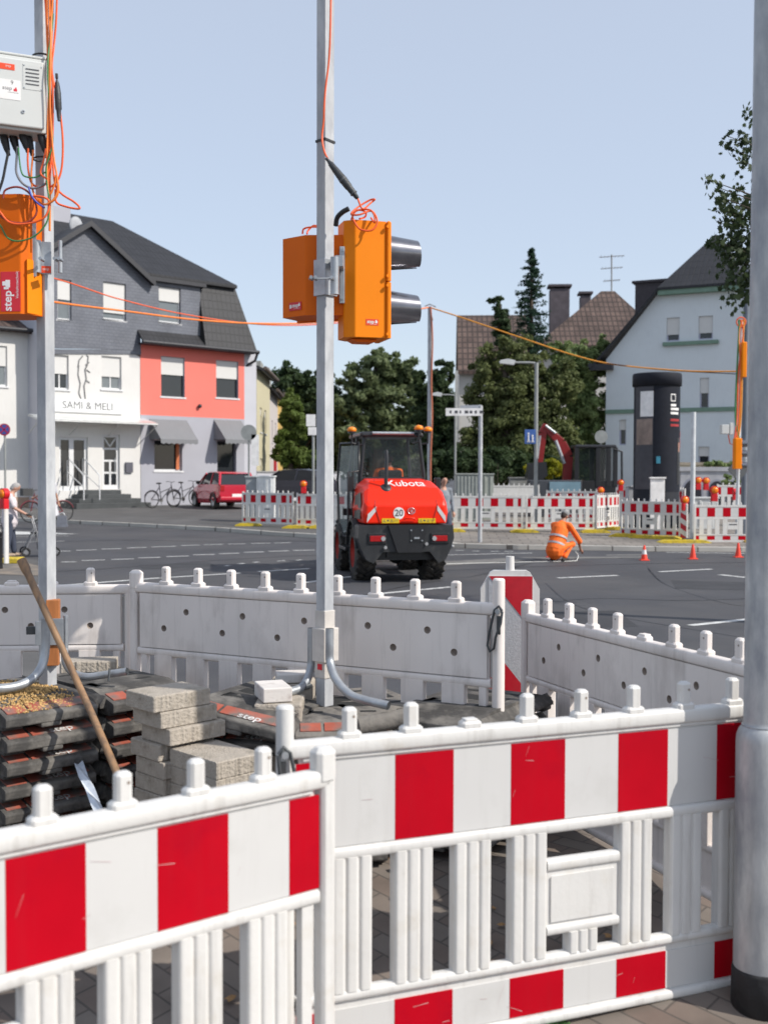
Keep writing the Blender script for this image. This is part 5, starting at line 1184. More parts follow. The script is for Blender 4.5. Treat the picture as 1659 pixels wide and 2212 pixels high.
gy = leafmat('leaves_olive', (.105, .13, .05), (.165, .19, .07)); gs = leafmat('needles', (.030, .065, .045), (.045, .085, .05)); gp = leafmat('leaves_pale', (.13, .17, .075), (.19, .23, .11))
def gpt(x, Y): p = P(x, 1060, Y); p.z = gh(Y); return p
b = gpt(815, 78); tree('large round broadleaf tree with pale green top, behind the wheel loader', b, blobpx(b, [(800, 810, 62, 50), (855, 800, 50, 42), (760, 860, 50, 50), (835, 870, 65, 55), (890, 860, 28, 45), (775, 930, 55, 50), (850, 935, 60, 50), (800, 990, 80, 50, 2), (740, 985, 60, 45, 2), (870, 1000, 60, 40, 2), (822, 778, 34, 26)], 78), 16000, .17, gp, 1, .45)
b = gpt(640, 80); tree('dark broadleaf tree left of the middle pole, behind the light green shrub', b, blobpx(b, [(640, 850, 50, 62), (672, 880, 40, 60), (690, 830, 28, 40), (610, 820, 30, 45), (650, 930, 50, 50), (715, 900, 24, 80), (690, 990, 60, 45), (640, 1000, 50, 40)], 80), 11000, .16, gd, 2, .4)
b = gpt(627, 60); tree('light green shrub at the end of the row houses', b, blobpx(b, [(630, 880, 24, 40), (635, 930, 26, 45), (625, 980, 36, 30), (655, 990, 40, 22), (612, 950, 18, 50)], 60), 7000, .10, gl, 3, .15, name='shrub', cat='shrub')
b = gpt(940, 70); tree('dark conifer between the round tree and the gabled house', b, blobpx(b, [(950, 800, 26, 28), (945, 850, 40, 45), (925, 890, 45, 40), (960, 900, 45, 50), (950, 960, 60, 55), (905, 820, 14, 26), (975, 800, 8, 20)], 70), 12000, .13, gd, 4, .35)
b = gpt(1090, 50); tree('big dark yew tree right of the gabled house', b, blobpx(b, [(1060, 790, 45, 50), (1110, 770, 55, 55), (1155, 820, 60, 60), (1045, 860, 48, 60), (1110, 880, 70, 65), (1170, 900, 60, 60), (1060, 950, 65, 55), (1130, 970, 80, 60), (1190, 960, 55, 65), (1210, 830, 40, 60), (1080, 1020, 80, 50), (1160, 1030, 80, 45), (1090, 900, 60, 60), (1035, 960, 40, 60)], 50), 26000, .085, gy, 5, .5)
b = gpt(1260, 53); tree('mid green tree beside the pale blue house', b, blobpx(b, [(1250, 770, 42, 38), (1285, 800, 32, 50), (1230, 820, 45, 60), (1265, 880, 50, 60), (1285, 950, 30, 60), (1235, 970, 50, 60), (1255, 1030, 55, 40), (1200, 760, 20, 22), (1300, 740, 16, 20)], 53), 15000, .09, gm, 6, .35)
b = gpt(1075, 46); tree('dark hedge mass under the big trees, behind the grey cabinets', b, blobpx(b, [(1000, 1000, 50, 40), (1060, 1005, 60, 40), (1120, 1010, 50, 36), (930, 1015, 50, 40), (1180, 1020, 60, 36), (870, 1030, 50, 30)], 48), 15000, .075, gd, 7, .02, name='hedge', cat='hedge')
b = gpt(800, 110); tree('distant dark belt of trees closing the street behind everything', b, blobpx(b, [(600, 960, 80, 60), (720, 930, 90, 80), (850, 960, 90, 80), (960, 930, 90, 90), (1080, 980, 100, 60), (1240, 980, 90, 60)], 110), 9000, .28, gd, 31, .1, cat='wood', name='distant_wood', limbs=False)['kind'] = 'stuff'
# spruce
b = gpt(1145, 55); rng = np.random.default_rng(8); t = thing('spruce', 'narrow blue green spruce rising above the other trees', 'spruce', b)
zt2 = P(1145, 540, 55).z-b.z; zb2 = P(1145, 770, 55).z-b.z; PT = []; NR = []; m = MB()
for k in range(26):
    f = k/25; z_ = zt2-(zt2-zb2)*f; rad = .05+(.95*f**.75)*1.15+.12*rng.random(); nb_ = 7+int(f*6)
    for j in range(nb_):
        a = rng.uniform(0, 6.28); L_ = rad*rng.uniform(.7, 1.25); e = np.array([math.cos(a)*L_, math.sin(a)*L_, -L_*.18+rng.uniform(-.1, .12)]); tt = rng.random(44)[:, None]**.8
        pp_ = np.array([0, 0, z_])+e*tt+rng.normal(size=(44, 3))*np.array([.05, .05, .045])*(1.2-.5*tt)+np.array([0, 0, .25])*(tt**2)*L_*.5; PT.append(pp_); NR.append(np.tile([0, 0, 1.0], (44, 1)))
leaf_mesh('crown', np.concatenate(PT), np.concatenate(NR), .05, gs, t, rng); m.tube([(0, 0, -.2), (0, 0, zb2), (0, 0, zt2)], .1, 8, radii=[.3, .16, .02]); m.build('trunk', bark, t)
b = gpt(1078, 54); rng = np.random.default_rng(9); tree('dead ivy-covered treetop with ragged twigs left of the spruce', b, blobpx(b, [(1078, 665, 16, 28), (1082, 700, 18, 35), (1066, 648, 18, 6), (1085, 730, 20, 30)], 54), 3800, .06, gd, 9, .12, name='ivy_covered_tree')
b = gpt(1165, 44); tree('yellow flowering bush behind the excavator arm', b, blobpx(b, [(1150, 1015, 22, 16), (1185, 1010, 28, 20), (1210, 1018, 16, 14)], 44), 3500, .05, leafmat('leaves_yellow', (.20, .24, .02), (.42, .36, .02)), 10, .03, name='bush', cat='bush')
b = P(1545, 1008, 45.5); tree('green shrub with small white flowers above the cream wall', b, blobpx(b, [(1545, 1000, 26, 9), (1585, 1005, 24, 14), (1610, 1003, 20, 12)], 45.5), 3000, .045, gm, 11, 0, name='shrub', cat='shrub')
b = P(1590, 1045, 40.5); b.z = gh(40)+.1; tree('green shrub with white flowers by the far sign pole', b, blobpx(b, [(1570, 1035, 10, 20), (1600, 1050, 14, 30)], 40.5), 1800, .04, gm, 12, .02, name='shrub', cat='shrub')
# maple branches reaching in from behind the lamp post
rng = np.random.default_rng(21); mb_ = P(1900, 1030, 13.8); mb_.z = -.1
t = thing('maple_tree', 'maple branches reaching in from behind the lamp post at the right edge', 'tree', mb_)
m = MB(); zt2 = P(1700, 150, 13.5).z; m.tube([(0, 0, -.1), (.05, 0, 2.2), (-.05, .05, 4.2), (.0, 0, zt2)], .12, 12, radii=[.15, .115, .08, .02])
PT = []
ends = [((1618, 235, 13.4), .10, 10), ((1610, 305, 13.4), .12, 16), ((1575, 318, 13.4), .10, 10), ((1567, 290, 13.5), .05, 4), ((1600, 345, 13.4), .10, 12), ((1528, 385, 13.2), .06, 5), ((1545, 400, 13.2), .11, 10), ((1562, 425, 13.2), .13, 14), ((1555, 450, 13.3), .11, 10), ((1590, 440, 13.4), .16, 24), ((1600, 470, 13.4), .2, 36), ((1575, 475, 13.3), .14, 18), ((1545, 520, 13.3), .10, 10), ((1565, 525, 13.3), .14, 20), ((1600, 520, 13.4), .24, 70), ((1590, 560, 13.4), .24, 70), ((1610, 600, 13.4), .22, 60), ((1600, 640, 13.4), .18, 30), ((1630, 560, 13.6), .35, 90), ((1640, 480, 13.6), .35, 90), ((1660, 400, 13.6), .35, 80), ((1660, 300, 13.6), .3, 60)] + [((1900+float(np.clip(rng.normal(), -1.6, 1.6)*120), 430+float(np.clip(rng.normal(), -1.6, 1.6)*110), 13.8+float(rng.normal()*.8)), .42, 85) for _ in range(34)]
for (x, y, Y), r_, n_ in ends:
    e = P(x, y, Y)-mb_; st = Vector((0, 0, max(2.0, e.z-.9))); q_ = spline([st, (st+e)/2+Vector((0, 0, .12)), e], 5); m.tube(q_, .02, 5, radii=[.022-.018*i/(len(q_)-1) for i in range(len(q_))]); pp_ = np.array(e)+np.clip(rng.normal(size=(int(n_*1.9), 3)), -1.7, 1.7)*r_*.62; PT.append(pp_)
m.build('trunk', bark, t); PT = np.concatenate(PT); L_ = MB(); mf = leafmat('maple_leaf', (.035, .055, .025), (.06, .085, .035), .3)
star = [(0, -.5), (.28, -.42), (.55, -.5), (.45, -.15), (.85, .05), (.45, .2), (.5, .6), (.18, .45), (0, 1.0), (-.18, .45), (-.5, .6), (-.45, .2), (-.85, .05), (-.45, -.15), (-.55, -.5), (-.28, -.42)]
for p in PT:
    s_ = rng.uniform(.034, .062); M_2 = Matrix.Translation(p) @ Matrix.Rotation(rng.uniform(0, 6.28), 4, 'Z') @ Matrix.Rotation(rng.uniform(.5, 2.2), 4, 'X') @ Matrix.Rotation(rng.uniform(0, 6.28), 4, 'Z')
    L_.add([(a_*s_, b_*s_, 0) for a_, b_ in star], [list(range(16))], 0, False, M_2)
L_.build('crown', mf, t)
# ================================================================ people
skin = pm('skin', (.50, .27, .19), rough=.55, var=.06, scale=20); skin_d = pm('skin_tanned', (.36, .18, .12), rough=.55, var=.06, scale=20)
hair_g = pm('hair_grey', (.36, .34, .33), rough=.8, var=.2, scale=60); hair_d = pm('hair_dark', (.04, .03, .025), rough=.8)
hivis = pm('hivis_orange', (.95, .16, .012), rough=.75, var=.12, scale=14, bump=.4, bscale=18); silver = pm('reflective_band', (.45, .45, .46), rough=.35, metal=.2)
def limb(m, pts, radii, n=10):
    m.tube(pts, 0, n, radii=radii)
    for p, r in zip(pts, radii): m.ball(p, r, 10, seg=6)
def hand(m, w_, d_, side, curl=.5):
    """palm and five fingers from the wrist w_ along direction d_"""
    d_ = Vector(d_).normalized(); s_ = Vector(side).normalized(); s_ = (s_-d_*s_.dot(d_)).normalized(); nrm = d_.cross(s_)
    w_ = Vector(w_); m.tube([w_, w_+d_*.045, w_+d_*.085], 0, 8, radii=[.026, .034, .032]); m.ball(w_+d_*.05, (.03, .03, .035), 8, seg=6)
    for k, (o_, L_) in enumerate(((-.027, .062), (-.009, .074), (.009, .070), (.026, .056))):
        b0 = w_+d_*.08+s_*o_; b1 = b0+d_*L_*.5+nrm*L_*.15*curl; b2 = b1+d_*L_*.35*(1-curl*.5)+nrm*L_*.45*curl
        m.tube([b0, b1, b2], 0, 6, radii=[.0105, .0095, .008]); m.ball(b2, .008, 6, seg=4)
    b0 = w_+d_*.03-s_*.028; b1 = b0+d_*.03-s_*.03+nrm*.01; b2 = b1+d_*.025+nrm*.018; m.tube([b0, b1, b2], 0, 6, radii=[.013, .011, .009]); m.ball(b2, .009, 6, seg=4)
def person(label, loc, rz, J, skinm, hairm, hairkind, top, bottom, shoes, group=None, sleeves=.5, shirt_len=.0, skirt=None, band=False, cap=None, fat=1.0, top_name='shirt'):
    """J: joint positions in metres, x right, y forward, z up; one continuous body with clothes over it"""
    t = thing('person', label, 'person', loc, rz, group); V = lambda k: Vector(J[k]); m = MB()
    hd_ = V('head'); nk = V('neck'); ch = V('chest'); pv = V('pelvis'); f = V('face').normalized(); up = (hd_-nk).normalized(); sd = f.cross(up).normalized()
    Mh = Matrix.Translation(hd_) @ Matrix((sd, f, up)).transposed().to_4x4()
    m.ball((0, 0, .02), (.074, .092, .098), 16, M=Mh, seg=10); m.ball((0, .02, -.055), (.052, .062, .058), 12, M=Mh, seg=8); m.ball((0, .094, -.015), (.012, .017, .022), 8, M=Mh, seg=6)
    for sx in (-1, 1): m.ball((sx*.074, -.005, -.01), (.010, .02, .03), 8, M=Mh, seg=6); m.ball((sx*.03, .078, .012), (.016, .012, .009), 8, M=Mh, seg=5)
    m.ball((0, .078, -.06), (.024, .012, .010), 8, M=Mh, seg=5)
    limb(m, [hd_-up*.06, nk], [.052, .058]); limb(m, [nk-up*.02, ch, (ch+pv)/2, pv], [.09, .135*fat, .125*fat, .135*fat], 14)
    limb(m, [V('shl'), nk-up*.07, V('shr')], [.058, .085, .058])
    for s_ in 'lr':
        limb(m, [V('sh'+s_), (V('sh'+s_)+V('el'+s_))/2, V('el'+s_), (V('el'+s_)*.6+V('wr'+s_)*.4), V('wr'+s_)], [.052, .047, .038, .036, .026])
        d_ = V('wr'+s_)-V('el'+s_); hand(m, V('wr'+s_), J.get('hd'+s_, d_), J.get('hs'+s_, (1, 0, 0)), .6)
        limb(m, [V('hi'+s_), (V('hi'+s_)+V('kn'+s_))/2, V('kn'+s_), V('kn'+s_)*.65+V('an'+s_)*.35, V('an'+s_)], [.088*fat, .078, .056, .056, .036])
    m.build('body', skinm, t, remesh=.011)
    h = MB()
    if hairkind == 'short': h.ball((0, -.012, .036), (.081, .094, .094), 16, M=Mh, seg=9); h.ball((0, -.045, -.01), (.070, .062, .066), 12, M=Mh, seg=7)
    elif hairkind == 'ring': h.ball((0, -.04, -.005), (.078, .062, .045), 14, M=Mh, seg=7)
    if hairkind: h.build('hair', hairm, t, remesh=.012)
    if cap: h = MB(); h.ball((0, -.005, .05), (.086, .10, .082), 16, M=Mh, seg=9); h.box(-.06, .06, .06, .16, .045, .058, 0, Mh); h.build('cap', cap, t, bevel=.004)
    e = MB()
    for sx in (-1, 1): e.ball((sx*.030, .0865, .012), (.009, .005, .005), 8, M=Mh, seg=5)
    e.build('eyes', hair_d, t)
    c = MB(); k_ = 1.16
    limb(c, [nk-up*.045, ch, (ch+pv)/2, pv-(ch-pv).normalized()*shirt_len], [.085*k_, .135*fat*k_, .130*fat*k_, .148*fat*k_], 16); limb(c, [V('shl'), nk-up*.075, V('shr')], [.066, .092, .066])
    for s_ in 'lr':
        if sleeves >= 1: limb(c, [V('sh'+s_), V('el'+s_), V('el'+s_)+(V('wr'+s_)-V('el'+s_))*(.9)], [.062, .050, .040])
        else: limb(c, [V('sh'+s_), V('sh'+s_)+(V('el'+s_)-V('sh'+s_))*sleeves*1.6], [.064, .060])
    tp = c.build(top_name, top, t, remesh=.013)
    if band:
        ax_ = (ch-pv).normalized()
        for fr_ in (.15, .55):
            b_ = MB(); p = pv+(ch-pv)*fr_; r0 = .150*fat+.012; b_.tube([p-ax_*.022, p+ax_*.022], r0*1.05, 24, caps=False); b_.build('reflective_band', silver, tp)
    if skirt:
        s3 = MB(); n = 24; P0 = pv+Vector((0, 0, .08)); vs = []; rows_ = 6
        for r_ in range(rows_):
            f_ = r_/(rows_-1)
            for i in range(n): a = 2*math.pi*i/n; rr_ = .15+.13*f_+.012*math.sin(i*3.1)*f_*2; vs.append((P0.x+math.cos(a)*rr_, P0.y+math.sin(a)*rr_*.9, P0.z-(P0.z-.42)*f_))
        s3.add(vs, [(r_*n+i, (r_+1)*n+i, (r_+1)*n+(i+1) % n, r_*n+(i+1) % n) for r_ in range(rows_-1) for i in range(n)], 0, True); s3.build('skirt', skirt, t)
    if bottom:
        b = MB(); limb(b, [V('hil'), pv, V('hir')], [.095*fat, .14*fat, .095*fat])
        for s_ in 'lr': limb(b, [V('hi'+s_), V('kn'+s_), V('kn'+s_)+(V('an'+s_)-V('kn'+s_))*.92], [.102*fat, .078, .062])
        b.build('trousers', bottom, t, remesh=.014)
    for s_ in 'lr':
        a = V('an'+s_); td = Vector(J.get('toe'+s_, (0, .16, 0))); q_ = MB(); g0 = Vector((a.x, a.y, a.z-.05))
        limb(q_, [g0-td.normalized()*.05, g0+td*.4, g0+td], [.042, .042, .033]); q_.build('shoe', shoes, t, remesh=.012)
    return t
def stand(h=1.7, **kw):
    k = h/1.75; J = dict(head=(0, .0, 1.63), neck=(0, -.02, 1.47), face=(0, 1, 0), chest=(0, -.02, 1.28), pelvis=(0, 0, .96), shl=(-.19, -.02, 1.42), shr=(.19, -.02, 1.42), ell=(-.24, -.02, 1.13), elr=(.24, -.02, 1.13), wrl=(-.25, .05, .88), wrr=(.25, .05, .88),
        hil=(-.09, 0, .93), hir=(.09, 0, .93), knl=(-.10, .02, .50), knr=(.10, .02, .50), anl=(-.10, 0, .09), anr=(.10, 0, .09)); J.update(kw)
    return {a: (tuple(c*k for c in b) if a != 'face' and not a.startswith('hs') and not a.startswith('hd') else b) for a, b in J.items()}
striped = pm('striped_shirt', (.62, .56, .58), rough=.8, var=.3, scale=3, stretch=(30, 30, 1)); navy = pm('navy_trousers', (.05, .06, .09), rough=.9); grey_sh = pm('grey_shirt', (.20, .22, .25), rough=.85)
shoe_b = pm('shoe_beige', (.4, .3, .22), rough=.8); shoe_k = pm('shoe_black', (.02, .02, .02), rough=.7)
# elderly pedestrian with a rollator
p0_ = G(22, 1207, .0); pz = Vector((p0_.x, p0_.y, gh(p0_.y)+.03))
person('elderly person in a striped short-sleeved shirt and dark trousers, pushing a walking frame', pz, R(-68), stand(1.66, head=(0, .13, 1.60), neck=(0, .04, 1.45), face=(0, 1, -.25), chest=(0, .0, 1.27), ell=(-.22, .10, 1.13), elr=(.22, .10, 1.13), wrl=(-.20, .37, .98), wrr=(.20, .37, .98), knl=(-.1, .06, .5), knr=(.1, -.03, .5), anl=(-.10, .10, .09), anr=(.10, -.08, .09)), skin, hair_g, 'short', striped, navy, shoe_b, sleeves=.5, shirt_len=.16, fat=1.05)
# rollator
t = thing('rollator', 'grey four-wheeled walking frame pushed by the elderly person', 'rollator', pz, R(-68)); fm = pm('frame_grey_metal', (.28, .28, .29), rough=.4, metal=.4); blk = pm('black_rubber', (.02, .02, .02), rough=.8)
m = MB()
for sx in (-.26, .26):
    m.tube([(sx, .35, .93), (sx, .46, .90), (sx, .56, .50), (sx, .62, .12)], .014, 8); m.tube([(sx, .52, .60), (sx, .30, .12)], .013, 8); m.tube([(sx, .56, .55), (sx, .92, .18), (sx, .95, .12)], .013, 8)
m.tube([(-.26, .56, .52), (.26, .56, .52)], .012, 8); m.tube([(-.26, .5, .85), (.26, .5, .85)], .010, 8); m.build('frame', fm, t)
m = MB(); m.box(-.22, .22, .45, .68, .50, .53, 0, None, .01); m.build('seat', blk, t); m = MB(); m.box(-.2, .2, .66, .92, .22, .40, 0, None, .02); m.build('basket', blk, t)
for sx in (-.27, .27):
    for yy in (.32, .95): m = MB(); m.torus((sx, yy, .10), .085, .018, 'x', 20, 8); m.cyl((sx-.01, yy, .10), (sx+.01, yy, .10), .05, n=12, mi=1); m.build('wheel', [blk, fm], t)
    m = MB(); m.cyl((sx, .33, .935), (sx, .45, .91), .019, n=10); m.build('grip', blk, t)
# second pedestrian behind the left pole, with skirt and grey bag
p2 = G(108, 1146, .0); p2 = Vector((p2.x, p2.y, gh(p2.y)+.0)); pale_top = pm('pale_top', (.58, .57, .60), rough=.85)
person('person in a pale skirt half hidden behind the left pole, carrying a grey bag', p2, R(60), stand(1.68, wrl=(-.30, .35, 1.02), ell=(-.27, .1, 1.1), wrr=(.36, .0, .86)), skin, hair_d, 'short', pale_top, None, shoe_b, skirt=pale_top, sleeves=.5)
bgp = P(134, 1140, p2.y-.05); t = thing('handbag', 'grey shopping bag carried beside the left pole', 'bag', bgp, R(10)); m = MB(); m.prism([(-.16, 0), (.17, -.0), (.13, .34), (-.12, .34)], -.05, .06, 'y'); m.build('bag_body', pm('bag_grey', (.16, .17, .2), rough=.9, var=.15, scale=12), t, bevel=.02)
m = MB(); m.torus((0, -.03, .34), .085, .012, 'y', 16, 6, a0=0, a1=math.pi); m.torus((0, .04, .34), .085, .012, 'y', 16, 6, a0=0, a1=math.pi); m.build('handle', silver, t)
# crouching worker
wk = G(1208, 1211, 0); J = dict(head=(.0, .22, .97), neck=(0, .14, .84), face=(0, .8, -.5), chest=(0, .04, .68), pelvis=(0, -.14, .30), shl=(-.20, .09, .78), shr=(.20, .09, .78), ell=(-.26, .24, .50), elr=(.27, .34, .48), wrl=(-.14, .46, .26), wrr=(.23, .52, .24), hdl=(.2, .6, -.6), hdr=(0, .7, -.6),
   hil=(-.1, -.14, .29), hir=(.1, -.14, .29), knl=(-.17, .26, .42), knr=(.17, .26, .36), anl=(-.15, .0, .09), anr=(.15, -.04, .09))
person('worker in orange high-visibility clothes and a grey cap, crouching at the kerb', (wk.x, wk.y, wk.z), R(-40), J, skin_d, hair_d, 'short', hivis, hivis, shoe_k, band=True, cap=pm('cap_grey', (.22, .22, .22), rough=.9), sleeves=.75, fat=1.2, shirt_len=.07, top_name='jacket')
m = MB(); m.tube(spline([P(1243, 1190, 24.9), P(1249, 1198, 24.9), G(1247, 1209)+Vector((0, 0, .02)), G(1236, 1212)+Vector((0, 0, .01)), G(1150, 1214)+Vector((0, 0, .01)), G(960, 1219)+Vector((0, 0, .01))], 6), .009, 6); tag(m.build('marking_cord', pm('cord_white', (.65, .65, .62), rough=.8)), 'thin white cord leading from the crouching worker along the road', 'cord')
# walker behind the loader
mn = G(968, 1184, 0); mn = Vector((mn.x-.12, mn.y, gh(mn.y)+.02))
person('bald person in a grey shirt walking just right of the wheel loader', mn, R(-160), stand(1.74, head=(0, .05, 1.62), anl=(-.1, .22, .1), anr=(.1, -.25, .12), knl=(-.1, .16, .5), knr=(.1, -.05, .5)), skin, hair_g, None, grey_sh, navy, pm('shoe_light', (.5, .5, .5), rough=.7), sleeves=1.0, fat=1.1)

# ================================================================ wheel loader
kr = pm('loader_red', (.86, .022, .002), rough=.4, var=.04, scale=3, coat=.15, spec=.25); kdark = pm('loader_charcoal', (.024, .025, .027), rough=.45, var=.25, scale=5, col2=(.055, .053, .05), amt=.35, s2=6); tyre = pm('tyre', (.022, .020, .019), rough=.85, var=.35, scale=7, bump=.3, col2=(.085, .072, .058), amt=.42, s2=5)
cabb = pm('cab_black', (.018, .018, .02), rough=.35); cglass = pm('cab_glass', (.02, .03, .03), rough=.05, spec=.8); cglass.node_tree.nodes['Principled BSDF'].inputs['Alpha'].default_value = .30
ld0 = P(857, 1256, 20.3); ld = thing('wheel_loader', 'orange-red wheel loader seen from behind, driving away on the road', 'wheel loader', (ld0.x, ld0.y, -.12), R(10)); ld.scale = (.93, 1, 1)
def lwheel(x, y, r=.50, w_=.40):
    m = MB(); prof = [(r*.56, -w_/2), (r*.8, -w_/2), (r*.95, -w_*.44), (r*.985, -w_*.3), (r*.985, w_*.3), (r*.95, w_*.44), (r*.8, w_/2), (r*.56, w_/2)]
    Mw = Matrix.Translation((x, y, r)) @ Matrix.Rotation(R(90), 4, 'Y'); m.lathe(prof, n=40, M=Mw)
    n = 20
    for i in range(n):
        for sg in (-1, 1):
            a = 2*math.pi*(i+(.5 if sg > 0 else 0))/n; Ml = Mw @ Matrix.Rotation(a, 4, 'Z') @ Matrix.Translation((r*.975, 0, sg*w_*.25)) @ Matrix.Rotation(sg*R(38), 4, 'X')
            m.box(-.02, .035, -.032, .032, -w_*.27, w_*.27, 0, Ml)
    wh = m.build('wheel', tyre, ld, bevel=.006, seg=1); m = MB(); sx = 1 if x > 0 else -1
    m.lathe([(.0, sx*.06), (.12, sx*.07), (.14, sx*.02), (r*.5, sx*.01), (r*.57, sx*w_*.48)], n=24, M=Mw); m.build('rim', pm('rim_red', (.35, .02, .008), rough=.6, var=.3, scale=5), wh)
for x in (-.68, .68): lwheel(x, 0); lwheel(x, 2.1)
# frame and axle
m = MB(); m.box(-.34, .34, -.75, 1.0, .45, 1.0); m.box(-.2, .2, .9, 2.6, .42, .8); m.cyl((-.6, 0, .48), (.6, 0, .48), .11); m.cyl((-.6, 2.1, .48), (.6, 2.1, .48), .11); m.ball((.0, 0, .48), (.2, .2, .2)); m.ball((.0, 2.1, .48), (.2, .2, .2)); m.build('chassis', cabb, ld)
# rear bumper / counterweight
m = MB(); pr = [(-.90, 1.03), (.90, 1.03), (.92, .80), (.86, .62), (.76, .42), (.62, .36), (.45, .56), (-.45, .56), (-.62, .36), (-.76, .42), (-.86, .62), (-.92, .80)]
m.prism(pr, -.93, -.42, 'y'); m.build('bumper', kdark, ld, bevel=.035, seg=3)
m = MB(); m.prism([(-.36, 1.035), (.40, 1.035), (.28, .55), (-.18, .55)], -.99, -.935, 'y'); m.prism([(-.62, .30+.1), (.62, .40), (.45, .58), (-.45, .58)], -.7, -.3, 'y'); m.build('counterweight', cabb, ld, bevel=.02)
for x, w_ in ((-.56, .155), (.64, .155)):
    m = MB(); m.box(x-w_*1.15, x+w_*1.15, -.955, -.93, .70, .89, 0, None, 0); m.build('lamp_recess', cabb, ld, bevel=.012)
    m = MB(); m.box(x-w_*.9, x+w_*.9, -.975, -.957, .745, .845); sgn = 1 if x < 0 else -1; m.build('tail_light', pm('tail_red', (.36, .006, .008), rough=.2), ld, bevel=.012, seg=3)
    m = MB(); m.cyl((x+sgn*w_*.72, -.957, .795), (x+sgn*w_*.72, -.983, .795), .042, n=16); m.build('reversing_light', pm('lamp_clear', (.45, .45, .46), rough=.15, metal=.3), ld); m = MB(); m.cyl((x+sgn*w_*1.0-.0, -.957, .64) if x < 0 else (x-.26, -.957, .70), (x+sgn*w_*1.0, -.975, .64) if x < 0 else (x-.26, -.975, .70), .03, n=14); m.build('round_reflector', pm('lamp_clear'
 , (.45, .45, .46)), ld)
m = MB(); m.box(.06, .30, -1.0, -.992, .74, .96); m.build('towing_plate', cabb, ld); m = MB()
for x in (.075, .285):
    for z in (.76, .94): m.cyl((x, -1.0, z), (x, -1.012, z), .014, n=8)
m.box(.13, .23, -1.02, -1.0, .79, .82)
m.build('towing_bolts', galv, ld)
# hood: sections from rear to front
def section(y, w0, w1, w2, w3, z0, z1, z2, z3): return [(-w0, y, z0), (-w1, y, z1), (-w2, y, z2), (-w3, y, z3), (w3, y, z3), (w2, y, z2), (w1, y, z1), (w0, y, z0)]
secs = [section(-.90, .74, .76, .74, .70, 1.05, 1.20, 1.36, 1.375), section(-.84, .79, .82, .79, .73, 1.05, 1.25, 1.42, 1.46), section(-.62, .80, .83, .77, .66, 1.05, 1.3, 1.60, 1.68), section(-.30, .80, .83, .76, .60, 1.05, 1.3, 1.68, 1.80), section(.42, .80, .83, .76, .58, 1.05, 1.3, 1.70, 1.84)]
m = MB(); vs = [p for s_ in secs for p in s_]; n = 8; fs = [list(range(n))]
for k in range(len(secs)-1): fs += [(k*n+i, (k+1)*n+i, (k+1)*n+(i+1) % n, k*n+(i+1) % n) for i in range(n)]
fs.append([(len(secs)-1)*n+i for i in range(n-1, -1, -1)]); fs = [f[::-1] for f in fs]; m.add(vs, fs); hood = m.build('hood', kr, ld, bevel=.03, seg=3)
# crease lines, vents
m = MB()
for sx in (-1, 1): m.tube([(sx*.50, -.905, 1.07), (sx*.60, -.905, 1.37), (sx*.585, -.845, 1.455), (sx*.50, -.30, 1.812)], .007, 5)
m.build('panel_gap', pm('gap_dark_red', (.25, .01, .005), rough=.5), ld)
m = MB(); m.add([(-.835, -.62, 1.12), (-.835, .1, 1.12), (-.812, .1, 1.52), (-.80, -.45, 1.60), (-.825, -.70, 1.40)], [(0, 1, 2, 3, 4)]); m.add([(.835, -.62, 1.12), (.835, .1, 1.12), (.812, .1, 1.52), (.80, -.45, 1.60), (.825, -.70, 1.40)], [(4, 3, 2, 1, 0)]); m.build('side_grille', cabb, ld)
Mr = on_front(0, -.903, 0)
def rear(x, z, off=.0): return on_front(x, -.9035-off, z)
m = MB(); m.cyl((-.14, -.902, 1.235), (-.14, -.907, 1.235), .105, n=32); plate = m.build('speed_plate', letter_w, ld); m = MB(); m.text('20', on_front(-.14, -.9085, 1.235), .165, 0, .0035); m.build('lettering', letter_d, plate)
m = MB(); Me = on_front(.10, -.908, 1.275); m.lathe([(.072, 0), (.074, .006), (.066, .008), (.060, .002)], n=28, M=Me @ Matrix.Scale(.78, 4, (0, 1, 0)))
m.box(-.02, -.008, -.035, .035, .0, .006, 0, Me); m.add([(-.01, .0, .006), (.035, .035, .006), (.045, .028, .006), (.01, .0, .006), (.045, -.03, .006), (.035, -.038, .006)], [(0, 5, 4, 3, 2, 1)], 0, False, Me); m.build('emblem', pm('chrome', (.6, .6, .6), rough=.2, metal=.8), ld)
for x in (-.30, .40):
    m = MB(); M2 = on_front(x, -.906, 1.105); m.box(-.165, .165, -.04, .04, -.001, .002, 0, M2)
    for dx_ in (-.12, .02): m.add([(dx_-.03, -.025, .003), (dx_+.03, -.025, .003), (dx_, .028, .003)], [(0, 1, 2)], 1, False, M2); m.add([(dx_-.02, -.019, .0035), (dx_+.02, -.019, .0035), (dx_, .016, .0035)], [(0, 1, 2)], 0, False, M2); m.box(dx_-.004, dx_+.004, -.014, .004, .0036, .004, 1, M2)
    m.box(.06, .15, .008, .014, .002, .003, 1, M2); m.box(.06, .14, -.01, -.005, .002, .003, 1, M2); m.box(-.07, -.03, -.012, .014, .002, .003, 1, M2); m.build('warning_sticker', [pm('sticker_yellow', (.72, .50, .01), rough=.4), letter_d], ld)
for sx, x0 in ((-1, -.73), (1, .66)):
    m = MB(); M2 = on_front(0, -.9065, 0); a = [(x0-.02, 1.07), (x0+.16, 1.28), (x0+.16, 1.36), (x0+.0, 1.22)] if sx < 0 else [(x0+.10, 1.07), (x0-.06, 1.28), (x0-.06, 1.38), (x0+.10, 1.18)]
    m.add([(p[0], p[1], 0) for p in a], [(0, 1, 2, 3) if sx < 0 else (3, 2, 1, 0)], 0, False, M2); m.build('reflector', foil_w, ld)
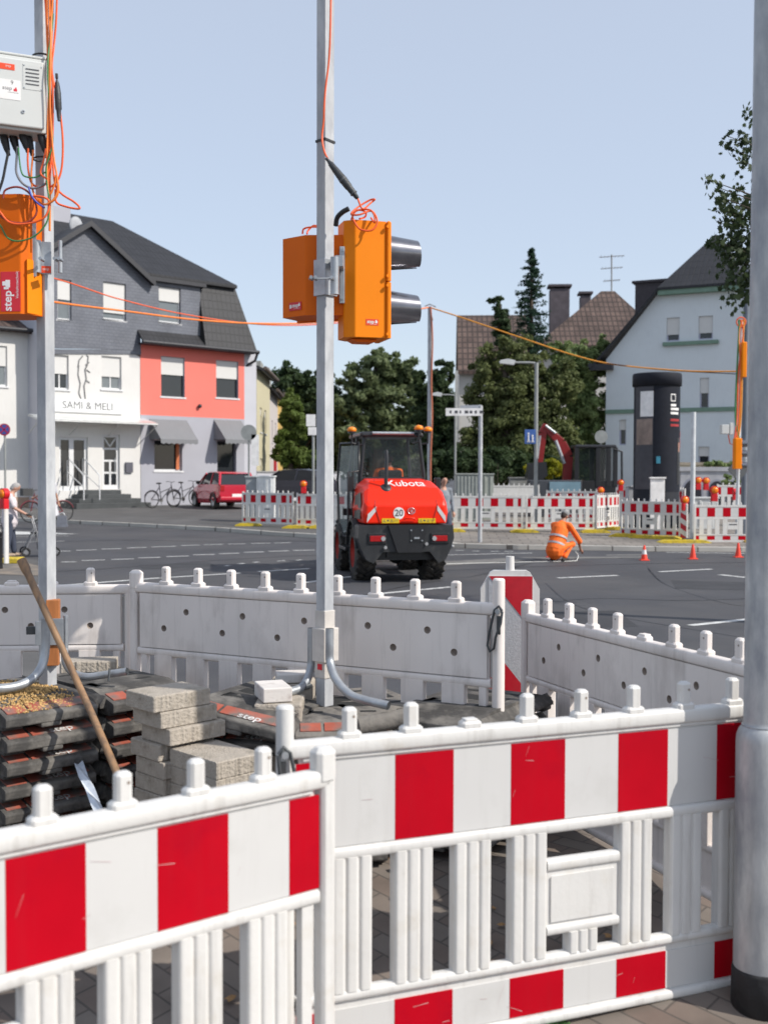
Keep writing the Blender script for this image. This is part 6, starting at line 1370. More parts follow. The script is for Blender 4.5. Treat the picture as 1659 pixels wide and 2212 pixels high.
sl_ = math.atan2(1.68-1.46, .22); c_ = Vector((.08, -.46, 1.752)); n_t = MB(); Mt = Matrix.Translation(c_) @ Matrix.Rotation(R(22), 4, 'X'); n_t.text('Kubota', Mt @ Matrix.Scale(1.5, 4, (0, 1, 0)), .25, 0, .002); n_t.build('lettering', letter_w, hood)
m = MB(); m.tube([(-.33, -.60, 1.64), (-.33, -.60, 1.80), (-.31, -.56, 2.2), (-.31, -.52, 2.34)], .036, 14); m.build('exhaust_pipe', cabb, ld); m = MB(); m.lathe([(0, .012), (.10, .008), (.115, -.02)], n=24, M=Matrix.Translation((-.33, -.60, 1.69)) @ Matrix.Rotation(R(30), 4, 'X')); m.build('exhaust_collar', kdark, ld)
m = MB(); m.tube([(-.05, -.93, 1.12), (-.02, -.95, 1.15), (.14, -.95, 1.15), (.18, -.93, 1.11)], .014, 6); m.build('handle', kr, ld)
# fenders and steps
for sx in (-1, 1):
    m = MB(); pts = []
    for i in range(11): a = R(10+16*i); pts.append((math.cos(a)*.64, .5+math.sin(a)*.62))
    inn = [(a*.93, .5+(b-.5)*.93) for a, b in pts[::-1]]; poly = pts+inn; x0, x1 = sorted((sx*.50, sx*.92)); nP = len(pts)
    for i in range(nP-1): m.prism([pts[i], pts[i+1], inn[nP-2-i], inn[nP-1-i]], x0, x1, 'x')
    m.build('fender', kdark, ld)
m = MB(); m.box(-.92, -.60, .66, 1.6, .48, .54); m.box(-.90, -.62, .8, 1.4, .78, .83); m.box(.60, .92, .66, 1.6, .48, .54); m.build('step', cabb, ld, bevel=.01)
# cab
m = MB(); y0, y1 = .42, 1.85; zb_, zt2 = 1.1, 2.62
for (x, y, x2, y2) in ((-.64, y0, -.56, y0+.10), (.64, y0, .56, y0+.10), (-.66, y1, -.58, y1-.12), (.66, y1, .58, y1-.12), (-.66, 1.12, -.60, 1.12)): m.tube([(x, y, zb_), (x, y, 1.9), (x2, y2, zt2)], .035, 8)
for z, k_ in ((1.84, 1.0),): m.tube([(-.64, y0, z), (.64, y0, z)], .03, 8)
m.box(-.66, .66, y0, y1, .95, 1.15); m.box(-.4, .4, y1-.3, y1-.1, 1.1, 1.75); m.build('cab_frame', cabb, ld)
m = MB(); m.box(-.66, .64, y0-.02, y1+.05, zt2, zt2+.09, 0, None, .04); cr_ = m.build('cab_roof', cabb, ld, bevel=.02)
m = MB(); m.tube([(-.42, y0-.04, zt2+.06), (.42, y0-.04, zt2+.06)], .03, 8); m.build('roof_bar', galv, ld)
m = MB(); m.quad((-.62, y0+.02, 1.2), (.62, y0+.02, 1.2), (.55, y0+.09, zt2), (-.55, y0+.09, zt2)); m.quad((-.64, y1, 1.2), (.64, y1, 1.2), (.57, y1-.1, zt2), (-.57, y1-.1, zt2)); m.quad((.65, y0, 1.2), (.65, y1, 1.2), (.57, y1-.1, zt2), (.57, y0+.1, zt2)); m.build('cab_glass', cglass, ld)
# open cab door on the left, hinged at the rear
m = MB(); dM = Matrix.Translation((-.66, y0+.02, 0)) @ Matrix.Rotation(R(62), 4, 'Z')
m.tube([Vector(p) for p in [(0, 0, .75), (0, 0, 1.9), (-.0, .0, 2.5), (.0, .62, 2.5), (.0, .72, 1.8), (.0, .66, 1.0), (0, .5, .75), (0, 0, .75)]], .026, 8, M=Matrix.Translation((-.68, y0+.02, 0)) @ Matrix.Rotation(R(28), 4, 'Z')); m.build('door_frame', cabb, ld)
m = MB(); m.poly([(0, 0.02, .8), (0, .5, .8), (0, .66, 1.05), (0, .70, 1.8), (0, .6, 2.45), (0, .02, 2.45)], 0, Matrix.Translation((-.68, y0+.02, 0)) @ Matrix.Rotation(R(28), 4, 'Z')); gl2 = pm('door_glass', (.35, .40, .38), rough=.1, spec=.7); gl2.node_tree.nodes['Principled BSDF'].inputs['Alpha'].default_value = .45; m.build('door_glass', gl2, ld)
for (x, y, z, nm) in ((-.82, y0+.05, 2.74, 'beacon'), (.52, y0-.05, 2.78, 'beacon'), (.74, y0+.1, 2.76, 'work_light')):
    m = MB(); m.ball((x, y, z), (.095, .095, .06), 14); m.cyl((x, y, z-.06), (x, y, z-.01), .08, n=14, mi=1); m.tube([(x, y, z-.05), (x, y, z-.25), (x*.75, y, z-.28)], .02, 6, 1); m.build(nm, [pm('beacon_orange', (.90, .26, .01), rough=.25), cabb], ld)
for x, z in ((-.86, 1.72), (.90, 1.70)): m = MB(); m.box(x-.06, x+.06, .3, .42, z-.12, z+.16, 0, None, .02); m.tube([(x, .36, z), (x*.72, .45, z-.3)], .015, 6); m.build('mirror', cabb, ld)
m = MB(); m.box(-.98, -.66, .55, .60, 1.15, 1.28) ; m.tube([(-.92, .3, .95), (-.92, .3, 1.95), (-.70, .42, 1.98)], .02, 8); m.tube([(-.82, .32, .95), (-.82, .32, 1.95)], .02, 8); m.build('handrail', cabb, ld)
m = MB(); m.box(-.24, .24, .62, .72, 1.55, 2.0, 0, None, .03); m.box(-.26, .26, .68, 1.15, 1.40, 1.55, 0, None, .03); m.build('seat', blk, ld, bevel=.02)
# loader arms and bucket in front
for sx in (-.42, .42):
    m = MB(); m.prism([(1.9, 1.5), (2.1, 1.75), (3.0, 1.2), (3.7, .5), (3.5, .35), (2.8, .95)], sx-.05, sx+.05, 'x'); m.tube([(sx, 2.0, 1.0), (sx, 2.9, .9)], .04, 8, 1); m.build('lift_arm', [kr, galv], ld)
m = MB(); m.prism([(3.55, .05), (3.5, .75), (3.62, .82), (3.9, .35), (4.3, .08), (4.3, .03)], -.93, .93, 'x'); m.build('bucket', pm('bucket_grey', (.16, .15, .15), rough=.6, var=.3, scale=5), ld)
Ml = Matrix.Translation((ld0.x, ld0.y, -.12)) @ Matrix.Rotation(R(10), 4, 'Z'); dp = Ml @ Vector((0, .84, .56))
J = dict(head=(0, .02, 1.64), neck=(0, -.02, 1.48), face=(0, 1, 0), chest=(0, -.04, 1.28), pelvis=(0, 0, 1.0), shl=(-.21, -.02, 1.41), shr=(.21, -.02, 1.41), ell=(-.27, .12, 1.17), elr=(.27, .12, 1.17), wrl=(-.14, .40, 1.17), wrr=(.16, .40, 1.17), hil=(-.1, .04, .98), hir=(.1, .04, .98), knl=(-.14, .46, .98), knr=(.14, .46, .98), anl=(-.14, .60, .58), anr=(.14, .60, .58))
person('driver in an orange safety vest sitting in the cab of the wheel loader', dp, R(10), J, skin_d, hair_d, 'short', hivis, navy, shoe_k, band=True, sleeves=.5, fat=1.1, top_name='vest')

# ================================================================ excavator
ex0 = P(1285, 1075, 41.0); ex = thing('excavator', 'red mini excavator with a black cab and folded boom behind the barriers', 'excavator', (ex0.x, ex0.y, gh(41)+.1), 0); s4 = 1.0
def EX(x, y, w=0): p = P(x, y, 41.0+w); return (p.x-ex0.x, p.y-ex0.y, p.z-gh(41)-.1)
exr = pm('excavator_red', (.22, .010, .010), rough=.4, var=.1, scale=3)
a, b_ = EX(1240, 966), EX(1322, 1050); m = MB(); x0, x1, z0, z1 = a[0], b_[0], b_[2], a[2]
for x in (x0, (x0*.45+x1*.55), x1-.25, x1):
    m.box(x-.08, x+.08, -.6, -.5, z0, z1); m.box(x-.08, x+.08, .6, .7, z0, z1)
m.box(x0-.05, x1+.05, -.62, .72, z1, z1+.10, 0, None, .05); m.box(x0-.05, x1+.05, -.58, .68, z0-.35, z0+.22); m.tube([(x1-.1, -.6, z1-.05), (x1+.22, -.6, z1-.15), (x1+.24, -.6, z0)], .045, 6); m.build('cab', cabb, ex, bevel=.02)
m = MB(); m.box(x0+.05, x1-.05, -.55, -.54, z0+.2, z1); m.build('cab_glass', cglass, ex); m = MB(); m.box(x0+.05, x1-.05, .64, .65, z0+.2, z1); m.build('cab_glass', cglass, ex)
m = MB(); m.box(x0-.4, x1+.5, -.8, .9, .62, z0-.34, 0, None, .1); m.build('upper_body', cabb, ex, bevel=.03)
m = MB()
m.box(x0-.3, x1+.4, -.95, -.55, .0, .45, 0, None, .1); m.build('track', blk, ex, bevel=.05)
m = MB(); m.box(x0-.3, x1+.4, .55, .95, .0, .45, 0, None, .1); m.build('track', blk, ex, bevel=.05)
m = MB(); m.box(x0, x1, -.5, .5, .15, .62); m.build('undercarriage', cabb, ex)
def boom(pts, r0, nm, mt=exr):
    m = MB()
    for (p, rp), (q_, rq) in zip(pts, pts[1:]):
        p = Vector(EX(*p)); q_ = Vector(EX(*q_)); d_ = (q_-p).normalized(); n_ = Vector((-d_.z, 0, d_.x)); w_ = Vector((0, .13, 0)); vs = [p-n_*rp-w_, p+n_*rp-w_, p+n_*rp+w_, p-n_*rp+w_, q_-n_*rq-w_, q_+n_*rq-w_, q_+n_*rq+w_, q_-n_*rq+w_]
        m.add(vs, [(0, 1, 2, 3), (7, 6, 5, 4), (0, 4, 5, 1), (1, 5, 6, 2), (2, 6, 7, 3), (3, 7, 4, 0)])
    m.build(nm, mt, ex, bevel=.02)
boom([((1223, 1045), .15), ((1227, 985), .17), ((1212, 955), .16), ((1182, 928), .11)], .1, 'boom'); boom([((1178, 915), .09), ((1171, 935), .15), ((1166, 1000), .09)], .1, 'dipper_arm')
m = MB(); m.tube([EX(1219, 1000, -.2), EX(1200, 950, -.2)], .06, 8, 0); m.tube([EX(1200, 935, -.2), EX(1178, 918, -.2)], .05, 8); m.tube([EX(1166, 940, -.2), EX(1160, 990, -.2)], .05, 8); m.build('hydraulic_cylinder', galv, ex)
m = MB(); c_ = EX(1162, 1020); m.prism([(c_[0]-.35, c_[2]+.35), (c_[0]+.25, c_[2]+.4), (c_[0]+.3, c_[2]-.1), (c_[0]-.1, c_[2]-.45), (c_[0]-.45, c_[2]-.2)], -.4, .4, 'y'); m.build('bucket', cabb, ex, bevel=.03)
bx_ = P(1144, 1064, 39.0); m = MB(); t = thing('site_container', 'low blue-grey box with a dark left half before the excavator', 'container', (bx_.x, bx_.y, gh(39)+.1)); w_ = 113/S(39); zt2 = P(1144, 1036, 39).z-gh(39)-.1
m.box(0, w_, 0, .8, 0, zt2); m.build('body', pm('box_dark', (.05, .055, .065), rough=.5), t, bevel=.03); m = MB(); m.box(w_*.38, w_-.05, -.03, -.003, zt2*.3, zt2-.06); m.build('blue_panel', pm('panel_blue_grey', (.17, .27, .33), rough=.35, var=.15, scale=2), t)

# ================================================================ cars
def car(label, loc, rz, paint_m, L_=3.85, W_=1.66, H_=1.48, suv=False, group='parked cars'):
    t = thing('parked_car', label, 'car', loc, rz, group)      # x right, y forward; rear at y=0
    hw = W_/2
    st = [(0, .42, .93, .92), (.12, .30, .97, .97), (.6, .24, .99, 1.0), (1.9, .22, .98, 1.0), (2.75, .22, .95, .99), (3.4, .25, .82, .95), (3.75, .32, .70, .84), (3.85, .42, .60, .72)]
    k = L_/3.85; hz = H_/1.48; m = MB(); vs = []
    for y, zb2, zt3, wf in st:
        w_ = hw*wf; vs += [(-w_*.93, y*k, zb2*hz), (-w_, y*k, (zb2+.18)*hz), (-w_*.99, y*k, (zb2*.35+zt3*.65)*hz), (-w_*.93, y*k, zt3*hz), (w_*.93, y*k, zt3*hz), (w_*.99, y*k, (zb2*.35+zt3*.65)*hz), (w_, y*k, (zb2+.18)*hz), (w_*.93, y*k, zb2*hz)]
    n = 8; fs = [list(range(n-1, -1, -1)), [(len(st)-1)*n+i for i in range(n)]]
    for q_ in range(len(st)-1): fs += [(q_*n+i, q_*n+(i+1) % n, (q_+1)*n+(i+1) % n, (q_+1)*n+i) for i in range(n)]
    m.add(vs, fs, 0, False); m.build('body', paint_m, t, bevel=.045, seg=3)
    # greenhouse: glass block and roof
    g = [(.10, .72, .97), (.42, .60, 1.40), (.9, .60, 1.46), (1.9, .59, 1.455), (2.15, .585, 1.40), (2.85, .68, .96)]
    m = MB(); vs = []
    for y, w_, z in g: ww = w_*W_/1.66; vs += [(-ww*(1.0), y*k, z*hz), (ww, y*k, z*hz)]
    bw = .74*W_/1.66
    base_ = [(-bw, .10*k, .93*hz), (bw, .10*k, .93*hz), (bw, 2.9*k, .93*hz), (-bw, 2.9*k, .93*hz)]
    left = [(-v[0] if False else v[0], v[1], v[2]) for v in vs[0::2]]; right = vs[1::2]
    m.add(left+[base_[3], base_[0]], [list(range(len(left)+2))]); m.add(right+[base_[2], base_[1]], [list(range(len(left)+1, -1, -1))])
    m.add(vs, [(2*i, 2*i+1, 2*i+3, 2*i+2) for i in range(len(g)-1)]); m.build('windows', glass_dark, t)
    m = MB(); gr_ = [(.38, .625, 1.40), (.46, .61, 1.435), (.9, .61, 1.485), (1.9, .60, 1.48), (2.12, .595, 1.43)]; vs = []
    for y, w_, z in gr_: ww = w_*W_/1.66; vs += [(-ww, y*k, (z-.035)*hz), (-ww*.9, y*k, z*hz), (ww*.9, y*k, z*hz), (ww, y*k, (z-.035)*hz)]
    m.add(vs, [(4*i+j, 4*i+j+1, 4*i+j+5, 4*i+j+4) for i in range(len(gr_)-1) for j in range(3)], 0, True)
    for sx in (-1, 1):
        for (ya, za, yb2, zb3, r_) in ((.12, .95, .42, 1.42, .055), (1.28, .95, 1.22, 1.44, .03), (2.12, 1.42, 2.82, .97, .035)):
            wa = .735 if za < 1.1 else .61; wb_ = .735 if zb3 < 1.1 else .61; m.tube([(sx*wa*W_/1.66, ya*k, za*hz), (sx*wb_*W_/1.66, yb2*k, zb3*hz)], r_, 6)
    m.build('roof', paint_m, t)
    for sx in (-1, 1):
        for y in (.68, 3.08):
            m = MB(); c_ = (sx*(hw-.10), y*k, .31); m.lathe([(.19, -.10), (.29, -.10), (.31, -.07), (.31, .07), (.29, .10), (.19, .10)], n=28, M=Matrix.Translation(c_) @ Matrix.Rotation(R(90), 4, 'Y')); wh = m.build('wheel', tyre, t)
            m = MB(); m.lathe([(0, sx*.06), (.06, sx*.07), (.19, sx*.09), (.2, sx*.10)], n=20, M=Matrix.Translation(c_) @ Matrix.Rotation(R(90), 4, 'Y')); m.build('rim', galv, wh)
            m = MB(); m.torus((sx*(hw-.0), y*k, .31), .35, .03, 'x', 20, 6, a0=0, a1=math.pi); m.build('wheel_arch', cabb, t)
        m = MB(); m.box(sx*hw*.80-.09, sx*hw*.80+.09, -.02, .06, .72*hz, .95*hz); m.build('tail_light', pm('tail_red', (.36, .006, .008)), t, bevel=.02)
        m = MB(); m.box(sx*(hw+.02)-.07, sx*(hw+.02)+.07, 2.45*k, 2.58*k, .98*hz, 1.12*hz); m.build('mirror', cabb, t, bevel=.02)
    m = MB(); m.box(-.26, .26, -.025, .0, .50, .61); m.build('number_plate', letter_w, t); m = MB(); m.box(-hw*.9, hw*.9, -.05, .06, .36, .50); m.build('bumper', paint_m, t, bevel=.03)
    return t
car_red = pm('car_red', (.50, .006, .030), rough=.25, var=.04, coat=.8); car_dark = pm('car_dark', (.035, .035, .05), rough=.25, var=.04, coat=.8)
c_ = G(517, 1101, .1); car('small red hatchback parked before the grey and salmon house', (c_.x, c_.y-.2, gh(c_.y)+.10), R(27), car_red)
c_ = P(712, 1080, 53); car('dark estate car parked behind the white crate, mostly hidden by barriers', (c_.x, c_.y, gh(52)+.1), R(60), car_dark, 4.4, 1.8, 1.6)

# ================================================================ far barriers
def far_panel_proto():
    t = thing('traffic_barrier', 'x', 'barrier', (0, 0, 0), 0, 'distant barrier panels round the far islands'); m = MB()
    m.box(0, 2.0, -.02, .02, .89, .94); m.box(0, 2.0, -.02, .02, .58, .62); m.box(.03, 1.97, -.008, .008, .62, .89); m.box(0, 2, -.02, .02, .0, .04); m.box(0, 2, -.02, .02, .17, .20); m.box(.03, 1.97, -.008, .008, .04, .17)
    m.box(-.0, .05, -.024, .024, 0, .97); m.box(1.95, 2.0, -.024, .024, 0, .97)
    for i in range(1, 10):
        if i != 5: m.box(.2*i-.055, .2*i+.055, -.017, .017, .20, .58)
    m.box(.86, 1.14, -.016, .016, .32, .50); m.build('frame', white_pl, t)
    for i in range(1, 10): m = MB(); m.box(.2*i-.02, .2*i+.02, -.018, .018, .94, 1.01, 0, None, .006); m.build('peg', white_pl, t)
    for z0, z1 in ((.645, .87), (.055, .155)):
        m = MB(); m.box(.04, 1.96, -.012, -.0085, z0, z1, 0)
        for a, b in [(.04, .14)]+[(.34+.4*i, .54+.4*i) for i in range(4)]+[(1.86, 1.96)]: m.box(a, b, -.0135, -.0125, z0, z1, 1)
        m.build('reflective_strip', [foil_w, foil_r], t)
    m = MB(); m.box(.90, 1.10, -.019, -.0165, .43, .46); m.build('name_plate', letter_d, t)
    return t
FP = far_panel_proto(); used_fp = [False]
def far_panel(xa, Ya, xb, Yb, label, dz=0.0, flip=False, Lp=2.0):
    a = P(xa, 1100, Ya); b = P(xb, 1100, Yb); a.z = b.z = 0
    ln = b-a; ga = gh((Ya+Yb)/2)+.1+.08+dz
    if flip: a, b = b, a; ln = b-a
    if used_fp[0]: t = dup(FP, label=label)
    else: t = FP; t['label'] = label; used_fp[0] = True
    t.location = (a.x, a.y, ga); t.rotation_euler = (0, 0, math.atan2(ln.y, ln.x)); t.scale = (ln.length/2.0, 1, 1); return t
far_panel(524, 34.2, 634, 33.2, 'distant barrier panel in front of the white crate, left end of its row')
far_panel(641, 33.1, 760, 32.6, 'distant barrier panel between the white crate and the wheel loader')
far_panel(968, 31.8, 1130, 31.6, 'distant barrier panel right behind the street sign post')
far_panel(1136, 31.6, 1284, 31.6, 'distant barrier panel right behind the crouching worker')
far_panel(1288, 31.8, 1336, 33.2, 'distant barrier panel turned away, between the worker and the front corner barrier')
far_panel(1341, 30.4, 1471, 29.2, 'distant shaded barrier panel standing before the advertising column', -.06)
far_panel(1499, 28.2, 1668, 28.2, 'distant barrier panel at the far right with two cones before it', -.08)
far_panel(1330, 37.5, 1430, 37.0, 'barrier panel in the rear row under the advertising column, left one', .05)
far_panel(1430, 36.9, 1480, 36.0, 'barrier panel in the rear row right of the advertising column', .05)
far_panel(1548, 34.5, 1680, 34.5, 'barrier panel in the rear row by the far temporary signal', .25)
far_panel(1055, 38.5, 1165, 38.5, 'barrier panel in the rear row behind the grey cabinet, seen from behind', .10, True)
far_panel(1180, 37.5, 1300, 37.0, 'barrier panel in the rear row before the excavator', -.05)
# yellow feet
yel = pm('foot_yellow', (.62, .45, .02), rough=.6, var=.2, scale=5, col2=(.2, .17, .05), amt=.4, s2=6)
def foot(x, Y, label, rz=0.0, dz=0.0, long=.8):
    p = P(x, 1140, Y); m = MB(); m.prism([(-long/2, 0), (long/2, 0), (long/2, .03), (long/2-.15, .085), (-long/2+.15, .085), (-long/2, .03)], -.2, .2, 'y'); m.cyl((0, 0, .085), (0, 0, .10), .04, n=10)
    o = m.build('barrier_weight', yel, bevel=.01); o.location = (p.x, p.y, gh(Y)+.1+dz); o.rotation_euler = (0, 0, rz); return tag(o, label, 'barrier weight', 'yellow feet under the distant barriers')
foot(537, 33.9, 'yellow barrier foot at the left end of the distant row', R(5)); foot(640, 32.9, 'yellow barrier foot between the two barriers left of the wheel loader'); foot(682, 32.9, 'smaller yellow barrier foot close to the wheel loader', 0, 0, .5)
foot(975, 31.6, 'yellow barrier foot just right of the wheel loader'); foot(1133, 31.4, 'yellow barrier foot right of the street sign post'); foot(1286, 31.4, 'yellow barrier foot right of the crouching worker'); foot(1325, 32.6, 'yellow barrier foot half hidden behind the shaded barrier')
foot(1350, 29.9, 'yellow barrier foot at the left end of the shaded barrier', R(-20)); foot(1395, 29.4, 'yellow barrier foot under the middle of the shaded barrier', R(-35)); foot(1440, 29.1, 'yellow barrier foot at the right part of the shaded barrier', R(-30)); foot(1478, 28.0, 'yellow barrier foot below the white pole', R(3), -.02, 1.3)
foot(1640, 28.2, 'yellow barrier foot at the right edge beside the lamp post')
m = MB(); p = P(26, 1219, 23.2); m.box(-.18, .2, -.2, .25, 0, .11, 0, None, .02); o = m.build('barrier_weight', yel, bevel=.01); o.location = (p.x, p.y, gh(23)+.03); tag(o, 'yellow foot block at the feet of the elderly person', 'barrier weight')
# warning lamps
def wlamp(x, y, Y, label, face=0.0, s_=1.0, z=None):
    p = P(x, y, Y); t = thing('warning_lamp', label, 'warning lamp', p, R(face), 'warning lamps on the barriers'); m = MB(); s2 = s_
    m.box(-.075*s2, .075*s2, -.06*s2, .06*s2, -.22*s2, -.03*s2, 0, None, .012); m.cyl((0, -.055*s2, .06*s2), (0, .055*s2, .06*s2), .105*s2, n=24); m.build('housing', pm('lamp_red', (.60, .008, .015), rough=.4), t, bevel=.006)
    m = MB()
    m.ball((0, -.052*s2, .06*s2), (.085*s2, .045*s2, .085*s2), 20); m.build('lens', pm('lens_amber', (.85, .22, .01), rough=.2, var=.1, scale=20), t); return t
wlamp(656, 1050, 33.0, 'red warning lamp with amber lens on the barrier left of the wheel loader'); wlamp(1341, 1045, 37, 'red warning lamp right of the excavator'); wlamp(1479, 1083, 29, 'red warning lamp at the foot of the white pole', 12); wlamp(1543, 1062, 31.5, 'red warning lamp between the white pole and the far signal', 0, 1.15)
wlamp(1587, 1064, 33, 'small red warning lamp beside the far temporary signal', 90, .9); wlamp(1298, 1062, 33.5, 'red warning lamp under the excavator cab'); wlamp(9, 1076, 22.6, 'red warning lamp on the white beacon beside the elderly person', -35, 1.1); wlamp(1508, 1040, 40, 'dim warning lamp before the graffiti wall, left one', 0, 1.2); wlamp(1525, 1041, 40, 'dim warning lamp before the graffiti wall, right one', 0, 1.2)
# white beacon at the left edge, chevron beacon on the right
def far_beacon(x, Y, zt_px, label, wd=.25, chev=True, rz=0, dz=.1):
    p = P(x, 1100, Y); t = thing('guide_beacon', label, 'beacon', (p.x, p.y, gh(Y)+dz), R(rz)); z1 = P(x, zt_px, Y).z-gh(Y)-dz; m = MB(); m.box(-wd/2, wd/2, -.03, .03, .05, z1, 0, None, .02); m.build('panel', white_pl, t, bevel=.01)
    if chev:
        m = MB(); k = 0; z = .12
        while z < z1-.25: m.add([(-wd*.42, -.033, z), (wd*.42, -.033, z-.1+.0), (wd*.42, -.033, z+.04), (-wd*.42, -.033, z+.14)], [(0, 1, 2, 3)]); z += .28
        m.build('chevron', redb, t)
    return t
far_beacon(13, 22.8, 1088, 'white beacon seen edge on in front of the elderly person', .12, False, 60, .0); far_beacon(1478, 29.0, 1086, 'narrow red and white chevron beacon left of the white pole', .2, True, -40, .0)
t = thing('bollard', 'dark grey bollard at the left edge beside the elderly person', 'bollard', (P(0, 1200, 21.8).x, 21.8, -.1)); m = MB(); z1 = P(0, 1130, 21.8).z+.1; m.lathe([(.055, 0), (.055, z1-.25), (.062, z1-.24), (.062, z1-.18), (.052, z1-.17), (.052, z1-.06), (.035, z1-.01), (0, z1)], n=20); m.build('post', cabb, t)
m = MB(); m.torus((0, 0, z1-.30), .055, .012, 'z', 20, 6); m.build('ring', cabb, t)
# cones
def cone(x, y, label, band=True, h=.33):
    p = G(x, y); t = thing('traffic_cone', label, 'traffic cone', p, 0, 'small traffic cones along the kerb'); m = MB(); k = h/.33
    m.box(-.095*k, .095*k, -.095*k, .095*k, 0, .022, 0, None, .008); m.lathe([(.072*k, .02), (.022*k, .32*k), (.018*k, h), (0, h)], n=24); m.build('body', pm('cone_red', (.80, .05, .02), rough=.5, var=.08, scale=8), t)
    if band: m = MB(); m.lathe([(.0545*k, .135*k), (.038*k, .235*k)], n=24); m.build('white_band', letter_w, t)
cone(1392, 1209, 'small red cone with a white band, nearest to the crouching worker on the right'); cone(1497, 1206, 'small plain red cone below the white pole', False); cone(1595, 1202, 'small plain red cone beside the lamp post', False); cone(1189, 1203, 'small red cone hidden behind the crouching worker', False)

# ================================================================ street furniture
def post(m, x, Y, ytop, r, lev=.1, mi=0):
    p = P(x, 1100, Y); z1 = P(x, ytop, Y).z; m.cyl((0, 0, -.05), (0, 0, z1-gh(Y)-lev), r, n=14, mi=mi); return (p.x, p.y, gh(Y)+lev), z1-gh(Y)-lev
polem = pm('pole_grey', (.30, .31, .30), rough=.5, metal=.2, var=.15, scale=4)
def lamp(x, Y, ytop, xh, label, r=.06, rise=.0):
    m = MB(); loc, h = post(m, x, Y, ytop, r); t = thing('street_lamp', label, 'street lamp', loc, 0, 'street lamps'); e = P(xh, ytop, Y).x-loc[0]
    m.tube([(0, 0, h-.1), (-.05, 0, h-.02), (-.2, 0, h+rise*.2), (e*.6, 0, h+rise)], r*.6, 8); m.build('post', polem, t); m = MB(); m.prism([(e*.58, h+rise+.06), (e*.62, h+rise-.08), (e*1.0, h+rise-.03), (e, h+rise+.06), (e*.8, h+rise+.11)], -.13, .13, 'y'); m.build('lamp_head', pm('lamp_head', (.55, .56, .56), rough=.4), t, bevel=.02); return t
lamp(1157, 35, 782, 1079, 'street lamp with a white head before the big yew tree'); lamp(983, 45, 852, 934, 'thin street lamp before the gabled house', .045)
c_ = G(1037, 1171, .1); m = MB(); loc, h = post(m, 1037, c_.y, 876, .052); t = thing('street_name_sign', 'street name sign with two white blades on a grey post before the cabinets', 'street sign', (c_.x, c_.y, gh(c_.y)+.1)); m.build('post', galv2, t)
a = P(962, 887, c_.y).x-c_.x; zA_ = P(1000, 896, c_.y).z-gh(c_.y)-.1
m = MB(); m.box(a, .0, -.07, -.055, zA_-.02, zA_+.17); sgn_ = m.build('sign_blade', letter_w, t); m = MB()
for i, wd in enumerate((.06, .10, .05, .12, .09, .07, .11)): x = a+.1+i*.125; m.box(x, x+wd*.75, -.073, -.071, zA_+.04, zA_+.11)
m.build('lettering', letter_d, sgn_)
m = MB(); m.box(a*.65, .0, .055, .07, zA_+.08, zA_+.26, 0, Matrix.Rotation(R(-25), 4, 'Z')); m.build('sign_blade', letter_w, t)
# blue pedestrian sign by the lamp
p = P(1145, 958, 34.6); s_ = S(34.6); t = thing('pedestrian_sign', 'square blue sign with two white walking figures on the street lamp', 'traffic sign', p); m = MB(); wd = 12/s_; m.box(-wd, wd, -.02, .0, 0, 31/s_); m.build('plate', pm('sign_blue', (.05, .12, .36), rough=.4), t, bevel=.01); m = MB()
for dx_, k in ((-.06, 1.0), (.07, .8)):
    m.ball((dx_, -.024, .32*k), (.028, .004, .03)); m.tube([(dx_, -.024, .28*k), (dx_, -.024, .17*k)], .022, 6); m.tube([(dx_, -.024, .17*k), (dx_-.03, -.024, .05)], .014, 6); m.tube([(dx_, -.024, .17*k), (dx_+.03, -.024, .05)], .014, 6)
m.build('figures', letter_w, t)
# round sign backs
def disc_sign(x, y, r_px, Y, label, front=None, ybase=None, plate=None, back=None, cat='traffic sign', lev=.1):
    m = MB(); loc, h = post(m, x, Y, y-r_px, .035, lev); t = thing('round_sign', label, cat, loc); m.build('post', polem, t); r_ = r_px/S(Y); z = P(x, y, Y).z-loc[2]; m = MB(); m.cyl((0, -.06, z), (0, -.045, z), r_, n=32); d_ = m.build('disc', back or polem, t)
    if front == 'nostop':
        m = MB(); m.cyl((0, -.066, z), (0, -.061, z), r_, n=32, mi=0); m.cyl((0, -.070, z), (0, -.067, z), r_*.80, n=32, mi=1)
        for a in (45, -45): m.box(-r_*.82, r_*.82, -.074, -.071, -r_*.10, r_*.10, 0, Matrix.Translation((0, 0, z)) @ Matrix.Rotation(R(a), 4, 'Y'))
        m.build('sign_face', [pm('sign_red', (.42, .01, .04), rough=.4), pm('sign_blue2', (.05, .08, .32), rough=.4)], d_)
    if plate: m = MB(); m.box(plate[0], plate[1], -.06, -.045, plate[2], plate[3]); m.build('plate', back or letter_w, t)
    return t
disc_sign(12, 930, 13, 38, 'blue and red no-stopping sign before the white house at the left edge', 'nostop'); disc_sign(538, 935, 17, 41, 'round grey sign back right of the awnings', None, None, (.10, .38, 1.75, 2.9)); disc_sign(1297, 942, 14, 45, 'round grey sign back left of the pale blue house')
m = MB(); loc, h = post(m, 677, 33.6, 897, .04); t = thing('direction_sign', 'small square signs seen from behind just left of the middle pole', 'traffic sign', loc); m.build('post', polem, t); s_ = S(33.6); m = MB(); m.box(-15/s_, 5/s_, -.06, -.045, h-24/s_, h+.02); m.build('plate', letter_w, t); m = MB(); m.box(-11/s_, 8/s_, -.06, -.045, h-43/s_, h-26/s_); m.build('plate', letter_w, t)
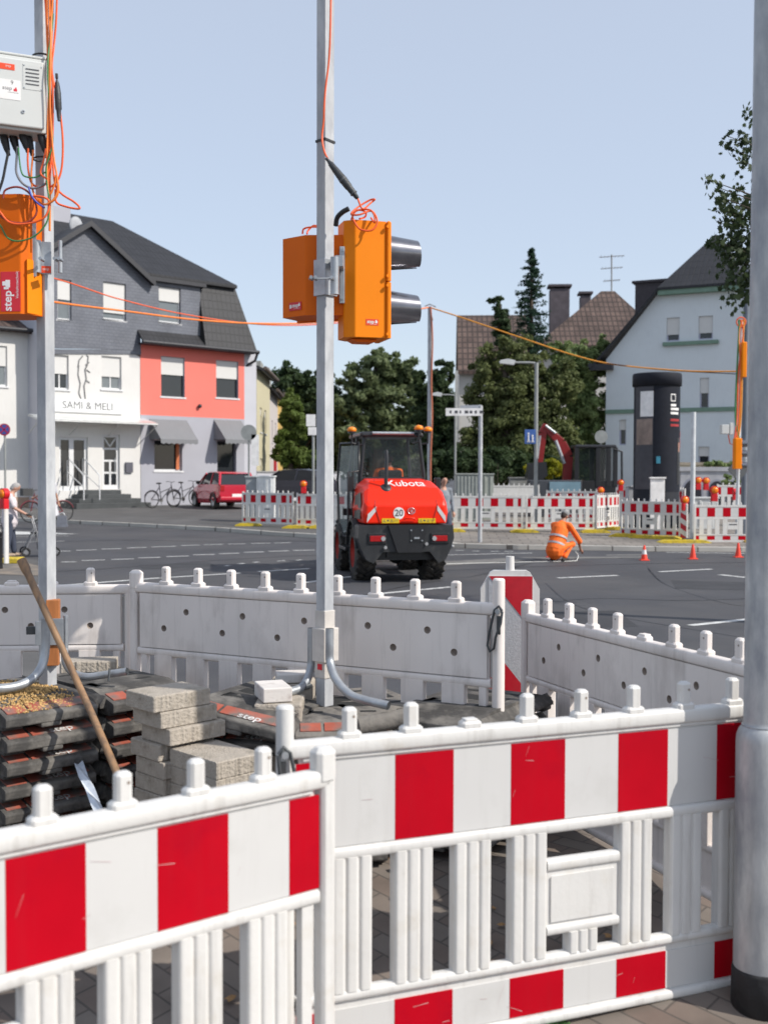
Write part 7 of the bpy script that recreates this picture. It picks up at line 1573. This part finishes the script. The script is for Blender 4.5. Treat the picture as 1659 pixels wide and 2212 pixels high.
m = MB(); loc, h = post(m, 1496, 28.6, 888, .062, .05); t = thing('white_pole', 'plain white pole standing behind the corner of the far barriers', 'pole', loc); m.build('post', pm('pole_white', (.58, .60, .61), rough=.5), t); m = MB(); m.box(-.18, .18, -.3, .3, 0, .1); m.build('foot', rubber, t)
# advertising column
r_ = 51/S(34); cc = P(1417, 1065, 34); t = thing('advertising_column', 'tall round dark advertising column with posters behind the far barriers', 'advertising column', (cc.x, cc.y, gh(34)+.1)); z1 = P(1417, 806, 34).z-gh(34)-.1; zc = P(1417, 833, 34).z-gh(34)-.1
m = MB(); m.lathe([(r_*.97, 0), (r_*.97, .5), (r_*.95, .52), (r_*.95, zc)], n=48); m.build('drum', pm('column_dark', (.018, .02, .026), rough=.7, spec=.2), t); m = MB(); m.lathe([(r_*.95, zc), (r_*1.02, zc), (r_*1.02, z1-.05), (r_*.99, z1), (0, z1+.02)], n=48); m.build('cap', pm('column_cap', (.02, .022, .03), rough=.7, spec=.2), t)
def wrap(m, a0, a1, z0, z1_, mi, k=.96, n=10):
    vs = []
    for i in range(n+1): a = R(a0+(a1-a0)*i/n); vs += [(math.sin(a)*r_*k, -math.cos(a)*r_*k, z0), (math.sin(a)*r_*k, -math.cos(a)*r_*k, z1_)]
    m.add(vs, [(2*i, 2*i+2, 2*i+3, 2*i+1) for i in range(n)], mi, True)
def zc_(y): return P(1417, y, 34).z-gh(34)-.1
m = MB(); wrap(m, -78, -22, zc_(1055), zc_(836), 2, .957); wrap(m, -58, -22, zc_(900), zc_(846), 0, .962); wrap(m, -72, -24, zc_(960), zc_(905), 3, .962); wrap(m, -72, -24, zc_(1000), zc_(962), 2, .964)
m.build('pale_poster', [letter_w, letter_d, pm('poster_grey', (.06, .06, .07), rough=.7), pm('poster_tan', (.24, .18, .15), rough=.5, var=.3, scale=4)], t)
m = MB(); wrap(m, -20, 85, zc_(1060), zc_(838), 0, .958)
for y, w0, w1, hh_ in ((876, 22, 40, 5), (884, 22, 52, 5), (893, 22, 50, 5)): wrap(m, w0, w1, zc_(y+hh_/2), zc_(y-hh_/2), 1, .966, 6)
wrap(m, 22, 38, zc_(868), zc_(852), 1, .965); wrap(m, 24, 36, zc_(866), zc_(854), 0, .967)
for y in (908, 919): wrap(m, 22, 55, zc_(y+2), zc_(y-3), 2, .966, 6)
wrap(m, 48, 72, zc_(1045), zc_(945), 3, .965); wrap(m, 52, 64, zc_(975), zc_(955), 4, .967); wrap(m, 66, 74, zc_(965), zc_(930), 2, .968)
wrap(m, -14, -4, zc_(1000), zc_(985), 5, .966); m.build('dark_poster', [pm('poster_dark', (.014, .016, .024), rough=.7, spec=.2), letter_w, pm('poster_red', (.35, .02, .02), rough=.4), pm('poster_figure', (.010, .010, .012), rough=.4), pm('poster_skin', (.30, .16, .12), rough=.5), pm('poster_teal', (.05, .25, .35), rough=.4)], t)  # the near-black print is the dark figure on the poster
# cabinets, crate, notice boards
def cabinet(x0, x1, ytop, Y, label, mt, rib=0, cat='cabinet', nm='utility_cabinet', dep=.5):
    a = P(x0, 1065, Y); w_ = (x1-x0)/S(Y); h = P(x0, ytop, Y).z-gh(Y)-.1; t = thing(nm, label, cat, (a.x, a.y, gh(Y)+.1)); m = MB(); m.box(0, w_, 0, dep, 0, h-.05)
    for k in range(rib): x = w_*(k+.5)/rib; m.box(x-.03, x+.03, -.025, -.0, .1, h-.1)
    m.build('body', mt, t, bevel=.01); m = MB(); m.box(-.03, w_+.03, -.04, dep+.03, h-.048, h); m.build('lid', mt, t, bevel=.01); return t
cabinet(986, 1040, 1022, 37, 'grey ribbed utility cabinet right of the walker', pm('cabinet_ribbed', (.30, .32, .30), rough=.7), 7); cabinet(1042, 1066, 1022, 37.3, 'narrow grey cabinet beside the ribbed one', pm('cabinet_plain', (.32, .34, .31), rough=.7), 2)
cabinet(1102, 1140, 1030, 42, 'low grey box under the dark hedge', pm('box_stone', (.26, .26, .25), rough=.8)); cabinet(531, 553, 1029, 36.0, 'grey plastic container behind the left distant barrier', pm('container_grey', (.34, .36, .37), rough=.6), 0, 'container', 'container')
cabinet(554, 592, 1028, 35.6, 'white crate standing behind the left distant barrier', pm('crate_white', (.70, .71, .70), rough=.6), 3, 'crate', 'crate'); cabinet(1405, 1436, 1003+26, 31.0, 'small white notice board before the advertising column', letter_w, 0, 'notice board', 'notice_board', .04); cabinet(1358, 1388, 1048, 35, 'pale box at the foot of the advertising column', pm('box_pale', (.45, .46, .48), rough=.6), 0, 'box', 'box')
cabinet(1500, 1552, 1072, 33, 'white generator box behind the far right barrier', pm('generator_white', (.55, .56, .55), rough=.6), 2, 'generator', 'generator')
# bicycles
def bicycle(label, loc, rz, frame_m, basket=False):
    t = thing('bicycle', label, 'bicycle', loc, rz, 'parked bicycles'); t2 = pm('spoke', (.25, .25, .25), rough=.4, metal=.5)
    for x in (-.53, .53):
        m = MB(); m.torus((x, 0, .34), .325, .020, 'y', 32, 8); w_ = m.build('wheel', blk, t); m = MB()
        for k in range(10): a = 2*math.pi*k/10; m.tube([(x, 0, .34), (x+math.cos(a)*.32, 0, .34+math.sin(a)*.32)], .0035, 4)
        m.cyl((x, -.03, .34), (x, .03, .34), .025, n=8); m.build('spokes', t2, w_)
        m = MB(); m.torus((x, 0, .34), .36, .022, 'y', 20, 6, a0=R(20), a1=R(160)); m.build('mudguard', frame_m, t)
    m = MB(); H_ = (.42, 0, .86); S_ = (-.16, 0, .84); Bb = (-.08, 0, .30)
    for a, b in ((H_, Bb), (S_, Bb), (S_, (-.53, 0, .34)), (Bb, (-.53, 0, .34)), ((.40, 0, .80), (-.12, 0, .62)), ((.40, 0, .94), (.53, 0, .34)), ((-.16, 0, .84), (-.18, 0, .96))): m.tube([a, b], .019, 8)
    m.build('frame', frame_m, t); m = MB(); m.tube([(.34, -.28, 1.05), (.44, -.2, 1.06), (.42, 0, 1.02), (.44, .2, 1.06), (.34, .28, 1.05)], .014, 8); m.tube([(.42, 0, 1.02), (.40, 0, .92)], .016, 8); m.build('handlebar', t2, t)
    m = MB(); m.ball((-.19, 0, .985), (.13, .075, .035)); m.build('saddle', blk, t); m = MB(); m.cyl((-.08, -.01, .30), (-.08, .01, .30), .09, n=16); m.tube([(-.08, .03, .30), (-.02, .03, .15), (-.02, .12, .15)], .012, 6); m.tube([(-.08, -.03, .30), (-.14, -.03, .45), (-.14, -.12, .45)], .012, 6); m.build('crank', t2, t)
    if basket: m = MB(); m.box(.50, .82, -.17, .17, .86, 1.10); m.build('basket', pm('basket_dark', (.05, .05, .05), rough=.7), t)
    return t
c_ = P(352, 1085, 44.8); bicycle('dark bicycle leaning before the shop window with the orange banner', (c_.x, c_.y, gh(44.8)+.10), R(46), pm('bike_dark', (.03, .03, .04), rough=.4)); c_ = P(384, 1080, 46.6); bicycle('second dark bicycle behind the first one at the grey house', (c_.x+.3, c_.y, gh(46)+.10), R(42), pm('bike_dark'
 , (.03, .03, .04)))
c_ = P(72, 1118, 36); bicycle('dark red bicycle with a front basket, half hidden behind the left pole', (c_.x+.45, c_.y, gh(36)+.06), R(215), pm('bike_red', (.15, .02, .03), rough=.4), True)
# far signal pole with its cables
m = MB(); loc, h = post(m, 927, 33.5, 662, .06, .1); t = thing('signal_pole', 'far galvanised pole with an orange cable, rising behind the wheel loader', 'pole', loc); m.build('post', galv2, t); m = MB(); m.tube([(-.15, 0, h+.02), (0, 0, h+.08), (.18, 0, h)], .02, 6); m.tube([(0, 0, h-.05), (.1, 0, h-.4)], .02, 6); m.build('cable_hook', galv, t)
pl_ = loc; m = MB(); m.tube(spline([(loc[0]+.02, loc[1]-.07, loc[2]+h), (loc[0]+.08, loc[1]-.08, loc[2]+h-1), (loc[0]+.05, loc[1]-.08, loc[2]+h-2.2), (loc[0]+.08, loc[1]-.08, loc[2]+h-3.3), (loc[0]+.04, loc[1]-.08, loc[2]+h-4.5), (loc[0]+.04, loc[1]-.08, loc[2]+.6)], 6), .026, 6); tag(m.build('cable', pm('cable_faded', (.42, .13, .07), rough=.6)), 'orange cable running down the far pole behind the wheel loader', 'cable')
def far_cable(pts_, r, mt, label): m = MB(); m.tube(spline([P(*p) for p in pts_], 8), r, 6); tag(m.build('overhead_cable', mt), label, 'cable', 'overhead cables across the junction')
m = MB(); loc, h = post(m, -420, 16.45, 480, .06, .0); t = thing('signal_pole', 'galvanised pole beyond the left edge holding the overhead cables', 'pole', loc); m.build('post', galv2, t); m = MB(); m.box(-.4, .4, -.4, .4, 0, .2); m.build('foot', rubber, t)
far_cable([(-420, 500, 16.5), (-80, 556, 20), (125, 605, 22), (250, 645, 24), (400, 680, 27), (560, 701, 29), (700, 700, 31), (820, 684, 32.5), (927, 663, 33.5)], .016, cable_o, 'upper orange overhead cable from the left pole to the far pole')
far_cable([(-420, 560, 16.4), (-80, 622, 19), (125, 655, 21), (270, 673, 23.5), (420, 691, 26), (560, 699, 28), (700, 696, 30), (820, 681, 32), (927, 663, 33.5)], .022, cable_o2, 'lower thicker orange overhead cable from the left pole to the far pole')
far_cable([(927, 663, 33.5), (990, 683, 33), (1130, 730, 32), (1240, 766, 31.5), (1330, 786, 31), (1480, 799, 30), (1600, 800, 29.3)], .020, pm('cable_yellow', (.75, .30, .03), rough=.5), 'yellow-orange overhead cable sagging from the far pole to the right')
far_cable([(1310, 783, 31), (1430, 797, 30.5), (1600, 806, 29.3)], .012, cable_k, 'thin dark overhead cable reaching the far right signal pole')
# far right temporary signal group
m = MB(); pA = P(1592, 1098, 29); pB = P(1601, 690, 29); t = thing('signal_pole', 'far temporary signal pole wrapped in orange and yellow cables at the right', 'pole', (pA.x, pA.y, gh(29)+.1)); o_ = Vector((pA.x, pA.y, gh(29)+.1)); m.tube([(0, 0, 0), pB-o_], .045, 10); m.build('post', pm('pole_white', (.58, .6, .61)), t); m = MB(); m.box(-.3, .3, -.3, .3, 0, .12); m.build('foot', rubber, t)
for i, (mt, dx_) in enumerate(((cable_o, -.03), (cable_o2, .03), (pm('cable_yellow', (.75, .30, .03)), .07), (cable_g, -.07))):
    m = MB(); m.tube(spline([P(1601, 688, 28.9)+Vector((dx_, 0, 0)), P(1600+5*(-1)**i, 720, 28.9), P(1597, 800, 28.9)+Vector((dx_, 0, 0)), P(1594, 900, 28.9)+Vector((dx_, 0, 0)), P(1590+4*(i-1), 950, 28.9)], 6), .022, 6); tag(m.build('cable', mt), ['orange', 'light orange', 'yellow', 'green'][i]+' cable running down the far right temporary signal pole', 'cable', 'cables on the far right pole')
m = MB(); m.torus((P(1600, 693, 28.9).x, 28.9, P(1600, 693, 28.9).z), .12, .018, 'y', 16, 6); tag(m.build('cable', cable_o), 'orange cable ring on top of the far right temporary signal pole', 'cable')
def far_signal(x0, x1, y0, y1, Y, label, vis=()):
    a = P(x0, y1, Y); w_ = (x1-x0)/S(Y); h = (y1-y0)/S(Y); t = thing('traffic_signal', label, 'traffic signal', a, 0); m = MB(); m.box(0, w_, 0, .22, 0, h, 0, None, .02); m.build('housing', orange, t, bevel=.01)
    for z in vis: m = MB(); m.cyl((w_, .1, h*z), (w_+.17, .1, h*z), .095, .085, 16); m.build('visor', visor, t)
far_signal(1602, 1613, 736, 812, 28.8, 'orange box high on the far right signal pole'); far_signal(1587, 1603, 944, 1011, 28.6, 'far orange traffic signal with black visors near the lamp post', (.82, .5, .12))
m = MB(); loc, h = post(m, 1607, 31, 548, .085); t = thing('mast', 'tall dark grey mast behind the far temporary signal', 'mast', loc); m.build('post', pm('mast_grey', (.13, .15, .18), rough=.5), t); m = MB(); m.cyl((0, 0, 1.9), (0, 0, 2.6), .095, n=12); m.build('sleeve', galv, t)
p = P(1595, 1012, 30); t = thing('diamond_sign', 'dark diamond sign seen from behind at the far right', 'traffic sign', (p.x, p.y, p.z)); m = MB(); s_ = .24; m.prism([(0, s_*1.4), (s_*1.3, 0), (0, -s_*1.4), (-s_*1.3, 0)], -.01, .01, 'y', 0, Matrix.Rotation(R(10), 4, 'Z')); m.build('plate', pm('sign_back', (.08, .085, .09), rough=.5), t); m = MB(); m.cyl((0, .05, -1.35), (0, .05, .2), .03, n=8); m.build('post', polem, t)
cabx = P(1559, 935, 28.9); t = thing('control_box', 'far white control box on the temporary signal pole at the right', 'control box', cabx); m = MB(); w_ = 16/S(29); m.box(0, w_, 0, .2, 0, 20/S(29)); m.box(w_+.02, 26/S(29), .0, .16, -.02, 24/S(29)); m.build('case', cab_m, t, bevel=.01); m = MB(); m.tube([(.2, .1, -.02), (.24, .08, -.25), (.36, .05, -.3), (.42, .05, -.1)], .015, 6); m.build('cable_tail', cable_o, t)
